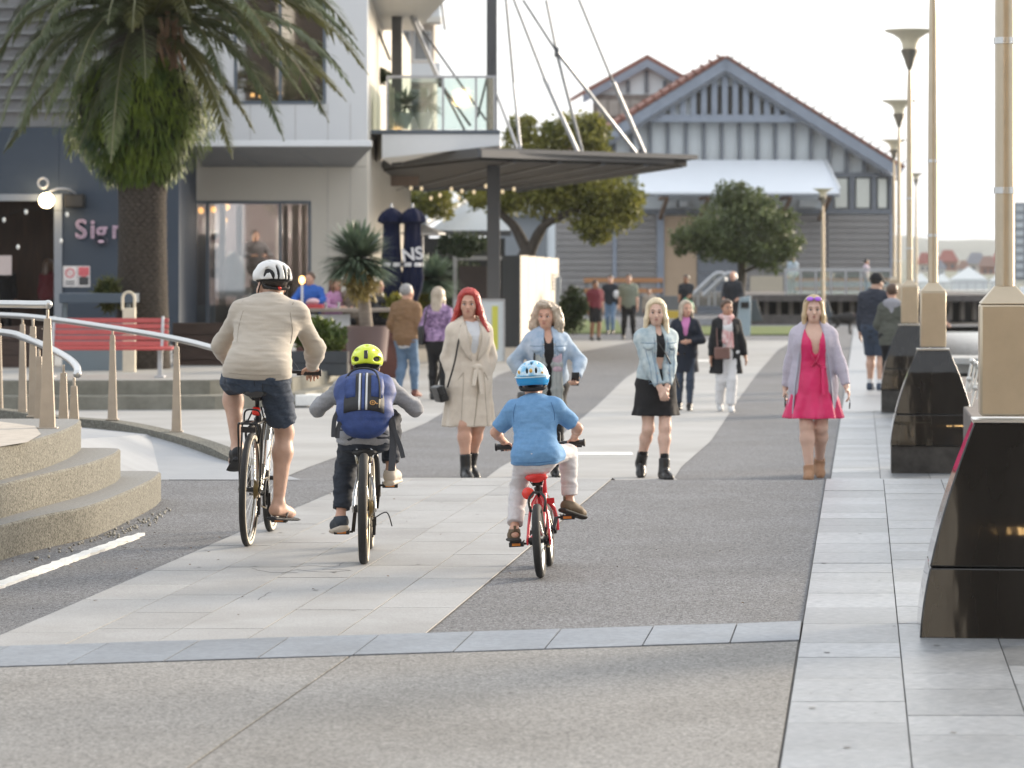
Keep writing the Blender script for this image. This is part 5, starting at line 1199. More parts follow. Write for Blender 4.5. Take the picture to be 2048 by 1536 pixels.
b.build('root_mass', mat('fern_root_mass', (.02, .025, .01), rough=1, var=.4), fern)
# ---------------------------------------------------------------- bicycles
rub = mat('tyre_rubber', (.022, .022, .022), rough=.75, var=.2, vs=30, bump=.3, bs=200)
alu = mat('polished_alloy', (.60, .60, .58), rough=.22, metal=1, var=.05)
blk_ = mat('black_metal', (.018, .018, .02), rough=.35, metal=.3, var=.1)
plas = mat('black_plastic', (.02, .02, .021), rough=.55, var=.1)
gold = mat('brass_chain', (.28, .21, .10), rough=.3, metal=1, var=.15)
rref = mat('red_reflector', (.75, .035, .02), rough=.2, var=.05, coat=.5)
oref = mat('orange_reflector', (.80, .26, .03), rough=.25, var=.05, coat=.5)
def bicycle(label, rear, heading, lean, r, wb, tw, fm, bb, seat, bar_y, bar_z, bar_w, head, crank, wall, rimm, spokes, rack=False, susp=False, saddle_m=None, tag_m=None, bar_rise=.0, der=False, refl=None, seat_tilt=0):
    """bb=(y,z) bottom bracket, seat=(y,z) saddle top, head=(y,z) top of the head tube; crank=(length, angle of the right crank from straight down, forward +)"""
    t = thing('bicycle', label, 'bicycle', tuple(rear)); t.rotation_euler = (0, R(lean), -R(heading))
    rim_w = tw*.32
    def wheel(y, steer=0):
        b = MB(); b.torus((0, y, r), r-tw*.46, tw*.5, (1, 0, 0), 64, 12, .96); w_ = b.build('wheel', rub, t, smooth=60)
        if wall is not None:
            b = MB()
            for s_ in (-1, 1): b.lathe([(r-tw*.86, s_*tw*.44), (r-tw*.52, s_*tw*.53), (r-tw*.36, s_*tw*.50)], (0, y, r), (1, 0, 0), 56, cap=False)
            b.build('tyre_wall', wall, w_)
        b = MB(); b.lathe([(r-tw*.80, -rim_w), (r-tw*.80-.018, -rim_w*.6), (r-tw*.80-.024, 0), (r-tw*.80-.018, rim_w*.6), (r-tw*.80, rim_w), (r-tw*.7, 0), (r-tw*.80, -rim_w)], (0, y, r), (1, 0, 0), 56, cap=False); b.build('rim', rimm, w_)
        b = MB(); b.lathe([(.012, -.055), (.022, -.05), (.022, -.03), (.014, -.028), (.014, .028), (.022, .03), (.022, .05), (.012, .055)], (0, y, r), (1, 0, 0), 16); b.build('hub', blk_, w_)
        b = MB()
        for k in range(spokes):
            a = 2*math.pi*k/spokes; a2 = a+(.32 if k % 4 < 2 else -.32); s_ = .03 if k % 2 else -.03
            b.tube([(s_, y+.022*math.cos(a2), r+.022*math.sin(a2)), (0, y+(r-tw*.8-.01)*math.cos(a), r+(r-tw*.8-.01)*math.sin(a))], .0013, 4, cap=False)
        b.build('spoke', alu, w_, kind='stuff'); return w_
    wheel(0); wheel(wb)
    by, bz = bb; sy, sz = seat; hy, hz_ = head; fr = MB(); T = lambda a, c, q=.016, n=12: fr.tube([a, c], q, n)
    st_top = Vector((0, by+(sy-by)*.72, bz+(sz-bz)*.70)); hd_b = Vector((0, hy+.05, hz_-.14)); BB = Vector((0, by, bz)); HD = Vector((0, hy, hz_))
    k = r/.34
    T(BB, st_top, .016); T(st_top+Vector((0, 0, -.02)), HD+Vector((0, .01, -.03)), .016*(1.1 if susp else 1)); T(BB, hd_b, .02); fr.tube([HD+Vector((0, -.004, .02)), hd_b+Vector((0, .01, -.02))], .021, 12)
    for s_ in (-1, 1):
        wd = tw*.5+.022
        fr.tube(spline([BB+Vector((s_*.03, -.02, 0)), Vector((s_*wd, by*.55, r+(bz-r)*.55)), Vector((s_*.062, 0, r))], 4), .0095, 8)
        fr.tube(spline([st_top+Vector((s_*.012, -.01, -.03)), Vector((s_*wd, st_top.y*.55, r+(st_top.z-r)*.62)), Vector((s_*.062, 0, r))], 4), .0085, 8)
        fr.box((s_*.062, 0, r), (.008, .04, .04))
    fr.build('frame', fm, t, smooth=50)
    # fork
    b = MB(); cr_ = hd_b+Vector((0, .012, -.04))
    for s_ in (-1, 1): b.tube(spline([cr_+Vector((s_*.02, 0, 0)), cr_+Vector((s_*(tw*.5+.025), .01, -.04)), Vector((s_*.055, wb-.02, r+.06)), Vector((s_*.055, wb, r))], 4), .013 if not susp else .016, 8)
    b.box(cr_, (tw+.07, .03, .03)); b.build('fork', fm if not susp else blk_, t, smooth=50)
    # seat post and saddle
    b = MB(); b.tube([st_top-Vector((0, 0, .03)), (0, sy, sz-.05)], .013, 12); b.lathe([(.022, -.015), (.024, .015)], st_top, (0, sy-by, sz-bz), 14); b.build('seat_post', blk_ if not susp else alu, t)
    b = MB(); V = []; Fs = []; prof = [(-.13*k, .055, .0), (-.11*k, .075, .004), (-.05*k, .074, .002), (.02*k, .045, -.003), (.09*k, .026, -.004), (.13*k, .018, -.010)]
    m = 10
    for yy, hw, dz in prof:
        for j in range(m):
            a = 2*math.pi*j/m; V.append((hw*(1.0 if k > .8 else .86)*math.cos(a), sy+yy, sz-.022+dz+.020*math.sin(a)*(1 if math.sin(a) > 0 else 1.3)))
    for i in range(len(prof)-1):
        for j in range(m): Fs.append((i*m+j, i*m+(j+1) % m, (i+1)*m+(j+1) % m, (i+1)*m+j))
    Fs += [tuple(range(m-1, -1, -1)), tuple(range((len(prof)-1)*m, len(prof)*m))]
    b.add(V, Fs); sd_ = b.build('saddle', saddle_m or plas, t, smooth=60)
    b = MB()
    for s_ in (-1, 1): b.tube(spline([(s_*.035, sy-.10*k, sz-.04), (s_*.022, sy-.02, sz-.062), (s_*.012, sy+.09*k, sz-.035)], 4), .0035, 6)
    b.box((0, sy, sz-.058), (.055, .04, .022)); b.build('saddle_clamp', blk_, sd_)
    # bars
    b = MB(); st = Vector((0, hy-.012, hz_+.03)); b.tube([HD, st], .015, 10); b.tube([st, (0, bar_y, bar_z)], .015, 10); b.build('stem', blk_, t)
    w2 = bar_w/2; b = MB(); b.tube(spline([(-w2, bar_y-.05, bar_z+bar_rise), (-w2*.6, bar_y-.02, bar_z+bar_rise), (-.05, bar_y, bar_z), (.05, bar_y, bar_z), (w2*.6, bar_y-.02, bar_z+bar_rise), (w2, bar_y-.05, bar_z+bar_rise)], 5), .0115, 10); hb_ = b.build('handlebar', blk_, t)
    for s_ in (-1, 1):
        b = MB(); b.lathe([(.016, 0), (.017, .09), (.017, .115), (.022, .12), (.022, .128), (.010, .13)], (s_*(w2-.125), bar_y-.045, bar_z+bar_rise), (s_, -.02, 0), 14); b.build('grip', plas, hb_)
        b = MB(); x0 = s_*(w2-.14); b.box((x0, bar_y-.03, bar_z+bar_rise-.005), (.03, .04, .03)); b.tube(spline([(x0, bar_y+.0, bar_z+bar_rise-.012), (s_*(w2-.10), bar_y+.035, bar_z+bar_rise-.02), (s_*(w2-.02), bar_y+.03, bar_z+bar_rise-.025)], 4), .0055, 6); b.build('brake_lever', blk_, hb_)
    b = MB()
    for s_ in (-1, 1): b.tube(spline([(s_*(w2-.14), bar_y, bar_z+bar_rise), (s_*.10, bar_y+.10, bar_z+.06), (s_*.03, bar_y+.05, bar_z-.05), (s_*.01, hd_b.y+.03, hd_b.z)], 5), .0025, 5)
    b.build('brake_cable', plas, t)
    # drivetrain
    cl, ca = crank; cxr = .075
    b = MB(); b.lathe([(.020, -.06), (.020, .06)], BB, (1, 0, 0), 14); ck = b.build('crankset', blk_, t)
    b = MB(); rc = .085*k+.01; b.lathe([(rc*.80, .043), (rc, .0445), (rc, .0475), (rc*.80, .049)], BB, (1, 0, 0), 36, cap=False)
    for q in range(5): a = 2*math.pi*q/5; b.bar(BB+Vector((.046, 0, 0)), BB+Vector((.046, rc*.85*math.cos(a), rc*.85*math.sin(a))), .012, .004)
    b.build('chainring', blk_, ck)
    ped = {}
    for s_, da in ((1, 0), (-1, math.pi)):
        a = R(ca)+da; e_ = BB+Vector((s_*cxr, cl*math.sin(a), -cl*math.cos(a))); b = MB(); b.bar(BB+Vector((s_*.062, 0, 0)), e_, .014, .022, (1, 0, 0)); b.build('crank', blk_, ck, bevel=.003)
        pc_ = e_+Vector((s_*.06, 0, 0)); pw = .10*(.7+.3*k); b = MB(); b.box(pc_+Vector((s_*.005, 0, 0)), (pw*.92, .075, .026)); b.tube([e_, pc_], .007, 8)
        for q in range(-2, 3): b.box(pc_+Vector((q*pw*.2, 0, .016)), (.006, .07, .008))
        pp = b.build('pedal', plas, t, bevel=.005); ped[s_] = pc_+Vector((0, 0, .02))
        for q in (-1, 1):
            b = MB(); b.box(pc_+Vector((s_*.005, q*.039, 0)), (pw*.52, .004, .014)); b.build('reflector', oref, pp)
    cs = .035*k+.012
    b = MB()
    for q in range(6 if der else 1): b.lathe([(cs*.6, .030+q*.0042), (cs*(1.25-.11*q if der else 1), .0305+q*.0042), (cs*(1.25-.11*q if der else 1), .0325+q*.0042), (cs*.6, .033+q*.0042)], (0, 0, r), (1, 0, 0), 24, cap=False)
    b.build('sprocket', gold if der else blk_, t)
    b = MB(); x = .046
    top = [(x, by*f, r+cs*.98+(bz+rc-r-cs)*f) for f in (0, .5, 1)]; bot = [(x, by*f, r-cs*.98+(bz-rc-r+cs)*f-(.02*math.sin(math.pi*f))) for f in (0, .5, 1)]
    for pl in (top, bot): b.tube(pl, .0045, 6)
    b.build('chain', gold, t)
    if der:
        b = MB(); b.box((.062, -.01, r-.07), (.018, .03, .05)); b.tube([(.060, -.005, r-.06), (.056, .03, r-.15)], .010, 8); b.lathe([(.022, -.004), (.022, .004)], (.05, .01, r-.085), (1, 0, 0), 14); b.lathe([(.022, -.004), (.022, .004)], (.05, .035, r-.145), (1, 0, 0), 14)
        b.tube(spline([(.065, 0, r-.05), (.13, -.01, r-.02), (.16, 0, r-.10)], 5), .004, 6) if susp else None
        b.build('derailleur', blk_, t)
    # rim brakes at the rear
    b = MB(); zb = r+r*.86
    for s_ in (-1, 1): b.tube(spline([(s_*.015, .10*k, zb+.09), (s_*(tw*.5+.022), .06*k, zb+.05), (s_*(tw*.5+.014), .05*k, zb-.02)], 4), .008, 6)
    b.build('brake', blk_ if not susp else alu, t)
    if rack:
        b = MB(); zr = 2*r+.055
        for s_ in (-1, 1):
            b.tube(spline([(s_*.062, .0, r+.03), (s_*.07, -.06, zr-.10), (s_*.065, -.12, zr), (s_*.05, -.14, zr+.005), (s_*.055, .20, zr+.01)], 5), .006, 8)
            b.tube([(s_*.062, .0, r+.03), (s_*.065, .05, zr)], .006, 8); b.tube([(s_*.05, .2, zr+.01), (s_*.02, .25, zr+.09)], .005, 8)
        for yy in (-.13, -.04, .06, .17): b.tube([(-.055, yy, zr+.004), (.055, yy, zr+.004)], .006, 8)
        b.tube([(0, -.14, zr+.006), (0, .2, zr+.01)], .006, 8)
        b.tube(spline([(-.05, .02, zr), (-.045, .01, zr+.07), (0, 0, zr+.085), (.045, .01, zr+.07), (.05, .02, zr)], 5), .006, 8)
        b.box((0, -.15, zr-.03), (.09, .012, .035)); b.build('rack', blk_, t)
        b = MB(); b.tube(spline([(.0, .06, zr-.02), (0, -.14, zr-.035)], 3), .012, 6); b.build('rack_stay', plas, t)
    if refl is not None:
        rx, ry, rz_, rs = refl
        b = MB(); b.lathe([(.001, -.012), (rs, -.008), (rs, .004), (rs*.6, .012)], (rx, ry, rz_), (0, -1, 0), 20); b.build('rear_reflector', rref, t)
        b = MB(); b.bar((rx, ry+.01, rz_), (0, ry+.05, rz_), .012, .012); b.build('reflector_bracket', plas, t)
    return t, ped
whitewall = mat('cream_tyre_wall', (.62, .56, .44), rough=.6, var=.06)
olive = mat('olive_frame', (.09, .085, .07), rough=.22, metal=.5, var=.05, coat=.5)
silver = mat('silver_frame', (.42, .43, .44), rough=.25, metal=.8, var=.05)
redf = mat('red_frame', (.55, .02, .03), rough=.2, var=.04, coat=.7)
reds = mat('red_saddle', (.62, .03, .025), rough=.4, var=.05)
g1 = G(496, 1093)
bike1, ped1 = bicycle('tall bicycle with black rear rack and cream tyre walls, under the beige jumper man', g1, 3.2, 1.8, .345, 1.06, .040, olive, (.44, .295), (.20, .945), .94, 1.03, .62, (.84, .90), (.17, -19), whitewall, alu, 32, rack=True, der=True, refl=None)
b = MB(); b.box((0, .185, .81), (.052, .03, .052)); b.build('tail_light', rref, bike1, bevel=.012)
b = MB(); b.tube(spline([(.03, .56, .50), (.05, .52, .56), (.05, .58, .66), (.03, .63, .68)], 5), .004, 6); b.tube([(.0, .60, .42), (.0, .66, .60)], .036, 14); b.build('bottle_cage', alu, bike1)
g2 = G(728, 1129)
bike2, ped2 = bicycle('grey geared bicycle with fat black tyres, ridden by the child with the blue backpack', g2, -.8, 0, .318, .94, .05, silver, (.38, .29), (.16, .655), .70, .90, .60, (.66, .78), (.135, 172), whitewall, gold, 28, susp=True, der=True)
b = MB(); b.ell((0, .10, .60), (.045, .05, .045), 14, 10); b.build('saddle_bag', plas, bike2)
g3 = G(1082, 1156)
bike3, ped3 = bicycle('small red bicycle with red saddle, ridden by the child in the blue helmet', g3, 4.5, -3.2, .203, .70, .045, redf, (.30, .235), (.13, .565), .53, .70, .50, (.50, .56), (.105, 126), None, alu, 20, saddle_m=reds, refl=(-.05, .07, .46, .034))
# ---------------------------------------------------------------- people: one continuous skinned surface per body, clothes over it
class Sdf:
    """smooth blend of tapered limbs and ellipsoids, turned into one closed mesh"""
    def __init__(s): s.ops = []
    def cone(s, a, b, ra, rb, k=.03, cut=0, sub=False):
        a, b = np.array(a, float), np.array(b, float); m = max(ra, rb)
        s.ops.append(('cone', np.minimum(a, b)-m, np.maximum(a, b)+m, k, (a, b, ra, rb, cut), sub)); return s
    def econe(s, a, b, X, ra, rb, k=.03, cut=0, wav=None):
        a, b, X = np.array(a, float), np.array(b, float), np.array(X, float); m = max(ra+rb)*1.05
        s.ops.append(('econe', np.minimum(a, b)-m, np.maximum(a, b)+m, k, (a, b, X, ra, rb, cut, wav), False)); return s
    def ell(s, c, r, Rm=None, k=.02, sub=False):
        c, r = np.array(c, float), np.array(r, float); m = r.max()
        s.ops.append(('ell', c-m, c+m, k, (c, r, Rm), sub)); return s
    def plane(s, p, n):                           # cut away what lies on the side of n
        s.ops.append(('plane', None, None, 0, (np.array(p, float), np.array(n, float)/np.linalg.norm(n)), False)); return s
    def mesh(s, vox):
        add = [o for o in s.ops if o[0] != 'plane' and not o[5]]
        lo = np.min([o[1] for o in add], 0)-3*vox; hi = np.max([o[2] for o in add], 0)+3*vox
        dim = np.ceil((hi-lo)/vox).astype(int)+1
        ax = [lo[i]+vox*np.arange(dim[i]) for i in range(3)]
        D = np.full(dim, .2, np.float32)
        for typ, mn, mx, k, par, sub in s.ops:
            if typ == 'plane': sl = [slice(0, dim[i]) for i in range(3)]
            else:
                pad = k+2.5*vox
                i0 = np.clip(np.floor((mn-pad-lo)/vox).astype(int), 0, dim); i1 = np.clip(np.ceil((mx+pad-lo)/vox).astype(int)+1, 0, dim)
                sl = [slice(i0[i], i1[i]) for i in range(3)]
            X = ax[0][sl[0]][:, None, None].astype(np.float32); Y = ax[1][sl[1]][None, :, None].astype(np.float32); Z = ax[2][sl[2]][None, None, :].astype(np.float32)
            if X.size*Y.size*Z.size == 0: continue
            if typ == 'cone':
                a, b, ra, rb, cut = par; ba = b-a; L2 = ba@ba+1e-12
                dx, dy, dz = X-a[0], Y-a[1], Z-a[2]; tr = (dx*ba[0]+dy*ba[1]+dz*ba[2])/L2; t = np.clip(tr, 0, 1)
                d = np.sqrt((dx-t*ba[0])**2+(dy-t*ba[1])**2+(dz-t*ba[2])**2)-(ra+(rb-ra)*t)
                if cut: d = np.maximum(d, (tr-1)*math.sqrt(L2))
                if cut == 2: d = np.maximum(d, -tr*math.sqrt(L2))
            elif typ == 'econe':
                a, b, Xv, ra, rb, cut, wav = par; ba = b-a; L = np.linalg.norm(ba); u = ba/L; Xv = Xv-u*(Xv@u); Xv = Xv/np.linalg.norm(Xv); Yv = np.cross(u, Xv)
                dx, dy, dz = X-a[0], Y-a[1], Z-a[2]; tr = (dx*u[0]+dy*u[1]+dz*u[2])/L; t = np.clip(tr, 0, 1)
                rx = ra[0]+(rb[0]-ra[0])*t; ry = ra[1]+(rb[1]-ra[1])*t
                qx = (dx*Xv[0]+dy*Xv[1]+dz*Xv[2])/rx; qy = (dx*Yv[0]+dy*Yv[1]+dz*Yv[2])/ry
                rm = np.minimum(rx, ry); ex = (tr-t)*L/rm
                q = np.sqrt(qx*qx+qy*qy+ex*ex+1e-9)
                if wav is not None:
                    n, amp, ph = wav; q = q-amp*t*np.sin(n*np.arctan2(qy, qx)+ph+1.3*np.sin(2*np.arctan2(qy, qx)))
                d = (q-1)*rm
                if cut: d = np.maximum(d, (tr-1)*L)
                if cut == 2: d = np.maximum(d, -tr*L)
            elif typ == 'ell':
                c, r, Rm = par; dx, dy, dz = X-c[0], Y-c[1], Z-c[2]
                if Rm is None: q = (dx, dy, dz)
                else: q = [dx*Rm[0][j]+dy*Rm[1][j]+dz*Rm[2][j] for j in range(3)]
                k0 = np.sqrt((q[0]/r[0])**2+(q[1]/r[1])**2+(q[2]/r[2])**2)+1e-6; k1 = np.sqrt((q[0]/r[0]**2)**2+(q[1]/r[1]**2)**2+(q[2]/r[2]**2)**2)+1e-6
                d = k0*(k0-1)/k1
            else:
                p, n = par; d = (X-p[0])*n[0]+(Y-p[1])*n[1]+(Z-p[2])*n[2]
            T = D[sl[0], sl[1], sl[2]]
            if typ == 'plane': T[...] = np.maximum(T, d)
            elif sub:
                h = np.clip(.5-.5*(T+d)/k, 0, 1); T[...] = T*(1-h)-d*h+k*h*(1-h)
            else:
                h = np.clip(.5+.5*(T-d)/k, 0, 1); T[...] = T*(1-h)+d*h-k*h*(1-h)
        return nets(D, lo, vox)
def nets(D, lo, vox):
    S = D < 0; nx, ny, nz = S.shape
    c = np.zeros((nx-1, ny-1, nz-1), np.uint8)
    for i in (0, 1):
        for j in (0, 1):
            for k in (0, 1): c += S[i:nx-1+i, j:ny-1+j, k:nz-1+k]
    I = np.argwhere((c > 0) & (c < 8)); n = len(I); idm = np.full(c.shape, -1, np.int32); idm[I[:, 0], I[:, 1], I[:, 2]] = np.arange(n)
    acc = np.zeros((n, 3)); cnt = np.zeros(n)
    cor = [(i, j, k) for i in (0, 1) for j in (0, 1) for k in (0, 1)]
    dv = {q: D[I[:, 0]+q[0], I[:, 1]+q[1], I[:, 2]+q[2]].astype(float) for q in cor}
    for a in cor:
        for x in range(3):
            if a[x] == 0:
                b = list(a); b[x] = 1; b = tuple(b); da, db = dv[a], dv[b]; m = (da < 0) != (db < 0)
                t = np.where(m, da/np.where(m, da-db, 1), 0)
                for y in range(3): acc[:, y] += np.where(m, a[y]+(t if y == x else 0), 0)
                cnt += m
    V = lo+vox*(I+acc/cnt[:, None]); Q = []
    for x in range(3):
        y, z = (x+1) % 3, (x+2) % 3; s0 = [slice(None)]*3; s1 = [slice(None)]*3; s0[x] = slice(0, -1); s1[x] = slice(1, None)
        A, B = S[tuple(s0)], S[tuple(s1)]; E = np.argwhere(A != B); E = E[(E[:, y] > 0) & (E[:, z] > 0) & (E[:, y] < S.shape[y]-1) & (E[:, z] < S.shape[z]-1)]
        if not len(E): continue
        q = []
        for oy, oz in ((-1, -1), (0, -1), (0, 0), (-1, 0)):
            g = E.copy(); g[:, y] += oy; g[:, z] += oz; q.append(idm[g[:, 0], g[:, 1], g[:, 2]])
        q = np.stack(q, 1); fl = ~A[E[:, 0], E[:, 1], E[:, 2]]; q[fl] = q[fl][:, ::-1]; Q.append(q)
    Q = np.concatenate(Q); Q = Q[(Q >= 0).all(1)]
    # one light relaxing pass
    nb = np.zeros_like(V); ct = np.zeros(n)
    for a, b in ((0, 1), (1, 2), (2, 3), (3, 0)):
        np.add.at(nb, Q[:, a], V[Q[:, b]]); np.add.at(nb, Q[:, b], V[Q[:, a]]); np.add.at(ct, Q[:, a], 1); np.add.at(ct, Q[:, b], 1)
    V = V*.55+.45*nb/np.maximum(ct, 1)[:, None]
    return V, Q
def normals(V, Q):
    fn = np.cross(V[Q[:, 2]]-V[Q[:, 0]], V[Q[:, 3]]-V[Q[:, 1]]); N = np.zeros_like(V)
    for k in range(4): np.add.at(N, Q[:, k], fn)
    return N/(np.linalg.norm(N, axis=1)[:, None]+1e-12)
def wrinkle(amp, f=(14, 14, 30), seed=0):
    def fn(V, N):
        r = np.random.default_rng(seed); ph = r.uniform(0, 6, 8); x, y, z = V[:, 0]*f[0], V[:, 1]*f[1], V[:, 2]*f[2]
        w1 = np.sin(z+1.8*np.sin(.6*x+ph[0])+1.2*np.sin(.5*y+ph[1])+.5*z*np.sin(ph[2])); w2 = np.sin(.55*z+1.3*x+1.7*np.sin(.8*y+.4*z+ph[3])+ph[4]); w3 = np.sin(1.9*z-1.1*x+2*np.sin(.7*x+.9*z+ph[5]))
        return (amp*(.6*np.sign(w1)*np.abs(w1)**1.4*(.5+.5*w2)+.35*w2+.2*w3))
    return fn
def strands(amp, c, f=46, seed=0):
    """grooves that run along hair, around the head's upright axis"""
    def fn(V, N):
        r = np.random.default_rng(seed); ph = r.uniform(0, 6, 6); a = np.arctan2(V[:, 1]-c[1], V[:, 0]-c[0]); z = V[:, 2]
        return amp*(.6*np.sin(f*a+2.0*np.sin(14*z+ph[0])+ph[1])+.4*np.sin(f*.43*a+1.5*np.sin(9*z+ph[2])+ph[3])+.5*np.sin(f*2.1*a+ph[4]))
    return fn
def curls(amp, f=55, seed=0):
    def fn(V, N):
        r = np.random.default_rng(seed); ph = r.uniform(0, 6, 6); x, y, z = V.T*f
        return amp*(np.sin(x+1.7*np.sin(.7*z+ph[0]))*np.sin(y+ph[1])*1.0+np.sin(.55*z+1.2*np.sin(.8*x+ph[2]))*np.sin(.6*y+ph[3]))
    return fn
def sdf_obj(name, sdf, vox, m, parent, disp=None, cut_fn=None):
    V, Q = sdf.mesh(vox)
    if disp is not None:
        for d in (disp if isinstance(disp, (list, tuple)) else [disp]):
            N = normals(V, Q); V = V+N*d(V, N)[:, None]
    mi = None
    if cut_fn is not None: mi = cut_fn(V[Q].mean(1))
    o = np_obj(name, V, Q, m, parent, smooth=True, mi=mi); return o
def vv(x): return np.array(x, float)
def unit(a): a = vv(a); return a/(np.linalg.norm(a)+1e-9)
def ik(a, c, l1, l2, pole):
    a, c = vv(a), vv(c); d = c-a; L = np.linalg.norm(d); u = d/L
    if L > (l1+l2)*.998: c = a+u*(l1+l2)*.998; L = (l1+l2)*.998
    x = (l1*l1-l2*l2+L*L)/(2*L); h = math.sqrt(max(l1*l1-x*x, 0)); p = vv(pole); p = p-u*(p@u); p = unit(p)
    return a+u*x+p*h, c
def rotz(a): c, s = math.cos(a), math.sin(a); return np.array([[c, -s, 0], [s, c, 0], [0, 0, 1]])
def rotx(a): c, s = math.cos(a), math.sin(a); return np.array([[1, 0, 0], [0, c, -s], [0, s, c]])
def roty(a): c, s = math.cos(a), math.sin(a); return np.array([[c, 0, s], [0, 1, 0], [-s, 0, c]])
class Fig:
    """joints of a figure that faces +Y; x is its own right"""
    def __init__(s, h=1.75, pelvis=None, neck=None, wide=1.0, female=False, shw=None, hip_yaw=0, sh_yaw=0, head=None, head_rot=(0, 0, 0), hands=None, feet=None, elbow=None, knee=None, child=False, headk=1.06, foot_dir=None, foot_pitch=(0, 0)):
        k = s.k = h/1.75; s.wide = wide; s.female = female; s.child = child
        s.pel = vv(pelvis) if pelvis is not None else vv((0, 0, .95*k)); s.neck = vv(neck) if neck is not None else vv((0, .0, 1.475*k))
        s.hX = rotz(hip_yaw)@vv((1, 0, 0)); s.sX = rotz(sh_yaw)@vv((1, 0, 0))
        s.up = unit(s.neck-s.pel); s.fw = unit(np.cross(s.up, s.sX)); 
        s.shw = (shw if shw else (.155 if female else .185))*k*(1 if not child else .95)
        s.hipw = .088*k*(1.05 if female else 1)
        s.hk = headk*k
        hr = rotz(head_rot[0])@rotx(head_rot[1])@roty(head_rot[2]); s.hR = hr
        s.head = vv(head) if head is not None else s.neck+s.up*.055*k+hr@vv((0, .02*s.hk, .108*s.hk))
        s.sh = {q: s.neck-s.up*(.078 if female else .062)*k+s.sX*q*s.shw for q in (1, -1)}; s.hip = {q: s.pel-vv((0, 0, .03*k))+s.hX*q*s.hipw for q in (1, -1)}
        ua, fa, th, sn = .285*k, .255*k, .425*k, .425*k
        s.hand = {}; s.el = {}; s.ft = {}; s.kn = {}
        for i, q in enumerate((-1, 1)):
            e, c = ik(s.sh[q], hands[i], ua, fa, elbow[i]); s.el[q], s.hand[q] = e, c
            e, c = ik(s.hip[q], feet[i], th, sn, knee[i] if knee else (0, 1, 0)); s.kn[q], s.ft[q] = e, c
        s.fd = {q: (foot_dir[i] if foot_dir else 0) for i, q in enumerate((-1, 1))}; s.fp = {q: foot_pitch[i] for i, q in enumerate((-1, 1))}
    # --- torso stations: (distance along spine 0..1, half width, half depth, forward shift)
    def torso(s, S, inf=0, t0=-.18, t1=1.0, k=.05, prof=None, top=True):
        w, kk = s.wide, s.k
        P_ = prof or ([(-.20, .150, .105, -.005), (-.02, .178, .122, -.012), (.18, .158, .108, .0), (.36, .134, .095, .008), (.58, .150, .112, .012), (.70, .158, .122, .02), (.84, .150, .098, .0), (.95, .105, .072, -.005)] if s.female else
                      [(-.20, .148, .105, -.005), (-.02, .170, .122, -.012), (.18, .160, .112, .0), (.36, .150, .103, .004), (.60, .168, .112, .004), (.74, .172, .113, .004), (.87, .160, .095, -.004), (.96, .105, .072, -.006)])
        L = np.linalg.norm(s.neck-s.pel); pts = []
        for t, rx, ry, f in P_:
            if t < t0-1e-6 or t > t1+1e-6: continue
            u = min(max(t, 0), 1); X = unit(s.hX*(1-u)+s.sX*u); base = s.pel+s.up*t*L if t > 0 else s.pel+vv((0, 0, t*L))
            pts.append((base+s.fw*f*kk, X, (rx*w*kk+inf, ry*(1+(w-1)*1.1)*kk+inf)))
        for i in range(len(pts)-1): S.econe(pts[i][0], pts[i+1][0], pts[i][1], pts[i][2], pts[i+1][2], k*kk)
        if top:
            for q in (1, -1): S.cone(s.sh[q]-s.up*.005, s.neck-s.up*.028*kk+s.sX*q*.028*kk, .054*kk*(.90 if s.female else 1.05)+inf*.85, .040*kk+inf*.7, .05*kk)
        return S
    def arm(s, S, q, inf=0, frac=2.0, cut=0, puff=1.0, k=.03):
        """frac 1 = to the elbow, 2 = to the wrist"""
        kk = s.k; w = (.9 if s.female else 1.0)*(1+(s.wide-1)*.6); r = [.056*w*kk*puff+inf, .043*w*kk*puff+inf, .040*w*kk*puff+inf, .028*w*kk+inf]
        sh, el, ha = s.sh[q], s.el[q], s.hand[q]
        if frac <= 1: e = sh+(el-sh)*frac; S.cone(sh, e, r[0], r[0]+(r[1]-r[0])*frac, k*kk, cut); return S
        S.cone(sh, el, r[0], r[1], k*kk); f = frac-1; mid = el+(ha-el)*.3
        if f <= .3: S.cone(el, el+(ha-el)*f, r[1], r[2], k*kk, cut)
        else: S.cone(el, mid, r[1], r[2]*1.04, k*kk); S.cone(mid, el+(ha-el)*f, r[2]*1.04, r[2]+(r[3]-r[2])*(f-.3)/.7, k*kk, cut)
        return S
    def leg(s, S, q, inf=0, frac=2.0, cut=0, k=.04, flare=0, calf=1.0):
        kk = s.k; w = 1+(s.wide-1)*.8; r = [.088*w*kk+inf, .056*w*kk+inf, .054*w*kk*calf+inf, .035*w*kk+inf+flare]
        h, kn, ft = s.hip[q], s.kn[q], s.ft[q]
        if frac <= 1: S.cone(h, h+(kn-h)*frac, r[0], r[0]+(r[1]-r[0])*frac*.9+flare, k*kk, cut); return S
        S.cone(h, kn, r[0], r[1], k*kk); f = frac-1; back = -unit(np.cross(s.hX, vv((0, 0, 1))))*0
        d = ft-kn; fw = unit(np.cross(vv((0, 0, 1)), s.hX)); bk = -fw*.012*kk
        m1 = kn+d*.28+bk
        if f <= .3: S.cone(kn, kn+d*f, r[1], r[2], k*kk, cut)
        else: S.cone(kn, m1, r[1]*.97, r[2]*1.02, k*kk); S.cone(m1, kn+d*f+bk*(1-f), r[2]*1.02, r[2]+(r[3]-r[2])*(f-.28)/.72, k*kk, cut)
        return S
    def foot_axes(s, q):
        f = rotz(s.fd[q])@rotx(s.fp[q])@vv((0, 1, 0)); u = rotz(s.fd[q])@rotx(s.fp[q])@vv((0, 0, 1)); return f, u
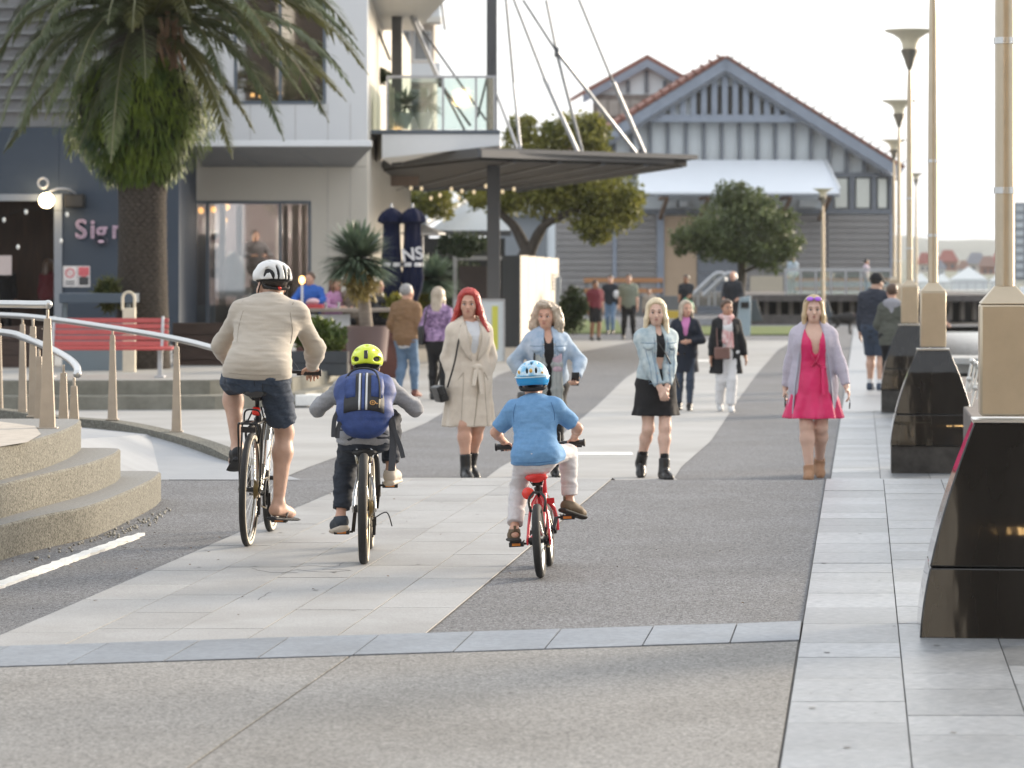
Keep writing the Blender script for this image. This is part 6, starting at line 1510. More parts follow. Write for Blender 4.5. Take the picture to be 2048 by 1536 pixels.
    def foot(s, S, q, inf=0, k=.02, ln=1.0, sole=0):
        kk = s.k*(1.05 if s.child else 1); f, u = s.foot_axes(q); a = s.ft[q]; heel = a-u*.045*kk-f*.035*kk; ball = a-u*.062*kk+f*.115*kk*ln; toe = a-u*.066*kk+f*.165*kk*ln
        S.cone(a, heel, .034*kk+inf, .034*kk+inf, k*kk); S.cone(a-u*.01*kk, ball, .034*kk+inf, .029*kk+inf, k*kk); S.cone(heel, ball, .033*kk+inf, .034*kk+inf, k*kk); S.cone(ball, toe, .034*kk+inf, .024*kk+inf, k*kk)
        return S
    def neck_head(s, S, ears=True):
        hk = s.hk; R_ = s.hR; H = lambda *p: s.head+R_@(vv(p)*hk); E = lambda p, r, k=.02: S.ell(H(*p), vv(r)*hk, R_, k*hk)
        nr = (.052 if s.female or s.child else .060)*s.k*(.9 if s.child else 1)
        S.cone(s.neck-s.up*.03*s.k, H(0, -.022, -.055), nr*1.08, nr, .035*s.k)
        E((0, -.014, .030), (.076, .098, .088), .02); E((0, .026, -.030), (.064, .070, .088), .03); E((0, .048, -.090), (.040, .040, .030), .035)
        E((0, .082, .018), (.050, .016, .012), .02)
        for q in (1, -1):
            E((q*.038, .066, -.032), (.026, .022, .024), .025)
            if ears: E((q*.076, -.006, -.014), (.010, .019, .031), .008)
        S.cone(H(0, .094, .006), H(0, .113, -.036), .0085*hk, .0135*hk, .012*hk)
        E((0, .094, -.064), (.024, .011, .009), .012)
        return S
    def hand_mesh(s, S, q, grip=None, curl=.5, fing=True, side=None, d=None):
        """palm, four fingers, thumb. grip = (point, axis): fingers close round that bar; side = palm normal"""
        kk = s.k*(1.02 if s.child else 1); w = s.hand[q]; d = unit(w-s.el[q]) if d is None else unit(d)
        if side is None: side = -q*s.sX
        n = unit(vv(side)-d*(vv(side)@d)); x = np.cross(d, n)*1.0            # x spans the knuckles
        if abs(d[1]) > .7: x = x if (x@vv((-q, 0, 0))) > 0 else -x
        elif (x@vv((0, 1, 0))) < 0: x = -x                                       # index side forward
        S.cone(w-d*.03*kk, w+d*.015*kk, .026*kk, .026*kk, .02*kk)
        palm = w+d*.05*kk; S.econe(w+d*.012*kk, w+d*.085*kk, x, (.028*kk, .017*kk), (.040*kk, .015*kk), .015*kk)
        if not fing: S.econe(w+d*.07*kk, w+d*.15*kk+n*.03*kk, x, (.036*kk, .016*kk), (.026*kk, .012*kk), .02*kk); return S
        for i, ln in enumerate((.90, 1.0, .94, .76)):
            o = (1.5-i)*.0205*kk; b = w+d*.088*kk+x*o; sp = x*(1.5-i)*.04; L = ln*kk
            c1, c2, c3 = curl*.7, curl*1.7, curl*2.3
            d1 = unit(d*math.cos(c1)+n*math.sin(c1)+sp); d2 = unit(d*math.cos(c2)+n*math.sin(c2)); d3 = unit(d*math.cos(c3)+n*math.sin(c3))
            p1 = b+d1*.042*L; p2 = p1+d2*.026*L; p3 = p2+d3*.020*L
            S.cone(b-d*.02*kk, p1, .0098*kk, .0092*kk, .006*kk); S.cone(p1, p2, .0092*kk, .0084*kk, .004*kk); S.cone(p2, p3, .0084*kk, .0072*kk, .004*kk)
        t0 = w+d*.028*kk+x*.026*kk; dt = unit(x*.72+d*.62+n*.42); t1 = t0+dt*.040*kk; t2 = t1+unit(d*.75+n*.55+x*.25)*.030*kk
        S.cone(t0-x*.012*kk, t1, .013*kk, .0105*kk, .012*kk); S.cone(t1, t2, .0105*kk, .0085*kk, .005*kk)
        return S
SKIN = {}
def skin(name, c, c2):
    if name not in SKIN:
        m = mat('skin_'+name, c, rough=.48, col2=c2, vs=18, spec=.4); b = m.node_tree.nodes['Principled BSDF']; b.inputs['Subsurface Weight'].default_value = .12; b.inputs['Subsurface Radius'].default_value = (.012, .005, .003); b.inputs['Subsurface Scale'].default_value = 1
        SKIN[name] = m
    return SKIN[name]
sk_f = skin('fair', (.52, .30, .215), (.60, .36, .27)); sk_p = skin('pale', (.58, .385, .30), (.66, .45, .365)); sk_m = skin('medium', (.40, .215, .14), (.48, .27, .185)); sk_t = skin('tan', (.27, .135, .08), (.34, .18, .11)); sk_l = skin('leg', (.46, .285, .21), (.54, .35, .265))
eyeW = mat('eye_white', (.75, .72, .70), rough=.15, var=0); eyeI = mat('eye_iris', (.035, .028, .025), rough=.1, var=0); lipM = mat('lips', (.44, .185, .16), rough=.4, var=.05); browM = mat('eyebrow', (.11, .07, .045), rough=.9, var=.1); shade = mat('eye_line', (.07, .045, .035), rough=.7, var=0)
def face(f, parent, lips=lipM, brow=browM):
    """eyes, brows and lips as small pieces seated in the head"""
    H = lambda *p: tuple(f.head+f.hR@(vv(p)*f.hk)); rm = Matrix([list(r) for r in f.hR])
    for q in (1, -1):
        b = MB(); b.k = 0; b.ell(H(q*.032, .083, -.003), (.0135*f.hk, .012*f.hk, .0078*f.hk), 12, 8, rm); b.k = 1; b.ell(H(q*.032, .0925, -.003), (.0062*f.hk, .0045*f.hk, .0064*f.hk), 10, 6, rm)
        b.k = 2; b.tube(spline([H(q*.017, .094, .0005), H(q*.031, .0985, .0068), H(q*.047, .088, .002)], 3), .0026*f.hk, 6); b.build('eye', [eyeW, eyeI, shade], parent)
        b = MB(); b.tube(spline([H(q*.014, .100, .021), H(q*.032, .0985, .027), H(q*.050, .086, .021)], 3), [.0035*f.hk]*6+[.0018*f.hk], 6, flat=.7); b.build('eyebrow', brow, parent)
    b = MB(); b.ell(H(0, .1035, -.0605), (.019*f.hk, .006*f.hk, .0030*f.hk), 12, 6, rm); b.ell(H(0, .1030, -.0685), (.016*f.hk, .0065*f.hk, .0038*f.hk), 12, 6, rm); b.build('lips', lips, parent)
    b = MB()
    for q in (1, -1): b.ell(H(q*.0065, .118, -.0445), (.0035*f.hk, .003*f.hk, .002*f.hk), 6, 4, rm)
    b.build('nostrils', shade, parent)
from mathutils.bvhtree import BVHTree
def tree_of(o): return BVHTree.FromPolygons([v.co for v in o.data.vertices], [tuple(q.vertices) for q in o.data.polygons])
def on(bv, x, z, off, front=1):
    """point of the cloth seen from the front (or back), lifted by off"""
    h = bv.ray_cast(Vector((x, 1.2*front, z)), Vector((0, -front, 0)))[0]
    return None if h is None else Vector((x, h.y+front*off, z))
def seam(bv, name, pts, m, parent, r=.0028, front=1, n=5, flat=.7, off=.0012):
    q = [on(bv, p.x, p.z, off, front) for p in spline([(x, 0, z) for x, z in pts], n)]; q = [a for a in q if a is not None]
    if len(q) > 2: b = MB(); b.tube(q, r, 5, flat=flat); return b.build(name, m, parent)
def patch(bv, name, rows, m, parent, off=.006, th=.006, front=1, n=5):
    """flat cloth piece laid on a garment: rows of (x left, x right, z)"""
    V = []; ok = True
    for x0, x1, z in rows:
        for j in range(n):
            h = on(bv, x0+(x1-x0)*j/(n-1), z, off, front)
            if h is None: h = Vector((x0+(x1-x0)*j/(n-1), V[-1][1] if V else 0, z))
            V.append(tuple(h))
    b = MB(); b.add(V, [(i*n+j, i*n+j+1, (i+1)*n+j+1, (i+1)*n+j) for i in range(len(rows)-1) for j in range(n-1)]); o = b.build(name, m, parent); s_ = o.modifiers.new('thickness', 'SOLIDIFY'); s_.thickness = th; s_.offset = 0; return o
def hair_cap(S, f, inf=.012, front=.052, low=-.02, k=.02):
    """skull cap of hair with the face left free"""
    hk = f.hk; H = lambda *p: f.head+f.hR@(vv(p)*hk); S.ell(H(0, -.016, .032), (vv((.076, .098, .088))+inf)*hk, f.hR, k*hk)
    S.plane(H(0, front, .045), f.hR@vv((0, 1, -.75))); S.plane(H(0, 0, low), f.hR@vv((0, .25, -1)))
    return S, H
# ---------------------------------------------------------------- the three riders
def rider(bike, name, label):
    t = thing(name, label, 'person', tuple(bike.location)); t.rotation_euler = bike.rotation_euler; return t
fle = mat('beige_fleece', (.43, .385, .325), rough=.9, var=.07, vs=160, bump=.25, bs=300, sheen=.3)
nav = mat('navy_cotton', (.026, .040, .068), rough=.85, col2=(.05, .07, .105), vs=60, bump=.3, bs=260)
hairD = mat('dark_brown_hair', (.022, .015, .011), rough=.45, var=.4, vs=60)
helW = mat('white_helmet', (.60, .60, .585), rough=.25, var=.04, coat=.4); helK = mat('helmet_liner', (.012, .012, .013), rough=.8, var=.1)
def helmet(f, parent, m, r, c, tilt, vents, vox, low, label=None, visor=None, liner=True, extra=None, liner_low=None):
    Rm = f.hR@rotx(tilt); C = f.head+f.hR@(vv(c)*f.hk); k = f.hk; H = lambda *p: C+Rm@(vv(p)*k); S = Sdf()
    S.ell(C, vv(r)*k, Rm, .01)
    if extra: extra(S, H, Rm, k)
    S.plane(H(0, 0, low), Rm@vv((0, -.12, -1))); 
    if visor: S.econe(H(0, r[1]*.86, low+.012), H(0, r[1]*1.22, low-.004), Rm@vv((1, 0, 0)), (.07*k, .009*k), (.05*k, .006*k), .012*k)
    for p, rr, rot in vents: S.ell(H(*p), vv(rr)*k, Rm@rot, .006*k, sub=True)
    o = sdf_obj('helmet', S, vox, m, parent)
    if liner:
        L = Sdf(); L.ell(C, (vv(r)-.014)*k, Rm, .01); L.plane(H(0, 0, low-.010 if liner_low is None else liner_low), Rm@vv((0, -.12, -1))); sdf_obj('helmet_liner', L, vox*1.3, helK, o)
    return o, H, Rm
# --- man
man = rider(bike1, 'person', 'man in beige fleece jumper, navy shorts and white helmet riding the tall bicycle')
pR, pL = ped1[1], ped1[-1]
fm = Fig(1.80, pelvis=(0, .175, 1.075), neck=(.035, .455, 1.462), wide=.90, shw=.164, sh_yaw=-.06, head=(.025, .535, 1.582), head_rot=(.55, -.12, .02),
         hands=[(-.262, .795, 1.072), (.262, .795, 1.072)], elbow=[(-.7, -.4, -.4), (.7, -.4, -.4)], feet=[(pL.x-.005, pL.y-.10, pL.z+.10), (pR.x+.005, pR.y-.085, pR.z+.095)], knee=[(-.30, 1, 0), (.22, 1, 0)], foot_dir=(.25, -.42), foot_pitch=(-.28, -.05))
S = Sdf(); fm.torso(S); fm.neck_head(S)
for q in (1, -1): fm.arm(S, q); fm.leg(S, q, calf=1.12); fm.foot(S, q); fm.hand_mesh(S, q, curl=.85, side=(0, .15, -1), d=(-q*.06, .93, -.22))
sdf_obj('body', S, .0068, sk_l, man)
S = Sdf(); fm.torso(S, .018, t0=-.2, k=.06)
for q in (1, -1): fm.leg(S, q, .024, .35, k=.06)
S.plane((0, .05, 1.005), (0, .10, -1))
for q in (1, -1): fm.arm(S, q, .014, 1.97, 1, puff=1.0, k=.04)
S.cone(fm.neck-fm.up*.03, fm.neck+fm.up*.035+vv((0, .02, 0)), .078, .066, .02, 1)
jum = sdf_obj('jumper', S, .0068, fle, man, [wrinkle(.0045, (16, 14, 56), 3), wrinkle(.0022, (30, 26, 96), 8)])
for q in (1, -1):                                  # sleeve seams
    b = MB(); a, e, h_ = fm.sh[q], fm.el[q], fm.hand[q]; o_ = vv((0, -.072, 0)); b.tube(spline([a+o_+vv((-q*.01, 0, .07)), a+o_*.98+vv((-q*.035, 0, -.01)), a+o_*.9+vv((-q*.02, 0, -.10))], 5), .0022, 5); b.build('seam', mat('fleece_seam', (.30, .265, .22), var=.05), man)
S = Sdf(); fm.torso(S, .013, t0=-.2, t1=.2, k=.06, top=False)
S.plane(fm.pel+fm.up*.05, fm.up); S.plane((0, 0, .925), (0, 0, -1))
for q in (1, -1): fm.leg(S, q, .019, .80, 1, k=.06, flare=.012)
S.plane((0, 0, 1.025), (0, 0, 1))
sho = sdf_obj('shorts', S, .0068, nav, man, [wrinkle(.006, (34, 30, 62), 5), wrinkle(.0035, (60, 52, 90), 15)])
bv = tree_of(sho); nvs = mat('navy_seam', (.012, .018, .03), var=.1)
seam(bv, 'seam', [(.0, 1.0), (.005, .965)], nvs, man, .003, -1); seam(bv, 'pocket_seam', [(.05, .985), (.10, .975), (.15, .97)], nvs, man, .003, -1); seam(bv, 'pocket_seam', [(.05, .985), (.052, .93)], nvs, man, .003, -1); seam(bv, 'pocket_seam', [(-.05, .985), (-.10, .975), (-.15, .97)], nvs, man, .003, -1)
bv = tree_of(jum); seam(bv, 'hem_seam', [(-.16, 1.045), (-.06, 1.04), (.06, 1.04), (.16, 1.045)], MATS['fleece_seam'], man, .0028, -1)
for q in (1, -1): seam(bv, 'sleeve_seam', [(.03+q*.145, 1.42), (.03+q*.165, 1.32), (.03+q*.160, 1.23)], MATS['fleece_seam'], man, .003, -1)
S = Sdf(); S, H = hair_cap(S, fm, .006, .05, -.06); sdf_obj('hair', S, .007, hairD, man, strands(.0016, fm.head, 50))
vents = [((q*.020, -.112, .034), (.0085, .05, .045), np.eye(3)) for q in (1, -1)]+[((q*.054, -.098, .028), (.010, .05, .042), rotz(-q*.4)) for q in (1, -1)]+[((q*.084, -.070, .024), (.010, .04, .034), rotz(-q*.8)) for q in (1, -1)]+[((q*.036, .0, .092), (.006, .040, .016), np.eye(3)) for q in (1, -1, 0)]+[((q*.075, .06, .04), (.03, .030, .014), rotz(q*.5)) for q in (1, -1)]
helmet(fm, man, helW, (.108, .142, .098), (0, -.012, .045), .16, vents, .0052, -.022, visor=True)
b = MB(); H = lambda *p: tuple(fm.head+fm.hR@(vv(p)*fm.hk))
for q in (1, -1): b.tube(spline([H(q*.085, -.05, .015), H(q*.084, .0, -.05), H(q*.04, .05, -.115), H(0, .06, -.125)], 5), .005, 5, flat=.4)
b.tube(spline([H(-.075, -.06, -.01), H(-.05, -.098, -.03), H(.05, -.098, -.03), H(.075, -.06, -.01)], 5), .009, 6); b.build('helmet_strap', helK, man)
b = MB(); b.ell(H(0, -.108, -.03), (.014, .008, .010), 10, 6); b.build('fit_dial', rref, man)
thong = mat('black_thong', (.015, .016, .02), rough=.7, var=.15)
for q in (1, -1):
    f_, u_ = fm.foot_axes(q); a = fm.ft[q]; S = Sdf(); S.econe(a-u_*.098-f_*.075, a-u_*.104+f_*.20, np.cross(f_, u_), (.040, .011), (.048, .011), .01)
    if q < 0: S.cone(a-u_*.045+f_*.02, a-u_*.075+f_*.13, .045, .036, .02); S.cone(a-u_*.05-f_*.05, a-u_*.04+f_*.02, .040, .046, .02)
    sh_ = sdf_obj('sandal', S, .006, thong, man)
    b = MB(); cx_ = np.cross(f_, u_)
    for s_ in (1, -1): b.tube(spline([a-u_*.09+f_*.03+cx_*s_*.042, a-u_*.055+f_*.07+cx_*s_*.03, a-u_*.07+f_*.13], 4), .006, 6)
    b.build('thong_strap', thong, sh_)
# --- child with the backpack
kid = rider(bike2, 'person', 'child in yellow helmet and grey hooded top riding with a blue backpack')
pR, pL = ped2[1], ped2[-1]
fk = Fig(1.27, pelvis=(0, .165, .735), neck=(0, .375, 1.035), child=True, headk=1.20, head=(.005, .445, 1.118), head_rot=(-.04, -.12, 0), wide=1.06,
         hands=[(-.235, .555, .932), (.235, .555, .932)], elbow=[(-.42, -1, -.5), (.42, -1, -.5)], feet=[(pL.x-.01, pL.y-.06, pL.z+.075), (pR.x+.01, pR.y-.065, pR.z+.075)], knee=[(-.12, 1, 0), (.30, 1, 0)], foot_dir=(.35, -.25), foot_pitch=(-.15, .05))
S = Sdf(); fk.torso(S); fk.neck_head(S)
for q in (1, -1): fk.arm(S, q); fk.leg(S, q); fk.foot(S, q); fk.hand_mesh(S, q, curl=.85, side=(0, .15, -1), d=(-q*.06, .93, -.22))
sdf_obj('body', S, .006, sk_f, kid)
gry = mat('grey_marl', (.23, .235, .25), rough=.9, col2=(.30, .305, .32), vs=120, bump=.2, bs=240)
S = Sdf(); fk.torso(S, .017, t0=-.2, k=.05)
for q in (1, -1): fk.leg(S, q, .026, .30, k=.05)
S.plane((0, .05, .675), (0, .1, -1))
for q in (1, -1): fk.arm(S, q, .012, 1.95, 1, puff=.95, k=.04)
n_ = fk.neck
S.ell(n_+vv((0, -.045, .012)), (.088, .055, .040), None, .03); S.ell(n_+vv((0, -.075, -.025)), (.060, .035, .05), None, .03)
sdf_obj('hooded_top', S, .006, gry, kid, [wrinkle(.0048, (26, 22, 80), 1), wrinkle(.0025, (50, 44, 120), 4)])
nav2 = mat('navy_trousers', (.014, .020, .032), rough=.85, col2=(.026, .034, .05), vs=70, bump=.25, bs=260)
S = Sdf(); fk.torso(S, .016, t0=-.2, t1=.24, k=.05, top=False)
S.plane(fk.pel+fk.up*.03, fk.up); S.plane((0, 0, .640), (0, 0, -1))
for q in (1, -1): fk.leg(S, q, .017, 1.86, 1, k=.05, flare=.006)
sdf_obj('trousers', S, .006, nav2, kid, [wrinkle(.0050, (30, 30, 80), 9), wrinkle(.0025, (60, 60, 130), 12)])
crm = mat('cream_shoe', (.52, .46, .39), rough=.7, var=.08, vs=20); dshoe = mat('dark_shoe', (.03, .04, .055), rough=.7, var=.1)
for q in (1, -1):
    f_, u_ = fk.foot_axes(q); a = fk.ft[q]; S = Sdf(); fk.foot(S, q, .010); S.plane(a+u_*.0, u_)
    sh_ = sdf_obj('shoe', S, .0055, dshoe if q < 0 else crm, kid)
    S = Sdf(); S.econe(a-u_*.072-f_*.045, a-u_*.076+f_*.125, np.cross(f_, u_), (.036, .020), (.038, .018), .01); sdf_obj('sole', S, .0055, crm, sh_)
S = Sdf(); S, H = hair_cap(S, fk, .005, .05, -.07); sdf_obj('hair', S, .006, hairD, kid, strands(.0015, fk.head, 44))
yel_ = mat('fluoro_yellow_helmet', (.66, .78, .03), rough=.25, var=.03, coat=.4)
vents = [((q*.074, -.082, .004), (.025, .04, .017), rotz(-q*.65)@roty(q*.25)) for q in (1, -1)]+[((q*.056, -.085, .062), (.010, .05, .017), rotz(-q*.4)@roty(-q*.8)) for q in (1, -1)]+[((0, -.06, .098), (.016, .035, .014), np.eye(3))]+[((0, -.145, -.048), (.072, .06, .030), np.eye(3))]
ho_, H, Rm = helmet(fk, kid, yel_, (.108, .130, .105), (0, -.012, .040), .10, vents, .005, -.040, liner_low=-.066)
b = MB(); b.box(H(0, -.1225, .036), (.026*fk.hk, .014, .058*fk.hk), Matrix.Rotation(R(-22), 3, 'X')); b.build('helmet_lamp', mat('dark_lens', (.03, .03, .032), rough=.2, var=.05), ho_, bevel=.004)
b = MB(); H2 = lambda *p: tuple(fk.head+fk.hR@(vv(p)*fk.hk)); b.tube(spline([H2(-.08, -.05, -.01), H2(-.06, -.096, -.035), H2(.06, -.096, -.035), H2(.08, -.05, -.01)], 5), .010, 6); b.build('helmet_strap', helK, kid)
# backpack: a thing of its own, hung on the child's back
bp = thing('backpack', 'blue and black school backpack with two reflective stripes on the child', 'backpack', tuple(bike2.location)); bp.rotation_euler = bike2.rotation_euler
bpb = mat('royal_blue_nylon', (.014, .038, .15), rough=.6, col2=(.026, .06, .22), vs=30, bump=.2, bs=180); bpk = mat('charcoal_nylon', (.018, .019, .023), rough=.65, var=.15, vs=30, bump=.2, bs=180); refs = mat('reflective_stripe', (.58, .59, .60), rough=.35, metal=.3, var=.05)
ctr = (fk.pel+fk.neck)/2+vv((0, -.155, .045)); upb = fk.up; bk = -fk.fw; B = lambda x, z, y=0: ctr+vv((1, 0, 0))*x+upb*z+bk*y
S = Sdf(); X1 = vv((1, 0, 0))
S.econe(B(0, -.165, -.01), B(0, -.09), X1, (.125, .075), (.152, .098), .03); S.econe(B(0, -.09), B(0, .06), X1, (.152, .098), (.160, .092), .04); S.econe(B(0, .06), B(0, .165, -.02), X1, (.160, .092), (.105, .06), .05)
for q in (1, -1): S.ell(B(q*.12, .10, -.03), (.045, .06, .075), None, .04)
bag_ = sdf_obj('bag', S, .006, bpb, bp, wrinkle(.0035, (24, 20, 50), 2))
from mathutils.bvhtree import BVHTree
bvh = BVHTree.FromPolygons([v.co for v in bag_.data.vertices], [tuple(q.vertices) for q in bag_.data.polygons])
def bagpatch(name, poly, m, off, parent=bp, th=.006):
    """flat fabric panel that follows the back of the bag"""
    b = MB(); V = []; 
    def surf(x, z): 
        o = B(x, z, .5); hit = bvh.ray_cast(Vector(o), Vector(-bk))[0]
        return (np.array(hit) if hit is not None else B(x, z, .05))+bk*(off*.55)
    n = len(poly[0]); rows = poly
    V = [tuple(surf(x, z)) for r_ in rows for x, z in r_]; Fs = []
    for i in range(len(rows)-1):
        for j in range(n-1): Fs.append((i*n+j, i*n+j+1, (i+1)*n+j+1, (i+1)*n+j))
    b.add(V, Fs); o = b.build(name, m, parent); so_ = o.modifiers.new('thickness', 'SOLIDIFY'); so_.thickness = th; so_.offset = 0; return o
zs = [-.13, -.09, -.05, 0, .05, .10, .135]
row = lambda z, x0, x1, n=7: [(x0+(x1-x0)*i/(n-1), z) for i in range(n)]
bagpatch('black_panel', [row(z, -.115+.0*z+max(0, (z+.02))*.45, .115-max(0, (z+.02))*.45) for z in zs], bpk, .006)
for x in (-.026, .014): bagpatch('reflective_stripe', [row(z, x-.0055, x+.0055, 3) for z in zs], refs, .013, th=.003)
bagpatch('blue_panel', [row(z, -.013, .003, 3) for z in zs], bpb, .011, th=.003)
bagpatch('blue_panel', [row(z, .04, .115-abs(z-.03)*.15, 4) for z in (-.04, 0, .04, .08, .115)], bpb, .012, th=.004)
bagpatch('blue_panel', [row(z, -.115+abs(z-.03)*.15, -.05, 4) for z in (-.04, 0, .04, .08, .115)], bpb, .012, th=.004)
bagpatch('mesh_pocket', [row(z, .085, .092, 3) for z in (-.11, -.07, -.03)], mat('pale_zip', (.55, .48, .33), var=.1), .014, th=.004)
b = MB(); _h = bvh.ray_cast(Vector(B(.050, -.085, .5)), Vector(-bk))[0]; cc = np.array(_h)+bk*.010
b.torus(tuple(cc), .014, .0028, tuple(bk), 20, 6); b.tube(spline([cc+X1*.016+upb*.0, cc+X1*.024-upb*.008, cc+X1*.03-upb*.004], 3), .0028, 5); b.ell(tuple(cc), (.006, .004, .006), 8, 6); b.build('logo', mat('orange_logo', (.55, .30, .10), rough=.6, var=.05), bp)
b = MB(); b.tube(spline([B(-.115, .10, .06), B(-.07, .155, .075), B(.0, .165, .085), B(.06, .14, .09), B(.085, .06, .1), B(.09, -.05, .1)], 5), .006, 6); b.build('zip_line', bpk, bp)
b = MB(); b.tube(spline([B(-.03, .175, .03), B(-.02, .205, .02), B(.02, .205, .02), B(.03, .175, .03)], 5), .010, 6, flat=.5); b.build('handle', bpk, bp)
def strap(pts, w=.020): b = MB(); p = spline([tuple(q) for q in pts], 6); b.tube(p, w, 6, flat=.16, up=(1, 0, 0)); return b.build('strap', bpk, bp)
strap([B(.13, -.08, .02), B(.155, -.14, .0), B(.165, -.22, -.01), B(.165, -.36, -.01), B(.16, -.47, .0)]); strap([B(.135, -.11, .02), B(.17, -.20, .0), B(.205, -.30, .0), B(.225, -.385, .0)], .013)
strap([B(-.135, -.07, .03), B(-.165, -.13, .03), B(-.172, -.20, .03), B(-.172, -.265, .03)], .013); strap([B(-.12, -.13, .02), B(-.145, -.19, .02), B(-.15, -.265, .02)], .013)
for q in (1, -1): b = MB(); p = spline([tuple(fk.sh[q]*.5+fk.neck*.5+vv((0, -.07, .03))), tuple(fk.sh[q]*.6+fk.neck*.4+vv((0, .02, .065))), tuple(fk.sh[q]*.65+fk.neck*.35+vv((0, .09, .0)))], 5); b.tube(p, .024, 6, flat=.25, up=(1, 0, 0)); b.build('shoulder_strap', bpk, bp)
# --- smallest child
tot = rider(bike3, 'person', 'small child in blue T-shirt and blue helmet riding the red bicycle')
pR, pL = ped3[1], ped3[-1]
ft_ = Fig(1.12, pelvis=(0, .125, .675), neck=(.0, .225, .955), child=True, headk=1.30, head=(-.005, .27, 1.062), head_rot=(.03, -.06, 0), wide=.93,
          hands=[(-.198, .425, .732), (.198, .425, .732)], elbow=[(-.85, -.6, -.3), (.85, -.6, -.3)], feet=[(pL.x-.01, pL.y-.055, pL.z+.070), (pR.x+.025, pR.y-.055, pR.z+.070)], knee=[(-.12, 1, 0), (.42, 1, 0)], foot_dir=(.18, -.75), foot_pitch=(.0, -.30))
S = Sdf(); ft_.torso(S); ft_.neck_head(S)
for q in (1, -1): ft_.arm(S, q); ft_.leg(S, q); ft_.foot(S, q); ft_.hand_mesh(S, q, curl=.85, side=(0, .15, -1), d=(-q*.06, .93, -.22))
sdf_obj('body', S, .0058, sk_f, tot)
blu = mat('blue_jersey', (.12, .27, .49), rough=.85, col2=(.155, .32, .55), vs=50, bump=.2, bs=260)
S = Sdf(); ft_.torso(S, .015, t0=-.2, k=.05)
for q in (1, -1): ft_.leg(S, q, .025, .30, k=.05)
S.plane((0, .04, .610), (0, .1, -1))
for q in (1, -1): ft_.arm(S, q, .016, .80, 1, puff=1.08, k=.04)
S.cone(ft_.neck-ft_.up*.02, ft_.neck+ft_.up*.022, .050, .046, .012, 1)
tsh = sdf_obj('t_shirt', S, .0055, blu, tot, [wrinkle(.0026, (40, 30, 62), 6), wrinkle(.0016, (60, 52, 100), 16)])
bv = tree_of(tsh); tss = mat('blue_seam', (.05, .15, .33), var=.05); seam(bv, 'hem_seam', [(-.12, .632), (0, .628), (.12, .632)], tss, tot, .0022, -1)
for q in (1, -1): seam(bv, 'sleeve_seam', [(q*.098, .95), (q*.112, .90), (q*.112, .85)], tss, tot, .0022, -1)
lgr = mat('light_grey_cotton', (.60, .58, .59), rough=.9, var=.06, vs=60, bump=.2, bs=260)
S = Sdf(); ft_.torso(S, .010, t0=-.2, t1=.2, k=.05, top=False)
S.plane(ft_.pel+ft_.up*.0, ft_.up); S.plane((0, 0, .553), (0, 0, -1))
for q in (1, -1): ft_.leg(S, q, .013, 1.88, 1, k=.045, flare=.012)
sdf_obj('trousers', S, .0055, lgr, tot, [wrinkle(.004, (30, 30, 85), 2), wrinkle(.002, (60, 60, 140), 5)])
san = mat('brown_sandal', (.12, .085, .05), rough=.7, var=.15, vs=20); sol = mat('dark_sole', (.035, .032, .028), rough=.8, var=.1)
for q in (1, -1):
    f_, u_ = ft_.foot_axes(q); a = ft_.ft[q]; S = Sdf(); ft_.foot(S, q, .007); S.plane(a-u_*.0, u_)
    if q < 0: S.ell(a-u_*.03-f_*.05, (.028, .02, .016), None, .005, sub=True)
    sh_ = sdf_obj('sandal', S, .005, san, tot)
    S = Sdf(); S.econe(a-u_*.060-f_*.045, a-u_*.066+f_*.115, np.cross(f_, u_), (.034, .014), (.040, .014), .01); sdf_obj('sole', S, .005, sol, sh_)
    b = MB(); b.box(tuple(a-f_*.045+u_*.008), (.014, .006, .024)); b.build('pull_tab', san, sh_)
S = Sdf(); S, H = hair_cap(S, ft_, .005, .05, -.075); sdf_obj('hair', S, .006, hairD, tot, strands(.0015, ft_.head, 44))
hb1 = mat('patterned_blue_helmet', (.16, .46, .72), rough=.22, col2=(.55, .70, .80), vs=26, detail=5, contrast=3, coat=.4); hb2 = mat('bright_blue_band', (.015, .28, .62), rough=.22, var=.04, coat=.4)
vents = [((q*.030, -.108, .046), (.0075, .05, .020), np.eye(3)) for q in (1, -1)]+[((0, -.062, .096), (.013, .03, .012), np.eye(3))]+[((q*.044, -.066, .090), (.009, .03, .010), np.eye(3)) for q in (1, -1)]
ho_, H, Rm = helmet(ft_, tot, hb1, (.110, .126, .112), (0, -.012, .032), .06, vents, .0048, -.004, liner_low=-.010)
S = Sdf(); C_ = vv(H(0, 0, 0)); k = ft_.hk; S.ell(C_, vv((.113, .129, .114))*k, Rm, .01); S.plane(vv(H(0, 0, .002)), Rm@vv((0, .05, 1))); S.plane(vv(H(0, 0, -.062)), Rm@vv((0, -.12, -1))); S.ell(vv(H(0, -.10, -.085)), vv((.055, .10, .028))*k, Rm, .01, sub=True); sdf_obj('helmet_band', S, .005, hb2, ho_)
b = MB(); pts = [H(.114*math.cos(a), .130*math.sin(a), .0035) for a in [2*math.pi*i/40 for i in range(41)]]; b.tube(pts, .0052*k, 6, cap=False); b.build('helmet_rim', mat('pale_blue_rim', (.42, .62, .70), rough=.3, var=.05), ho_)
b = MB(); b.ell(H(-.004, -.119, .047), (.011*k, .006, .015*k), 8, 6); b.ell(H(-.086, -.08, .04), (.008*k, .006, .013*k), 8, 6); b.ell(H(.07, -.095, .03), (.009*k, .006, .008*k), 8, 6); b.build('orange_motif', mat('orange_motif', (.70, .42, .12), rough=.4, var=.2, vs=60), ho_, kind='stuff')
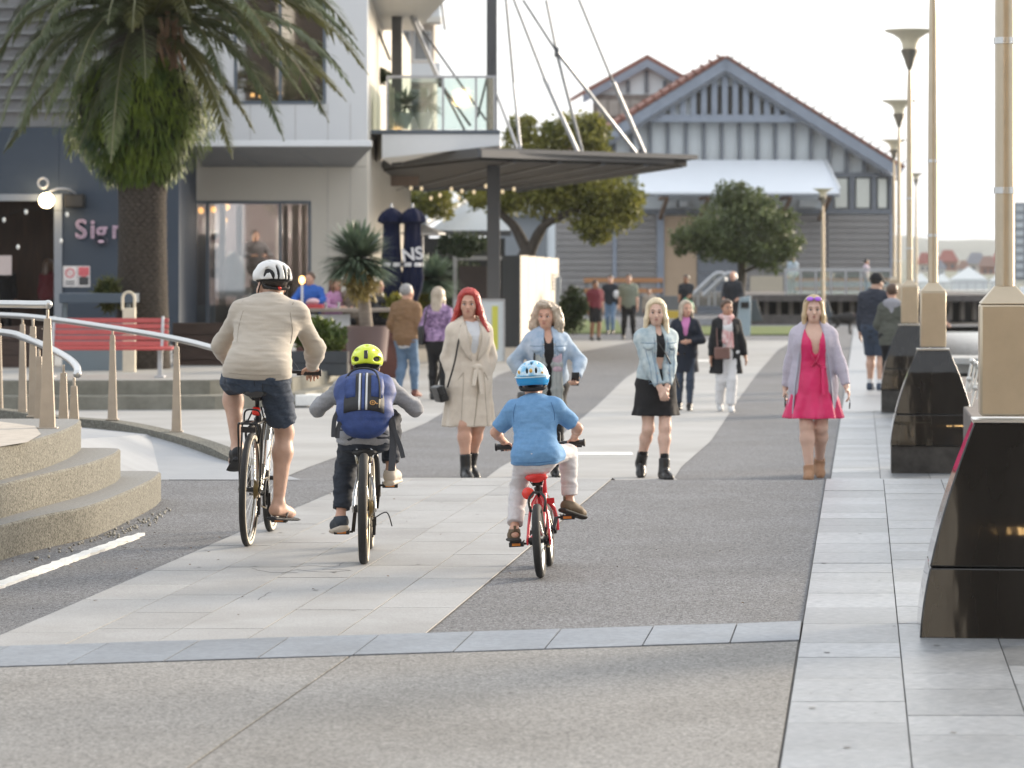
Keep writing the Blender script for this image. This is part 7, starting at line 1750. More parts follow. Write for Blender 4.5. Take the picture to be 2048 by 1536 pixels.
b = MB(); H2 = lambda *p: tuple(ft_.head+ft_.hR@(vv(p)*ft_.hk)); b.tube(spline([H2(-.082, -.04, -.03), H2(-.06, -.092, -.05), H2(.06, -.092, -.05), H2(.082, -.04, -.03)], 5), .011, 6); b.build('helmet_strap', helK, tot)
# ---------------------------------------------------------------- people on foot
def walker(label, px, py, hpx, face_deg=0, h=None, far=True, **kw):
    """stands where the photograph shows the feet; face_deg 0 looks at the photographer, positive turns to the picture's right"""
    g = (Gfar if far else G)(px, py); hh = h or hpx*g.y/F; k = hh/1.75
    t = thing('person', label, 'person', tuple(g), math.pi+R(face_deg)); m = lambda L: [tuple(k*c for c in q) for q in L]
    for n in ('hands', 'feet'): kw[n] = m(kw[n])
    for n in ('pelvis', 'neck'):
        if n in kw: kw[n] = tuple(k*c for c in kw[n])
    f = Fig(hh, **kw); f.t = t; return f
def base_body(f, vox, sk, hand=(dict(curl=.5), dict(curl=.5)), calf=1.05, feet=True):
    S = Sdf(); f.torso(S); f.neck_head(S)
    for i, q in enumerate((-1, 1)):
        f.arm(S, q); f.leg(S, q, calf=calf); f.hand_mesh(S, q, fing=vox < .012, **hand[i])
        if feet: f.foot(S, q)
    return sdf_obj('body', S, vox, sk, f.t)
def garment(name, f, vox, m, inf, t0, t1=1.0, sleeve=0, skirt=None, opening=None, neck=None, wr=(.003, (26, 22, 40)), puff=1.0, sinf=None, hemplane=None, top=True, k=.05, seed=1, collar=None):
    """torso, then skirt (list of z, half width, half depth), opening (half width, z low) and neck scoop, then sleeves"""
    kk = f.k; S = Sdf(); f.torso(S, inf, t0=t0, t1=t1, k=k, top=top)
    if hemplane is not None: S.plane((0, 0, hemplane*kk), (0, 0, -1))
    if skirt:
        wav = skirt[1] if len(skirt) > 1 else None; pts = skirt[0]
        for i in range(len(pts)-1):
            (z0, x0, y0), (z1, x1, y1) = pts[i], pts[i+1]; last = i == len(pts)-2
            S.econe((f.pel[0], f.pel[1]-.01*kk, z0*kk), (f.pel[0], f.pel[1]-.01*kk, z1*kk), f.hX, (x0*kk, y0*kk), (x1*kk, y1*kk), .04*kk, 1 if last else 0, wav if last or i > 0 else None)
    if collar: S.cone(f.neck-f.up*.02*kk, f.neck+f.up*.03*kk+f.fw*.012*kk, collar[0]*kk, collar[1]*kk, .02, 1)
    if opening:
        hw, zl, zh = opening[:3]; hl = opening[3] if len(opening) > 3 else hw; S.ops.append(('econe', f.pel*0+vv((-.3, .02, zl*kk-.3)), vv((.3, .5, zh*kk+.3)), .012, (vv((0, .25*kk, zl*kk)), vv((0, .25*kk, zh*kk)), vv((1, 0, 0)), (hl*kk, .235*kk), (hw*kk*.9, .235*kk), 0, None), True))
    if neck: (a_, ra, e_, re) = neck; S.cone(vv(a_)*kk, vv(e_)*kk, ra*kk, re*kk, .012*kk, sub=True)
    if sleeve:
        for q in (1, -1): f.arm(S, q, sinf if sinf is not None else inf*.9, sleeve, 1, puff=puff, k=.035)
    return sdf_obj(name, S, vox, m, f.t, [wrinkle(wr[0]*kk, wr[1], seed), wrinkle(wr[0]*.5*kk, tuple(1.9*a for a in wr[1]), seed+9)])
# the econe carve needs the subtract flag honoured
def boots(f, vox, m, hgt=.13, inf=.010, both=(1, -1), sole=None, name='boot'):
    for q in both:
        kk = f.k; S = Sdf(); f.foot(S, q, inf*kk); kn, a = f.kn[q], f.ft[q]; u = unit(kn-a); S.cone(a-u*.02*kk, a+u*hgt*kk, (.040+inf)*kk, (.043+inf)*kk, .02*kk, 1)
        o = sdf_obj(name, S, vox, m, f.t)
        if sole is not None:
            f_, u_ = f.foot_axes(q); S = Sdf(); S.econe(a-u_*.088*kk-f_*.06*kk, a-u_*.094*kk+f_*.16*kk, np.cross(f_, u_), (.040*kk, .014*kk), (.040*kk, .013*kk), .01); sdf_obj('sole', S, vox, sole, o)
def trousers(f, vox, m, inf=.012, frac=1.93, flare=.004, t1=.24, name='trousers', wr=.0035):
    S = Sdf(); f.torso(S, inf, t0=-.2, t1=t1, k=.05, top=False)
    for q in (1, -1): f.leg(S, q, inf, frac, 1, k=.045, flare=flare)
    return sdf_obj(name, S, vox, m, f.t, [wrinkle(wr, (30, 30, 80), 3)])
def long_hair(f, vox, m, drop=.22, wide=.085, back=.12, inf=.016, part=.0, amp=.0028, out=0.0, seed=1, fr=40, name='hair', wave=None):
    S = Sdf(); S, H = hair_cap(S, f, inf, .040, -.10); hk = f.hk
    for q in (1, -1):
        S.econe(H(q*.062, .012, .055), H(q*(.078+out*.4), .012, -.06), f.hR@vv((1, 0, 0)), (.028*hk, .050*hk), (.026*hk, .050*hk), .02*hk)
        S.econe(H(q*(.078+out*.4), .010, -.06), H(q*(wide+out), .006, -drop), f.hR@vv((1, 0, 0)), (.026*hk, .052*hk), (.024*hk, .048*hk), .02*hk, 1)
    S.econe(H(0, -.07, .02), H(0, -back+.01, -drop), f.hR@vv((1, 0, 0)), (.085*hk, .045*hk), ((wide+out)*hk, .040*hk), .03*hk, 1)
    d = [strands(amp*hk, H(0, -.01, 0), fr, seed)]
    if wave: d.append(wave)
    return sdf_obj(name, S, vox, m, f.t, d), H
def short_hair(f, vox, m, inf=.009, low=-.075, front=.05): S = Sdf(); S, H = hair_cap(S, f, inf, front, low); return sdf_obj('hair', S, vox, m, f.t, strands(.0016, f.head, 46))
def pts_strap(f, pts, m, r=.006, flat=.4, name='strap', parent=None): b = MB(); b.tube(spline([tuple(p) for p in pts], 6), r, 6, flat=flat, up=(1, 0, 0)); return b.build(name, m, parent or f.t)
hairM = lambda n, a, b, vs=26: mat(n, a, rough=.42, col2=b, vs=vs, stretch=(3, 3, .35))
h_red = hairM('red_hair', (.30, .02, .025), (.52, .07, .05)); h_bl = hairM('platinum_hair', (.55, .44, .28), (.74, .64, .46)); h_hon = hairM('honey_hair', (.40, .29, .16), (.56, .43, .26)); h_ash = hairM('ash_blonde_hair', (.30, .24, .18), (.55, .47, .37)); h_gry = hairM('grey_hair', (.20, .20, .20), (.38, .37, .36)); h_brn = hairM('brown_hair', (.05, .028, .016), (.11, .06, .035)); h_blk = hairM('black_hair', (.012, .010, .009), (.03, .025, .022))
blackC = mat('black_cloth', (.010, .010, .012), rough=.85, var=.3, vs=40); blackL = mat('black_leather', (.012, .012, .013), rough=.38, var=.2, vs=20)
VX = .0088
def denim_marks(f, o, m):
    K = f.k; bv = tree_of(o)
    for q in (1, -1):
        patch(bv, 'pocket_flap', [(q*.080*K, q*.170*K, 1.335*K), (q*.080*K, q*.172*K, 1.30*K), (q*.105*K, q*.145*K, 1.278*K)], m, f.t, .005, .006)
        seam(bv, 'yoke_seam', [(q*.055*K, 1.345*K), (q*.12*K, 1.342*K), (q*.19*K, 1.345*K)], dst, f.t, .0045)
        seam(bv, 'pocket_seam', [(q*.080*K, 1.30*K), (q*.105*K, 1.276*K), (q*.145*K, 1.276*K), (q*.172*K, 1.30*K)], dst, f.t, .0045)
        seam(bv, 'front_seam', [(q*.088*K, 1.27*K), (q*.075*K, 1.10*K), (q*.070*K, .94*K)], dst, f.t, .0035); seam(bv, 'front_seam', [(q*.150*K, 1.27*K), (q*.125*K, 1.10*K), (q*.110*K, .94*K)], dst, f.t, .0035)
        seam(bv, 'placket_seam', [(q*.068*K, 1.40*K), (q*.064*K, 1.2*K), (q*.062*K, .93*K)], dst, f.t, .003); seam(bv, 'hem_seam', [(q*.06*K, .945*K), (q*.12*K, .945*K), (q*.17*K, .945*K)], dst, f.t, .004)
        for z in (1.36, 1.25, 1.15, 1.05, .96):
            h = on(bv, q*.058*K, z*K, .003)
            if h is not None: b = MB(); b.lathe([(.001, -.003), (.009, 0), (.009, .004)], h, (0, 1, 0), 10); b.build('button', galv, f.t)
# --- woman with red hair, trench coat
f = walker('woman with bright red hair in a beige belted trench coat, hand in pocket', 938, 956, 371, 20, female=True, wide=1.04, head_rot=(-.42, -.02, 0), sh_yaw=.03,
           hands=[(-.145, .035, .915), (.15, .03, .90)], elbow=[(-.85, -.7, 0), (.5, -1, 0)], feet=[(-.06, -.13, .115), (.075, .13, .085)], foot_dir=(.12, -.15), foot_pitch=(-.3, 0), knee=[(0, 1, 0), (0, 1, 0)])
base_body(f, VX, sk_f); face(f, f.t)
trench = mat('beige_gabardine', (.58, .51, .43), rough=.8, col2=(.65, .58, .49), vs=20, bump=.15, bs=200); shirtW = mat('pale_blue_white_shirt', (.58, .60, .63), rough=.85, var=.05, vs=20)
tc_ = garment('trench_coat', f, VX, trench, .022, -.1, sleeve=1.95, sinf=.013, skirt=([(1.04, .178, .145), (.86, .215, .168), (.49, .255, .185)], (9, .07, 1.0)), neck=((0, .175, 1.12), .012, (0, .10, 1.52), .085), wr=(.0045, (26, 22, 22)), puff=1.06)
S = Sdf(); f.torso(S, .012, t0=.3); S.plane(f.neck+f.up*-.0, f.up); sdf_obj('shirt', S, VX, shirtW, f.t, wrinkle(.003, (30, 20, 60), 4))
K = f.k
def lapel(f, q, pts, m, th=.010): b = MB(); b.slab([tuple(vv(p)*f.k) for p in pts], (0, -th, 0)); o = b.build('lapel', m, f.t, bevel=.003); return o
bv = tree_of(tc_); trs = mat('trench_seam', (.36, .31, .25), var=.05)
for q in (1, -1):
    patch(bv, 'lapel', [(q*.062*K, q*.088*K, 1.475*K), (q*.068*K, q*.128*K, 1.42*K), (q*.066*K, q*.160*K, 1.34*K), (q*.056*K, q*.145*K, 1.26*K), (q*.040*K, q*.095*K, 1.18*K), (q*.022*K, q*.035*K, 1.11*K)], trench, f.t, .012, .012)
    seam(bv, 'pocket_seam', [(q*.105*K, 1.0*K), (q*.15*K, .93*K)], trs, f.t, .005); seam(bv, 'seam', [(q*.10*K, 1.0*K), (q*.115*K, .75*K), (q*.13*K, .50*K)], trs, f.t, .003)
seam(bv, 'coat_edge', [(-.035*K, 1.02*K), (-.03*K, .80*K), (-.01*K, .62*K), (.01*K, .50*K)], trs, f.t, .006)
for q in (1, -1): b = MB(); b.slab([tuple(vv(p)*K) for p in [(q*.01, .100, 1.475), (q*.058, .070, 1.485), (q*.066, .105, 1.425), (q*.03, .125, 1.405)][::q]], (0, -.008, 0)); b.build('shirt_collar', shirtW, f.t)
b = MB(); n = 28; b.tube([(.184*K*math.cos(a), -.012+.152*K*math.sin(a), 1.05*K) for a in [2*math.pi*i/n for i in range(n+1)]], .030*K, 6, cap=False, flat=.3, up=(0, 0, 1)); b.build('belt', trench, f.t)
b = MB(); b.ell((-.03*K, .158*K, 1.05*K), (.05*K, .03*K, .035*K), 12, 8); b.bar((-.035*K, .172*K, 1.04*K), (-.055*K, .205*K, .80*K), .045*K, .012); b.bar((-.01*K, .172*K, 1.04*K), (.02*K, .200*K, .88*K), .04*K, .012); b.build('belt_knot', trench, f.t)
long_hair(f, VX, h_red, .255, .102, .14, .026, out=.062, amp=.004, fr=34)
boots(f, VX, blackL, .15, .012, sole=blackC)
bag = thing('handbag', 'small black leather shoulder bag hanging beside the beige trench coat', 'bag', tuple(f.t.location)); bag.rotation_euler = f.t.rotation_euler
b = MB(); c = vv((.30, .03, .80))*K; b.box(tuple(c), (.09*K, .20*K, .15*K), Matrix.Rotation(.35, 3, 'Y')); b.build('bag_body', blackL, bag, bevel=.018)
b = MB(); b.box(tuple(c+vv((.03, .02, .03))*K), (.06*K, .205*K, .09*K), Matrix.Rotation(.35, 3, 'Y')); b.build('flap', blackL, bag, bevel=.01)
pts_strap(f, [vv((.25, .10, .86))*K, vv((.20, .15, 1.08))*K, vv((.165, .15, 1.25))*K, vv((.115, .11, 1.42))*K, vv((.10, .0, 1.475))*K, vv((.16, -.12, 1.35))*K, vv((.30, -.06, .88))*K], blackL, .009, .4, parent=bag)
# --- curly blonde, denim jacket and scarf
f = walker('woman with curly blonde hair in a pale denim jacket and long scarf holding a phone', 1094, 953, 341, 6, female=True, wide=1.14, head_rot=(-.36, 0, 0),
           hands=[(-.275, .235, 1.02), (.215, .04, .97)], elbow=[(-1, -.7, 0), (1, -.25, .15)], feet=[(-.08, .05, .085), (.08, -.05, .085)])
base_body(f, VX, sk_f, hand=(dict(curl=1.0, side=(.3, 0, 1)), dict(curl=.6))); face(f, f.t); K = f.k
den = mat('pale_denim', (.25, .36, .50), rough=.85, col2=(.46, .55, .66), vs=13, bump=.2, bs=220); den2 = mat('washed_denim', (.27, .37, .43), rough=.85, col2=(.54, .61, .62), vs=12, bump=.2, bs=220); dst = mat('denim_seam', (.17, .25, .35), rough=.9, var=.1)
garment('black_dress', f, VX, blackC, .014, -.2, skirt=([(1.0, .17, .13), (.70, .21, .16)], (7, .05, 0)), neck=((0, .16, 1.40), .03, (0, .09, 1.52), .075))
dj = garment('denim_jacket', f, VX, den, .024, -.12, sleeve=1.93, sinf=.018, opening=(.055, .70, 1.56), hemplane=.84, puff=1.04, wr=(.0035, (28, 24, 36)), collar=(.074, .072))
trousers(f, VX, blackC, .008)
boots(f, VX, blackL, .1, .010)
S = Sdf(); S, H = hair_cap(S, f, .03, .035, -.03, .03); hk = f.hk
for q in (1, -1):
    for z, x, r in ((.06, .085, .052), (.0, .105, .056), (-.06, .118, .056), (-.115, .118, .048), (-.155, .105, .035)): S.ell(H(q*x, -.02+.008*math.sin(z*60), z), vv((r, r*1.05, r))*hk, None, .03)
for z in (.03, -.03, -.09, -.14): S.ell(H(0, -.09, z), vv((.10, .055, .05))*hk, None, .04)
S.ell(H(.03, .03, .115), vv((.07, .07, .035))*hk, None, .03)
sdf_obj('hair', S, .0075, h_ash, f.t, [curls(.0060, 75, 3), curls(.0030, 150, 5)])
scf = mat('grey_green_scarf', (.22, .25, .245), rough=.9, col2=(.40, .42, .42), vs=9, bump=.3, bs=60, stretch=(3, 3, .6)); scp = mat('pink_scarf_end', (.36, .30, .34), rough=.9, col2=(.52, .36, .44), vs=6, bump=.3, bs=60)
for q, m_ in ((1, scf), (-1, scp)):
    S = Sdf(); pts = [(q*.03, -.055, 1.53), (q*.085, .0, 1.50), (q*.088, .115, 1.38), (q*.085, .175, 1.15), (q*.082, .185, .90), (q*.09, .18, .70)]
    for i in range(5): S.econe(vv(pts[i])*K, vv(pts[i+1])*K, (1, 0, 0), ((.034+.008*min(i, 3))*K, .026*K), ((.040+.008*min(i, 3))*K, .022*K), .02)
    o = sdf_obj('scarf', S, VX, scf if q > 0 else scf, f.t, wrinkle(.006, (90, 40, 14), 5))
    if q < 0: S = Sdf(); S.econe(vv((q*.088, .125, 1.37))*K, vv((q*.085, .185, 1.10))*K, (1, 0, 0), (.047*K, .030*K), (.055*K, .026*K), .02); sdf_obj('scarf_pattern', S, VX, scp, o, wrinkle(.005, (90, 40, 14), 5))
denim_marks(f, dj, den)
phone = mat('phone_black', (.012, .012, .014), rough=.15, var=0)
t = thing('phone', 'black phone held by the woman with curly hair', 'phone', tuple(f.t.location)); t.rotation_euler = f.t.rotation_euler
hd = f.hand[-1]+unit(f.hand[-1]-f.el[-1])*.09*K; b = MB(); b.box(tuple(hd+vv((.0, .015, .045))), (.072, .010, .14), Matrix.Rotation(-.5, 3, 'X')); b.build('body', phone, t, bevel=.004)
pts_strap(f, [vv((.135, .085, 1.45))*K, vv((.15, .165, 1.22))*K, vv((.17, .175, .98))*K], blackL, .008, .4)
hb_ = thing('handbag', 'dark grey shoulder bag at the hip of the curly haired woman', 'bag', tuple(f.t.location)); hb_.rotation_euler = f.t.rotation_euler
b = MB(); b.box(tuple(vv((.22, .09, .78))*K), (.17, .09, .17)); b.build('bag_body', mat('grey_leather', (.08, .085, .09), rough=.5, var=.1), hb_, bevel=.02)
# --- platinum blonde, washed denim jacket, black skirt
f = walker('woman with straight platinum hair in washed denim jacket and black skirt, hands clasped', 1312, 957, 354, 16, female=True, wide=.98, head_rot=(-.30, -.02, 0), sh_yaw=.06, hip_yaw=-.05, pelvis=(0, .0, .95),
           hands=[(-.035, .235, .875), (.03, .24, .875)], elbow=[(-1, -.6, 0), (1, -.6, 0)], feet=[(-.03, .16, .088), (.085, -.22, .15)], foot_dir=(.05, -.3), foot_pitch=(.02, -.45), knee=[(.15, 1, 0), (0, 1, 0)])
base_body(f, VX, sk_p, hand=(dict(curl=.55, side=(.5, -.8, 0)), dict(curl=.55, side=(-.5, -.8, 0)))); face(f, f.t); K = f.k
garment('black_top', f, VX, blackC, .012, .42, neck=((0, .15, 1.42), .03, (0, .09, 1.52), .07))
garment('black_skirt', f, VX, blackC, .014, -.2, t1=.3, top=False, skirt=([(1.0, .165, .13), (.80, .20, .155), (.625, .235, .175)], (6, .06, .5)))
dj = garment('denim_jacket', f, VX, den2, .021, -.1, sleeve=1.93, sinf=.018, opening=(.048, .80, 1.56), hemplane=.90, puff=1.06, wr=(.0036, (28, 24, 36)), collar=(.074, .074), seed=6)
for q in (1, -1):
    b = MB(); b.slab([tuple(vv(p)*K) for p in [(q*.04, .095, 1.465), (q*.095, .045, 1.475), (q*.12, .105, 1.385), (q*.06, .148, 1.375)][::q]], (0, -.012, 0)); b.build('collar', den2, f.t, bevel=.004)
denim_marks(f, dj, den2)
pts_strap(f, [vv((.08, .10, 1.44))*K, vv((.02, .165, 1.33))*K, vv((-.06, .175, 1.20))*K, vv((-.13, .165, 1.06))*K, vv((-.21, .08, .90))*K], blackL, .008)
long_hair(f, VX, h_bl, .235, .088, .12, .020, out=.018, amp=.0028, fr=38)
for q in (1, -1): boots(f, VX, blackL, .12, .013, (q,), blackC)
for q in (1, -1): a, u = f.ft[q], unit(f.kn[q]-f.ft[q]); S = Sdf(); S.cone(a+u*.09*K, a+u*.17*K, .042*K, .044*K, .01, 2); sdf_obj('sock', S, VX, blackC, f.t)
# --- woman in the pink dress
f = walker('woman in bright pink wrap dress and lilac cardigan with purple sunglasses on her head', 1627, 956, 360, -6, female=True, wide=1.12, head_rot=(.06, -.05, 0),
           hands=[(-.34, .14, .84), (.29, -.10, .80)], elbow=[(-.6, -1, 0), (.6, -1, 0)], feet=[(-.055, -.20, .14), (.04, .14, .085)], foot_dir=(.1, -.05), foot_pitch=(-.40, 0), knee=[(0, 1, 0), (0, 1, 0)])
base_body(f, VX, sk_p, hand=(dict(curl=.5), dict(curl=.8)), calf=1.12); face(f, f.t); K = f.k
fuch = mat('fuchsia_satin', (.58, .008, .10), rough=.45, col2=(.70, .014, .14), vs=8, sheen=.2); lil = mat('lilac_knit', (.42, .39, .47), rough=.95, col2=(.50, .47, .55), vs=60, bump=.35, bs=220)
S = Sdf(); f.torso(S, .007, t0=.45, t1=.80, k=.04, top=False); S.plane(vv((0, .02, 0)), (0, -1, 0)); sdf_obj('camisole', S, VX, blackC, f.t)
garment('pink_dress', f, VX, fuch, .014, -.15, skirt=([(1.07, .158, .128), (.92, .205, .165), (.585, .285, .225)], (11, .085, .4)), neck=((-.03, .175, 1.17), .010, (0, .10, 1.53), .105), wr=(.004, (34, 30, 22)), seed=4)
b = MB(); b.tube([(.166*K*math.cos(a), -.006+.137*K*math.sin(a), 1.075*K) for a in [2*math.pi*i/28 for i in range(29)]], .016*K, 6, cap=False, flat=.4, up=(0, 0, 1)); b.ell((-.09*K, .135*K, 1.075*K), (.035*K, .022*K, .022*K), 10, 8); b.bar((-.09*K, .15*K, 1.07*K), (-.10*K, .20*K, .82*K), .03*K, .01); b.build('sash', fuch, f.t)
for q in (1, -1): b = MB(); b.tube(spline([tuple(vv(p)*K) for p in [(q*.075, .045, 1.47), (q*.088, .125, 1.36), (q*.02-.02, .165, 1.17), (-q*.045-.03, .160, 1.09)]], 5), .020*K, 6, flat=.3, up=(0, 1, 0)); b.build('wrap_edge', fuch, f.t)
garment('cardigan', f, VX, lil, .022, -.1, sleeve=1.95, sinf=.014, skirt=([(1.06, .185, .15), (.90, .225, .175), (.62, .255, .19)], (5, .04, 2)), opening=(.105, .45, 1.56, .215), wr=(.003, (28, 24, 34)), puff=1.0, seed=7)
for q in (1, -1): b = MB(); b.tube(spline([tuple(vv(p)*K) for p in [(q*.098, .02, 1.475), (q*.130, .10, 1.36), (q*.150, .118, 1.10), (q*.178, .115, .90), (q*.20, .11, .63)]], 6), .022*K, 6, flat=.35, up=(0, 1, 0)); b.build('cardigan_band', mat('lilac_grey_band', (.40, .42, .49), rough=.95, var=.06, vs=60), f.t)
o, H = long_hair(f, VX, h_hon, .20, .078, .11, .014, out=.010, amp=.0025, fr=36)
S = Sdf(); f.hk *= 1
pur = mat('purple_lens', (.34, .10, .62), rough=.12, var=.05, coat=.6)
sg = thing('sunglasses', 'purple sunglasses pushed up on the hair of the woman in pink', 'sunglasses', tuple(f.t.location)); sg.rotation_euler = f.t.rotation_euler
b = MB(); rm = Matrix([list(r) for r in f.hR@rotx(-.9)])
for q in (1, -1): b.ell(H(q*.036, .075, .098), (.034*f.hk, .010*f.hk, .024*f.hk), 14, 8, Matrix([list(r) for r in f.hR@rotz(-q*.25)@rotx(.7)]))
b.tube([H(-.01, .086, .100), H(.01, .086, .100)], .005, 6); b.build('lens', pur, sg)
for q in (1, -1): b = MB(); b.tube(spline([H(q*.068, .062, .090), H(q*.088, .02, .06), H(q*.090, -.03, .03)], 4), .0035, 6); b.build('temple', plas, sg)
tanb = mat('tan_suede', (.36, .21, .125), rough=.85, var=.1, vs=20); boots(f, VX, tanb, .05, .012, sole=mat('tan_sole', (.10, .07, .05), rough=.8))
t = thing('phone', 'black phone in the hand of the woman in pink', 'phone', tuple(f.t.location)); t.rotation_euler = f.t.rotation_euler
hd = f.hand[1]+unit(f.hand[1]-f.el[1])*.085*K; b = MB(); b.box(tuple(hd+vv((-.012, .02, -.03))), (.012, .075, .145), Matrix.Rotation(.5, 3, 'X')); b.build('body', phone, t, bevel=.004)
t = thing('keys', 'small dark keys hanging from the other hand of the woman in pink', 'keys', tuple(f.t.location)); t.rotation_euler = f.t.rotation_euler
hd = f.hand[-1]+unit(f.hand[-1]-f.el[-1])*.12*K; b = MB(); b.torus(tuple(hd+vv((0, .02, -.03))), .016, .003, (1, 0, 0), 14, 5); b.bar(hd+vv((0, .02, -.045)), hd+vv((.005, .025, -.10)), .012, .004); b.build('key', phone, t)
# --- second row: navy coat, scarf
V2 = .013
f = walker('woman in navy coat and pink top with one hand raised, behind the denim jacket woman', 1371, 821, 217, -2, female=True, wide=1.0, head_rot=(.35, 0, 0), hands=[(-.06, .20, 1.12), (.20, .12, 1.0)], elbow=[(-1, -.6, -.2), (.8, -1, 0)], feet=[(-.06, .10, .085), (.10, -.08, .10)])
base_body(f, V2, sk_f); face(f, f.t); K = f.k
nvc = mat('navy_wool', (.014, .019, .032), rough=.9, var=.15, vs=40); pk = mat('pink_knit', (.55, .20, .42), rough=.9, var=.06)
S = Sdf(); f.torso(S, .012, t0=.3); sdf_obj('pink_top', S, V2, pk, f.t)
garment('navy_coat', f, V2, nvc, .020, -.1, sleeve=1.93, skirt=([(1.04, .17, .14), (.62, .22, .165)],), neck=((0, .175, 1.16), .012, (0, .10, 1.52), .08), puff=1.04)
for q in (1, -1): lapel(f, q, [(q*.05, .08, 1.46), (q*.10, .09, 1.40), (q*.11, .14, 1.27), (q*.01, .165, 1.10), (q*.05, .14, 1.30)][::q], nvc)
for z in (1.05, .92): b = MB(); b.lathe([(.001, -.003), (.016, 0), (.016, .006)], tuple(vv((.02, .168, z))*K), (0, 1, 0), 10); b.build('button', phone, f.t)
trousers(f, V2, nav, .006); long_hair(f, V2, h_ash, .23, .085, .11, .018, out=.01); boots(f, V2, blackL, .03, .008, name='shoe')
f = walker('woman in black cardigan and white trousers with a pink check scarf and brown bag', 1453, 823, 221, 4, female=True, wide=1.02, head_rot=(.25, -.02, 0), hands=[(-.30, .02, .86), (.26, .05, .84)], elbow=[(-.6, -1, 0), (.6, -1, 0)], feet=[(-.055, .12, .085), (.09, -.12, .10)])
base_body(f, V2, sk_m); face(f, f.t); K = f.k
wtr = mat('white_trousers', (.66, .66, .67), rough=.85, var=.04, vs=20); chk = mat('check_scarf', (.52, .22, .22), rough=.9, col2=(.68, .58, .56), vs=9, detail=1, stretch=(2, 2, .8)); bbr = mat('brown_leather', (.16, .085, .07), rough=.5, var=.1)
S = Sdf(); f.torso(S, .014, t0=-.2); sdf_obj('white_top', S, V2, wtr, f.t)
trousers(f, V2, wtr, .018, flare=.018)
garment('black_cardigan', f, V2, blackC, .024, -.1, sleeve=1.95, skirt=([(1.04, .19, .15), (.60, .27, .18)], (5, .05, 1)), opening=(.09, .45, 1.56))
S = Sdf()
for a in range(10):
    t0, t1 = 2*math.pi*a/10, 2*math.pi*(a+1)/10; P0 = vv((.082*math.cos(t0), .02+.078*math.sin(t0), 1.50-.018*math.sin(t0)))*K; P1 = vv((.082*math.cos(t1), .02+.078*math.sin(t1), 1.50-.018*math.sin(t1)))*K; S.cone(P0, P1, .040*K, .040*K, .02)
S.econe(vv((-.02, .11, 1.45))*K, vv((-.03, .18, 1.02))*K, (1, 0, 0), (.055*K, .035*K), (.07*K, .024*K), .02); S.econe(vv((.035, .12, 1.42))*K, vv((.05, .185, 1.10))*K, (1, 0, 0), (.045*K, .03*K), (.05*K, .02*K), .02)
sdf_obj('scarf', S, V2, chk, f.t, wrinkle(.006, (60, 50, 40), 3)); short_hair(f, V2, h_brn, .014, -.06); boots(f, V2, mat('white_shoe', (.6, .6, .6), rough=.6), .02, .008, name='shoe')
t = thing('handbag', 'brown leather bag carried by the woman with the check scarf', 'bag', tuple(f.t.location)); t.rotation_euler = f.t.rotation_euler
b = MB(); b.box(tuple(vv((.10, .215, .93))*K), (.22, .08, .17)); b.build('bag_body', bbr, t, bevel=.02); b = MB(); b.tube(spline([tuple(vv(p)*K) for p in [(.17, .2, 1.0), (.17, .12, 1.30), (.11, .02, 1.47)]], 5), .009, 6); b.build('strap', bbr, t)
# --- strollers seen from behind or the side, and the far group
def simple(label, px, py, hpx, face_deg, sk, topm, botm, hairm, vox=.016, female=False, wide=1.0, hands=None, elbow=None, feet=None, long=0, sleeve=1.93, short=False, hem=None, shoe=None, head_rot=(0, 0, 0), h=None, coat=None, loc=None, fc=True, knee=None, pelvis=None, neck=None, bare=False):
    kw = dict(female=female, wide=wide, head_rot=head_rot, hands=hands or [(-.24, .04, .86), (.24, .04, .86)], elbow=elbow or [(-.5, -1, 0), (.5, -1, 0)], feet=feet or [(-.09, .06, .085), (.09, -.06, .085)])
    if knee: kw['knee'] = knee
    if pelvis: kw['pelvis'] = pelvis; kw['neck'] = neck
    f = walker(label, px, py, hpx, face_deg, h, **kw)
    if loc is not None: f.t.location = loc
    base_body(f, vox, sk)
    if fc and abs(face_deg) < 100: face(f, f.t)
    garment('top', f, vox, topm, .020, -.2 if not coat else -.1, sleeve=sleeve, skirt=coat, hemplane=hem, wr=(.006, (20, 18, 56)), collar=None if female else (.072, .066))
    if short: trousers(f, vox, botm, .022, .92, .012, name='shorts')
    else: trousers(f, vox, botm, .014)
    if long: long_hair(f, vox, hairm, long, .085, .12, .02)
    elif not bare: short_hair(f, vox, hairm, .011)
    boots(f, vox, shoe or blackL, .02, .010, name='shoe'); return f
tanJ = mat('tan_suede_jacket', (.23, .135, .07), rough=.85, var=.1, vs=12); jean = mat('blue_jeans', (.10, .17, .27), rough=.85, col2=(.16, .24, .35), vs=12); purp = mat('purple_floral', (.10, .055, .13), rough=.85, col2=(.42, .28, .46), tex='voronoi', vs=26); hood = mat('green_grey_cotton', (.085, .09, .075), rough=.9, var=.12, vs=14); navJ = mat('navy_jacket', (.022, .027, .042), rough=.8, var=.12, vs=14); bluS = mat('blue_shirt', (.15, .24, .42), rough=.85, var=.1); mar = mat('maroon_shirt', (.17, .028, .04), rough=.85, var=.08); olv = mat('olive_shirt', (.20, .22, .17), rough=.85, var=.08); dkn = mat('black_navy_shirt', (.016, .019, .026), rough=.85, var=.12)
f = simple('man with grey hair in a tan suede jacket and blue jeans, strolling away', 812, 794, 223, 152, sk_f, tanJ, jean, h_gry, .013, hands=[(-.20, .12, .95), (.16, .14, .95)], elbow=[(-.6, -1, 0), (.9, -1, 0)], hem=.80, shoe=mat('brown_shoe', (.16, .05, .035), rough=.6), wide=1.06, head_rot=(-.35, 0, 0), feet=[(-.08, -.12, .10), (.09, .12, .085)])
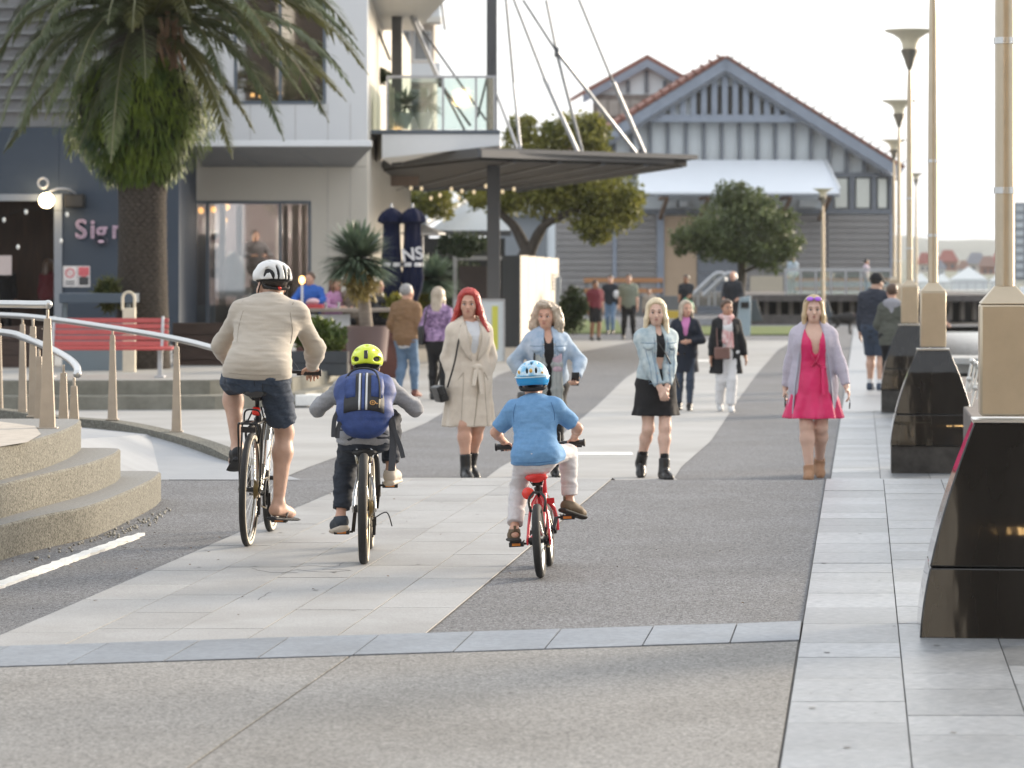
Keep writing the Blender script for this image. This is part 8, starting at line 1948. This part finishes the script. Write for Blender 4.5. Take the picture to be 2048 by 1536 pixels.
K = f.k; S = Sdf(); f.torso(S, .018, t0=-.2, t1=.1, top=False); S.plane((0, 0, .765*K), (0, 0, -1)); sdf_obj('shirt_tail', S, .013, wtr, f.t)
f = simple('blonde woman in purple floral blouse and black trousers seen from behind', 876, 800, 222, 172, sk_f, purp, blackC, h_ash, .013, female=True, hem=.93, long=.24, hands=[(-.21, .12, .95), (.22, .06, .90)], head_rot=(-.2, 0, 0), wide=1.04)
t = thing('handbag', 'dark shoulder bag on the blonde woman in the purple blouse', 'bag', tuple(f.t.location)); t.rotation_euler = f.t.rotation_euler
b = MB(); b.box(tuple(vv((-.25, -.02, 1.02))*f.k), (.10, .26, .30)); b.build('bag_body', blackL, t, bevel=.03); b = MB(); b.tube(spline([tuple(vv(p)*f.k) for p in [(-.22, .08, 1.12), (-.15, .05, 1.46), (-.16, -.08, 1.42), (-.22, -.1, 1.12)]], 5), .012, 6); b.build('strap', blackL, t)
f = simple('man in navy jacket, black cap and shorts standing by the third bollard', 1750, 781, 232, 160, sk_l, navJ, nav, h_blk, .013, short=True, hem=.78, shoe=nav, wide=1.08, head_rot=(-.5, -.2, 0))
S = Sdf(); H = lambda *p: f.head+f.hR@(vv(p)*f.hk); S.ell(H(0, -.012, .04), vv((.095, .116, .098))*f.hk, f.hR, .01); S.plane(H(0, 0, .01), f.hR@vv((0, 0, -1))); S.econe(H(0, .09, .022), H(0, .17, .012), f.hR@vv((1, 0, 0)), (.07*f.hk, .010), (.05*f.hk, .008), .01); sdf_obj('cap', S, .012, blackC, f.t)
for q in (1, -1): a = f.ft[q]; b = MB(); b.lathe([(.048, .02), (.050, .10)], tuple(a), (0, 0, 1), 14); b.build('sock', wtr, f.t)
f = simple('woman in green grey hooded jacket beside the man in the navy jacket', 1785, 792, 222, 168, sk_f, hood, blackC, h_brn, .013, female=True, coat=([(1.04, .19, .15), (.80, .21, .165)],), wide=1.08, head_rot=(.3, -.1, 0), hands=[(-.18, .2, 1.0), (.16, .2, 1.0)])
S = Sdf(); S.ell(f.neck+vv((0, -.085, -.01))*f.k, vv((.14, .065, .085))*f.k, None, .02); S.econe(f.neck+vv((0, -.10, .0))*f.k, f.neck+vv((0, -.125, -.15))*f.k, (1, 0, 0), (.13*f.k, .04), (.03*f.k, .03), .03); sdf_obj('hood', S, .013, mat('grey_hood', (.30, .30, .33), rough=.9, var=.08), f.t)
f = simple('elderly man in pink cap and grey blue shirt beyond the second lamp pole', 1868, 745, 172, 60, sk_f, mat('grey_blue_shirt', (.22, .27, .36), rough=.85, var=.06), nav, h_gry, .016, sleeve=.9, hands=[(-.22, .18, 1.0), (.22, .18, 1.0)], wide=1.2, hem=.85)
S = Sdf(); H = lambda *p: f.head+f.hR@(vv(p)*f.hk); S.ell(H(0, -.012, .04), vv((.095, .116, .095))*f.hk, f.hR, .01); S.plane(H(0, 0, .012), f.hR@vv((0, 0, -1))); S.econe(H(0, .09, .024), H(0, .17, .014), f.hR@vv((1, 0, 0)), (.07*f.hk, .010), (.05*f.hk, .008), .01); sdf_obj('cap', S, .014, mat('pink_cap', (.55, .25, .27), rough=.8, var=.05), f.t)
FX = .022
simple('man in maroon T-shirt and black shorts in the far group', 1190, 681, 119, 20, sk_t, mar, blackC, h_blk, FX, short=True, sleeve=.95, hem=.82, wide=1.1)
f = simple('man in black vest and light jeans behind the maroon T-shirt man', 1221, 668, 116, -15, sk_f, dkn, jean, h_brn, FX, hem=.86); b = MB(); b.ell(tuple(vv((-.2, .12, 1.2))*f.k), (.10, .08, .14), 10, 8); b.build('sling', wtr, f.t)
simple('man in olive T-shirt and black trousers walking in the far group', 1257, 679, 129, 0, sk_f, olv, blackC, h_brn, FX, sleeve=.9, hem=.84, wide=1.12, feet=[(-.14, .05, .085), (.14, -.05, .085)])
simple('child in beige top between the far group and the stair rails', 1298, 664, 86, 0, sk_f, mat('beige_top', (.40, .34, .29), rough=.9), blackC, h_brn, FX)
f = simple('man in black shirt holding a green bag before the tan door', 1373, 668, 117, -30, sk_t, dkn, blackC, h_blk, FX, sleeve=.9, hands=[(-.10, .30, 1.0), (.10, .30, 1.0)], wide=1.1)
t = thing('green_bag', 'bright green bag held by the man in black', 'bag', tuple(f.t.location)); t.rotation_euler = f.t.rotation_euler
S = Sdf(); S.ell(vv((-.22, .30, .80))*f.k, vv((.17, .12, .22))*f.k, None, .02); S.ell(vv((-.12, .30, 1.0))*f.k, vv((.06, .05, .10))*f.k, None, .08); sdf_obj('sack', S, .02, mat('green_plastic', (.02, .25, .13), rough=.4, var=.1), t)
simple('bald man in navy polo shirt standing behind the pale blue bin', 1466, 672, 128, -20, sk_f, dkn, blackC, h_gry, FX, hem=.84, wide=1.15, hands=[(-.2, .22, 1.02), (.2, .22, 1.02)], bare=True)
g = P(1586, 592, WD+3); simple('person in dark cap and pale blue top leaning on the glass fence', 1586, 640, 66, 200, sk_f, mat('pale_blue_top', (.38, .46, .52), rough=.9), mat('grey_green_trousers', (.20, .24, .22), rough=.9), h_blk, FX, h=1.55, loc=tuple(g))
g = P(1732, 596, WD+2.6); simple('person with black hair and pale pink top near the end of the fence', 1732, 640, 66, 90, sk_f, mat('pale_pink_top', (.50, .42, .48), rough=.9), jean, h_blk, FX, female=True, h=1.5, loc=tuple(g))
# dog
dg = thing('dog', 'black dog standing with lowered head on the paving behind the woman in pink', 'dog', tuple(Gfar(1690, 668))); s_ = 1.0
dfur = mat('black_fur', (.014, .012, .011), rough=.7, var=.4, vs=40); S = Sdf()
S.econe((-.34, 0, .50), (.18, 0, .52), (0, 1, 0), (.12, .13), (.15, .19), .06); S.cone((.20, 0, .56), (.42, 0, .56), .11, .085, .06); S.cone((.42, 0, .57), (.52, 0, .52), .085, .06, .04); S.cone((.52, 0, .51), (.64, 0, .47), .05, .035, .03)
for y in (.07, -.07): S.cone((.44, y*.9, .62), (.42, y*1.5, .54), .03, .012, .02)
for y in (.08, -.08):
    S.cone((.16, y, .46), (.15, y, .24), .055, .034, .04); S.cone((.15, y, .24), (.16, y, .04), .03, .026, .02); S.cone((.16, y, .035), (.21, y, .03), .03, .024, .02)
    S.cone((-.30, y, .46), (-.22, y, .30), .075, .045, .05); S.cone((-.22, y, .30), (-.36, y, .19), .042, .028, .02); S.cone((-.36, y, .19), (-.34, y, .04), .026, .024, .02); S.cone((-.34, y, .035), (-.29, y, .03), .03, .024, .02)
S.cone((-.38, 0, .55), (-.52, 0, .50), .035, .028, .03); S.cone((-.52, 0, .50), (-.62, 0, .58), .026, .012, .02)
sdf_obj('body', S, .014, dfur, dg, curls(.004, 70, 2)); b = MB(); b.torus((.30, 0, .56), .10, .012, (1, 0, 0), 18, 6); b.build('collar', mar, dg)
# --- diners at the outdoor counter, and figures inside
def seated(label, px, py, Y, face_deg, sk, topm, hairm, female=False, long=0, zoff=0, h=1.72, vox=.016, hands=None, head_rot=(0, 0, 0)):
    """py is the crown of the head"""
    z = P(px, py, Y).z; k = h/1.75; zl = z-1.34*k; loc = (P(px, py, Y).x, Y, zl)
    f = simple(label, px, 700, 200, face_deg, sk, topm, blackC, hairm, vox, female=female, long=long, h=h, loc=loc, pelvis=(0, 0, .54), neck=(0, .02, 1.065), hands=hands or [(-.16, .34, .78), (.16, .34, .78)], elbow=[(-1, -.3, -.6), (1, -.3, -.6)], feet=[(-.1, .42, .09), (.1, .42, .09)], knee=[(0, .6, 1), (0, .6, 1)], head_rot=head_rot); return f
DY = 61.0
seated('man in bright blue jacket seated at the outdoor counter', 622, 546, DY+.9, -15, sk_f, mat('bright_blue_jacket', (.02, .10, .40), rough=.8, var=.08), h_brn, head_rot=(-.2, 0, 0))
seated('woman with long brown hair and magenta top seated at the counter', 668, 557, DY+.9, 45, sk_f, mat('magenta_print', (.30, .08, .24), rough=.85, col2=(.50, .32, .45), vs=18), hairM('auburn_hair', (.10, .045, .02), (.20, .10, .05)), True, .24)
seated('woman with long ash blonde hair facing away at the counter', 706, 552, DY+.8, 170, sk_f, mat('taupe_top', (.16, .13, .10), rough=.9), h_ash, True, .30)
seated('person in black top seated right of the dragon tree trunk', 752, 560, DY+.9, 70, sk_f, blackC, h_ash, True, .16)
seated('child with brown hair behind the tray at the counter', 640, 580, DY+1.4, -20, sk_f, mat('pink_child_top', (.45, .25, .28), rough=.9), h_brn, True, .12, h=1.2)
seated('person with dark bun and pale top seated inside the cafe window', 428, 466, YC+1.9, 120, sk_f, mat('grey_top', (.38, .36, .35), rough=.9), h_blk, True, 0)
seated('dark haired diner behind the glass seen above the white helmet', 510, 462, YC+2.2, 20, sk_f, mat('charcoal_top', (.10, .10, .115), rough=.9), h_blk)
simple('person in dark red top standing inside the cafe doorway', 96, 775, 330, 150, sk_t, mat('dark_red_top', (.10, .015, .02), rough=.9), blackC, h_brn, .02, h=1.7, loc=(P(96, 700, YB+2.5).x, YB+2.5, TZ+.02), female=True, long=.2)
simple('dim figure behind the cafe counter at the left edge', 8, 775, 330, 10, sk_t, blackC, blackC, h_blk, .02, h=1.7, loc=(P(8, 700, YB+3).x, YB+3, TZ+.02))
# counter, things on it, umbrellas, sign
t = thing('outdoor_counter', 'narrow timber counter on a white mural panel where the diners sit', 'counter', tuple(P(660, 770, DY)))
b = MB(); b.fbox(585, 617, 800, 624, DY-.3, .7); b.build('top', mat('grey_timber_top', (.24, .20, .165), rough=.6, var=.2, vs=6, stretch=(.4, 4, 4)), t, world=True, bevel=.01)
b = MB(); b.fbox(592, 629, 700, 655, DY, .05); b.build('panel', mat('mural_white', (.62, .63, .64), rough=.7, col2=(.50, .52, .54), vs=1.6), t, world=True)
b = MB(); b.fbox(592, 655, 800, 790, DY+.06, .4); b.build('base', mat('red_brick_base', (.11, .045, .035), rough=.85, var=.3, vs=6), t, world=True)
t = thing('flame_lamp', 'slim table lamp with glowing round top at the left of the counter', 'lamp', tuple(P(604, 617, DY-.1)))
b = MB(); b.fbox(602, 568, 606, 617, DY-.1, .04); b.build('stem', wtr, t, world=True); b = MB(); b.ell(P(604, 560, DY-.08), (.055, .055, .075), 14, 10); b.build('globe', pend, t, world=True)
t = thing('tray', 'red and white tray of food on the counter', 'tray', tuple(P(628, 617, DY)))
b = MB(); b.fbox(612, 609, 646, 617, DY-.05, .3); b.build('tray_base', mat('red_plastic', (.50, .06, .07), rough=.4), t, world=True, bevel=.01); b = MB(); b.ell(P(626, 603, DY+.1), (.12, .1, .06), 12, 8); b.build('food', mat('pink_paper', (.60, .42, .46), rough=.8, var=.1, vs=20), t, world=True)
for i, (x, l) in enumerate(((651, 'left glass of water on the counter near the tray'), (677, 'right glass of water on the counter before the magenta top'))):
    t = thing('glass', l, 'glass', tuple(P(x, 617, DY)), group='glasses on the counter'); b = MB(); b.lathe([(.03, 0), (.036, .12), (.032, .12), (.027, .01)], tuple(P(x, 617, DY)), n=16); b.build('tumbler', glass_mat('tumbler_glass', (.85, .9, .92), .15) if i == 0 else MATS['tumbler_glass'], t, world=True)
nvu = mat('navy_canvas', (.007, .010, .032), rough=.9, var=.12, vs=10, spec=.15); UY = 63.0
for i, (px, l) in enumerate(((783, 'left closed navy umbrella with white band, partly behind the dragon tree'), (825, 'right closed navy umbrella with white lettering and white band'))):
    o = P(px, 760, UY); t = thing('patio_umbrella', l, 'umbrella', tuple(o), group='closed navy umbrellas'); s_ = UY/F; z = lambda y: P(0, y, UY).z-o.z
    b = MB(); V = []; n = 40; prof = [(415, 2), (418, 9), (424, 17), (433, 23), (443, 26), (446, 20), (449, 15), (470, 16), (500, 18), (525, 20), (540, 20), (556, 22), (580, 18), (604, 9)]
    Fs = []
    for y, r in prof:
        for j in range(n): a = 2*math.pi*j/n; rr = r*s_*(1+.13*math.sin(6*a+y*.02)); V.append((rr*math.cos(a), rr*math.sin(a), z(y)))
    for k in range(len(prof)-1):
        for j in range(n): Fs.append((k*n+j, k*n+(j+1) % n, (k+1)*n+(j+1) % n, (k+1)*n+j))
    b.add(V, Fs); b.build('canopy', nvu, t, smooth=70)
    b = MB(); b.lathe([(20.8*s_, z(533)), (20.8*s_, z(525))], n=32, cap=False); b.lathe([(21.6*s_, z(533)), (21.6*s_, z(525))], n=32, cap=False); b.build('band', wtr, t)
    b = MB(); b.lathe([(.025, -.6), (.025, z(415)+.08)], n=12); b.build('pole', galv, t)
    if i: text_obj('lettering', 'NS', wtr, .34, .006, t, .008, Matrix.Translation((-.19, -.235, z(523))) @ Matrix.Rotation(R(90), 4, 'X') @ Matrix.Rotation(R(8), 4, 'Z'))
t = thing('open_umbrella', 'white open umbrella seen in the gap behind the navy umbrellas', 'umbrella', tuple(P(845, 640, 80)))
b = MB(); c = P(846, 448, 80); b.lathe([(.02, .0), (.55, -.22), (.56, -.26), (.02, -.05)], tuple(c), n=8); b.build('canopy', fasc, t, world=True, smooth=0); b = MB(); b.lathe([(.02, -2.4), (.02, 0)], tuple(c), n=8); b.build('pole', galv, t, world=True)
t = thing('pavement_sign', 'white framed pavement sign with a yellow stripe behind the red haired woman', 'sign', tuple(P(958, 724, 73)))
b = MB(); b.fbox(908, 601, 1008, 722, 73, .05); b.build('board', mat('sign_white', (.62, .68, .72), rough=.5, var=.03), t, world=True)
b = MB(); b.fbox(906, 598, 1010, 602, 72.97, .1); b.fbox(906, 602, 909.5, 724, 72.97, .1); b.fbox(1006.5, 602, 1010, 724, 72.97, .1); b.build('frame', galv, t, world=True)
for q_ in ((984, 612, 996, 700), (918, 618, 932, 640)): b = MB(); b.fbox(*q_, 72.985, .01); b.build('yellow_print', mat('sign_yellow', (.62, .62, .10), rough=.6, var=.05), t, world=True)
b = MB()
for x in (912, 921, 930, 939, 948): b.fbox(x, 604, x+6, 612, 72.98, .01)
b.build('dark_print', nbk, t, world=True)
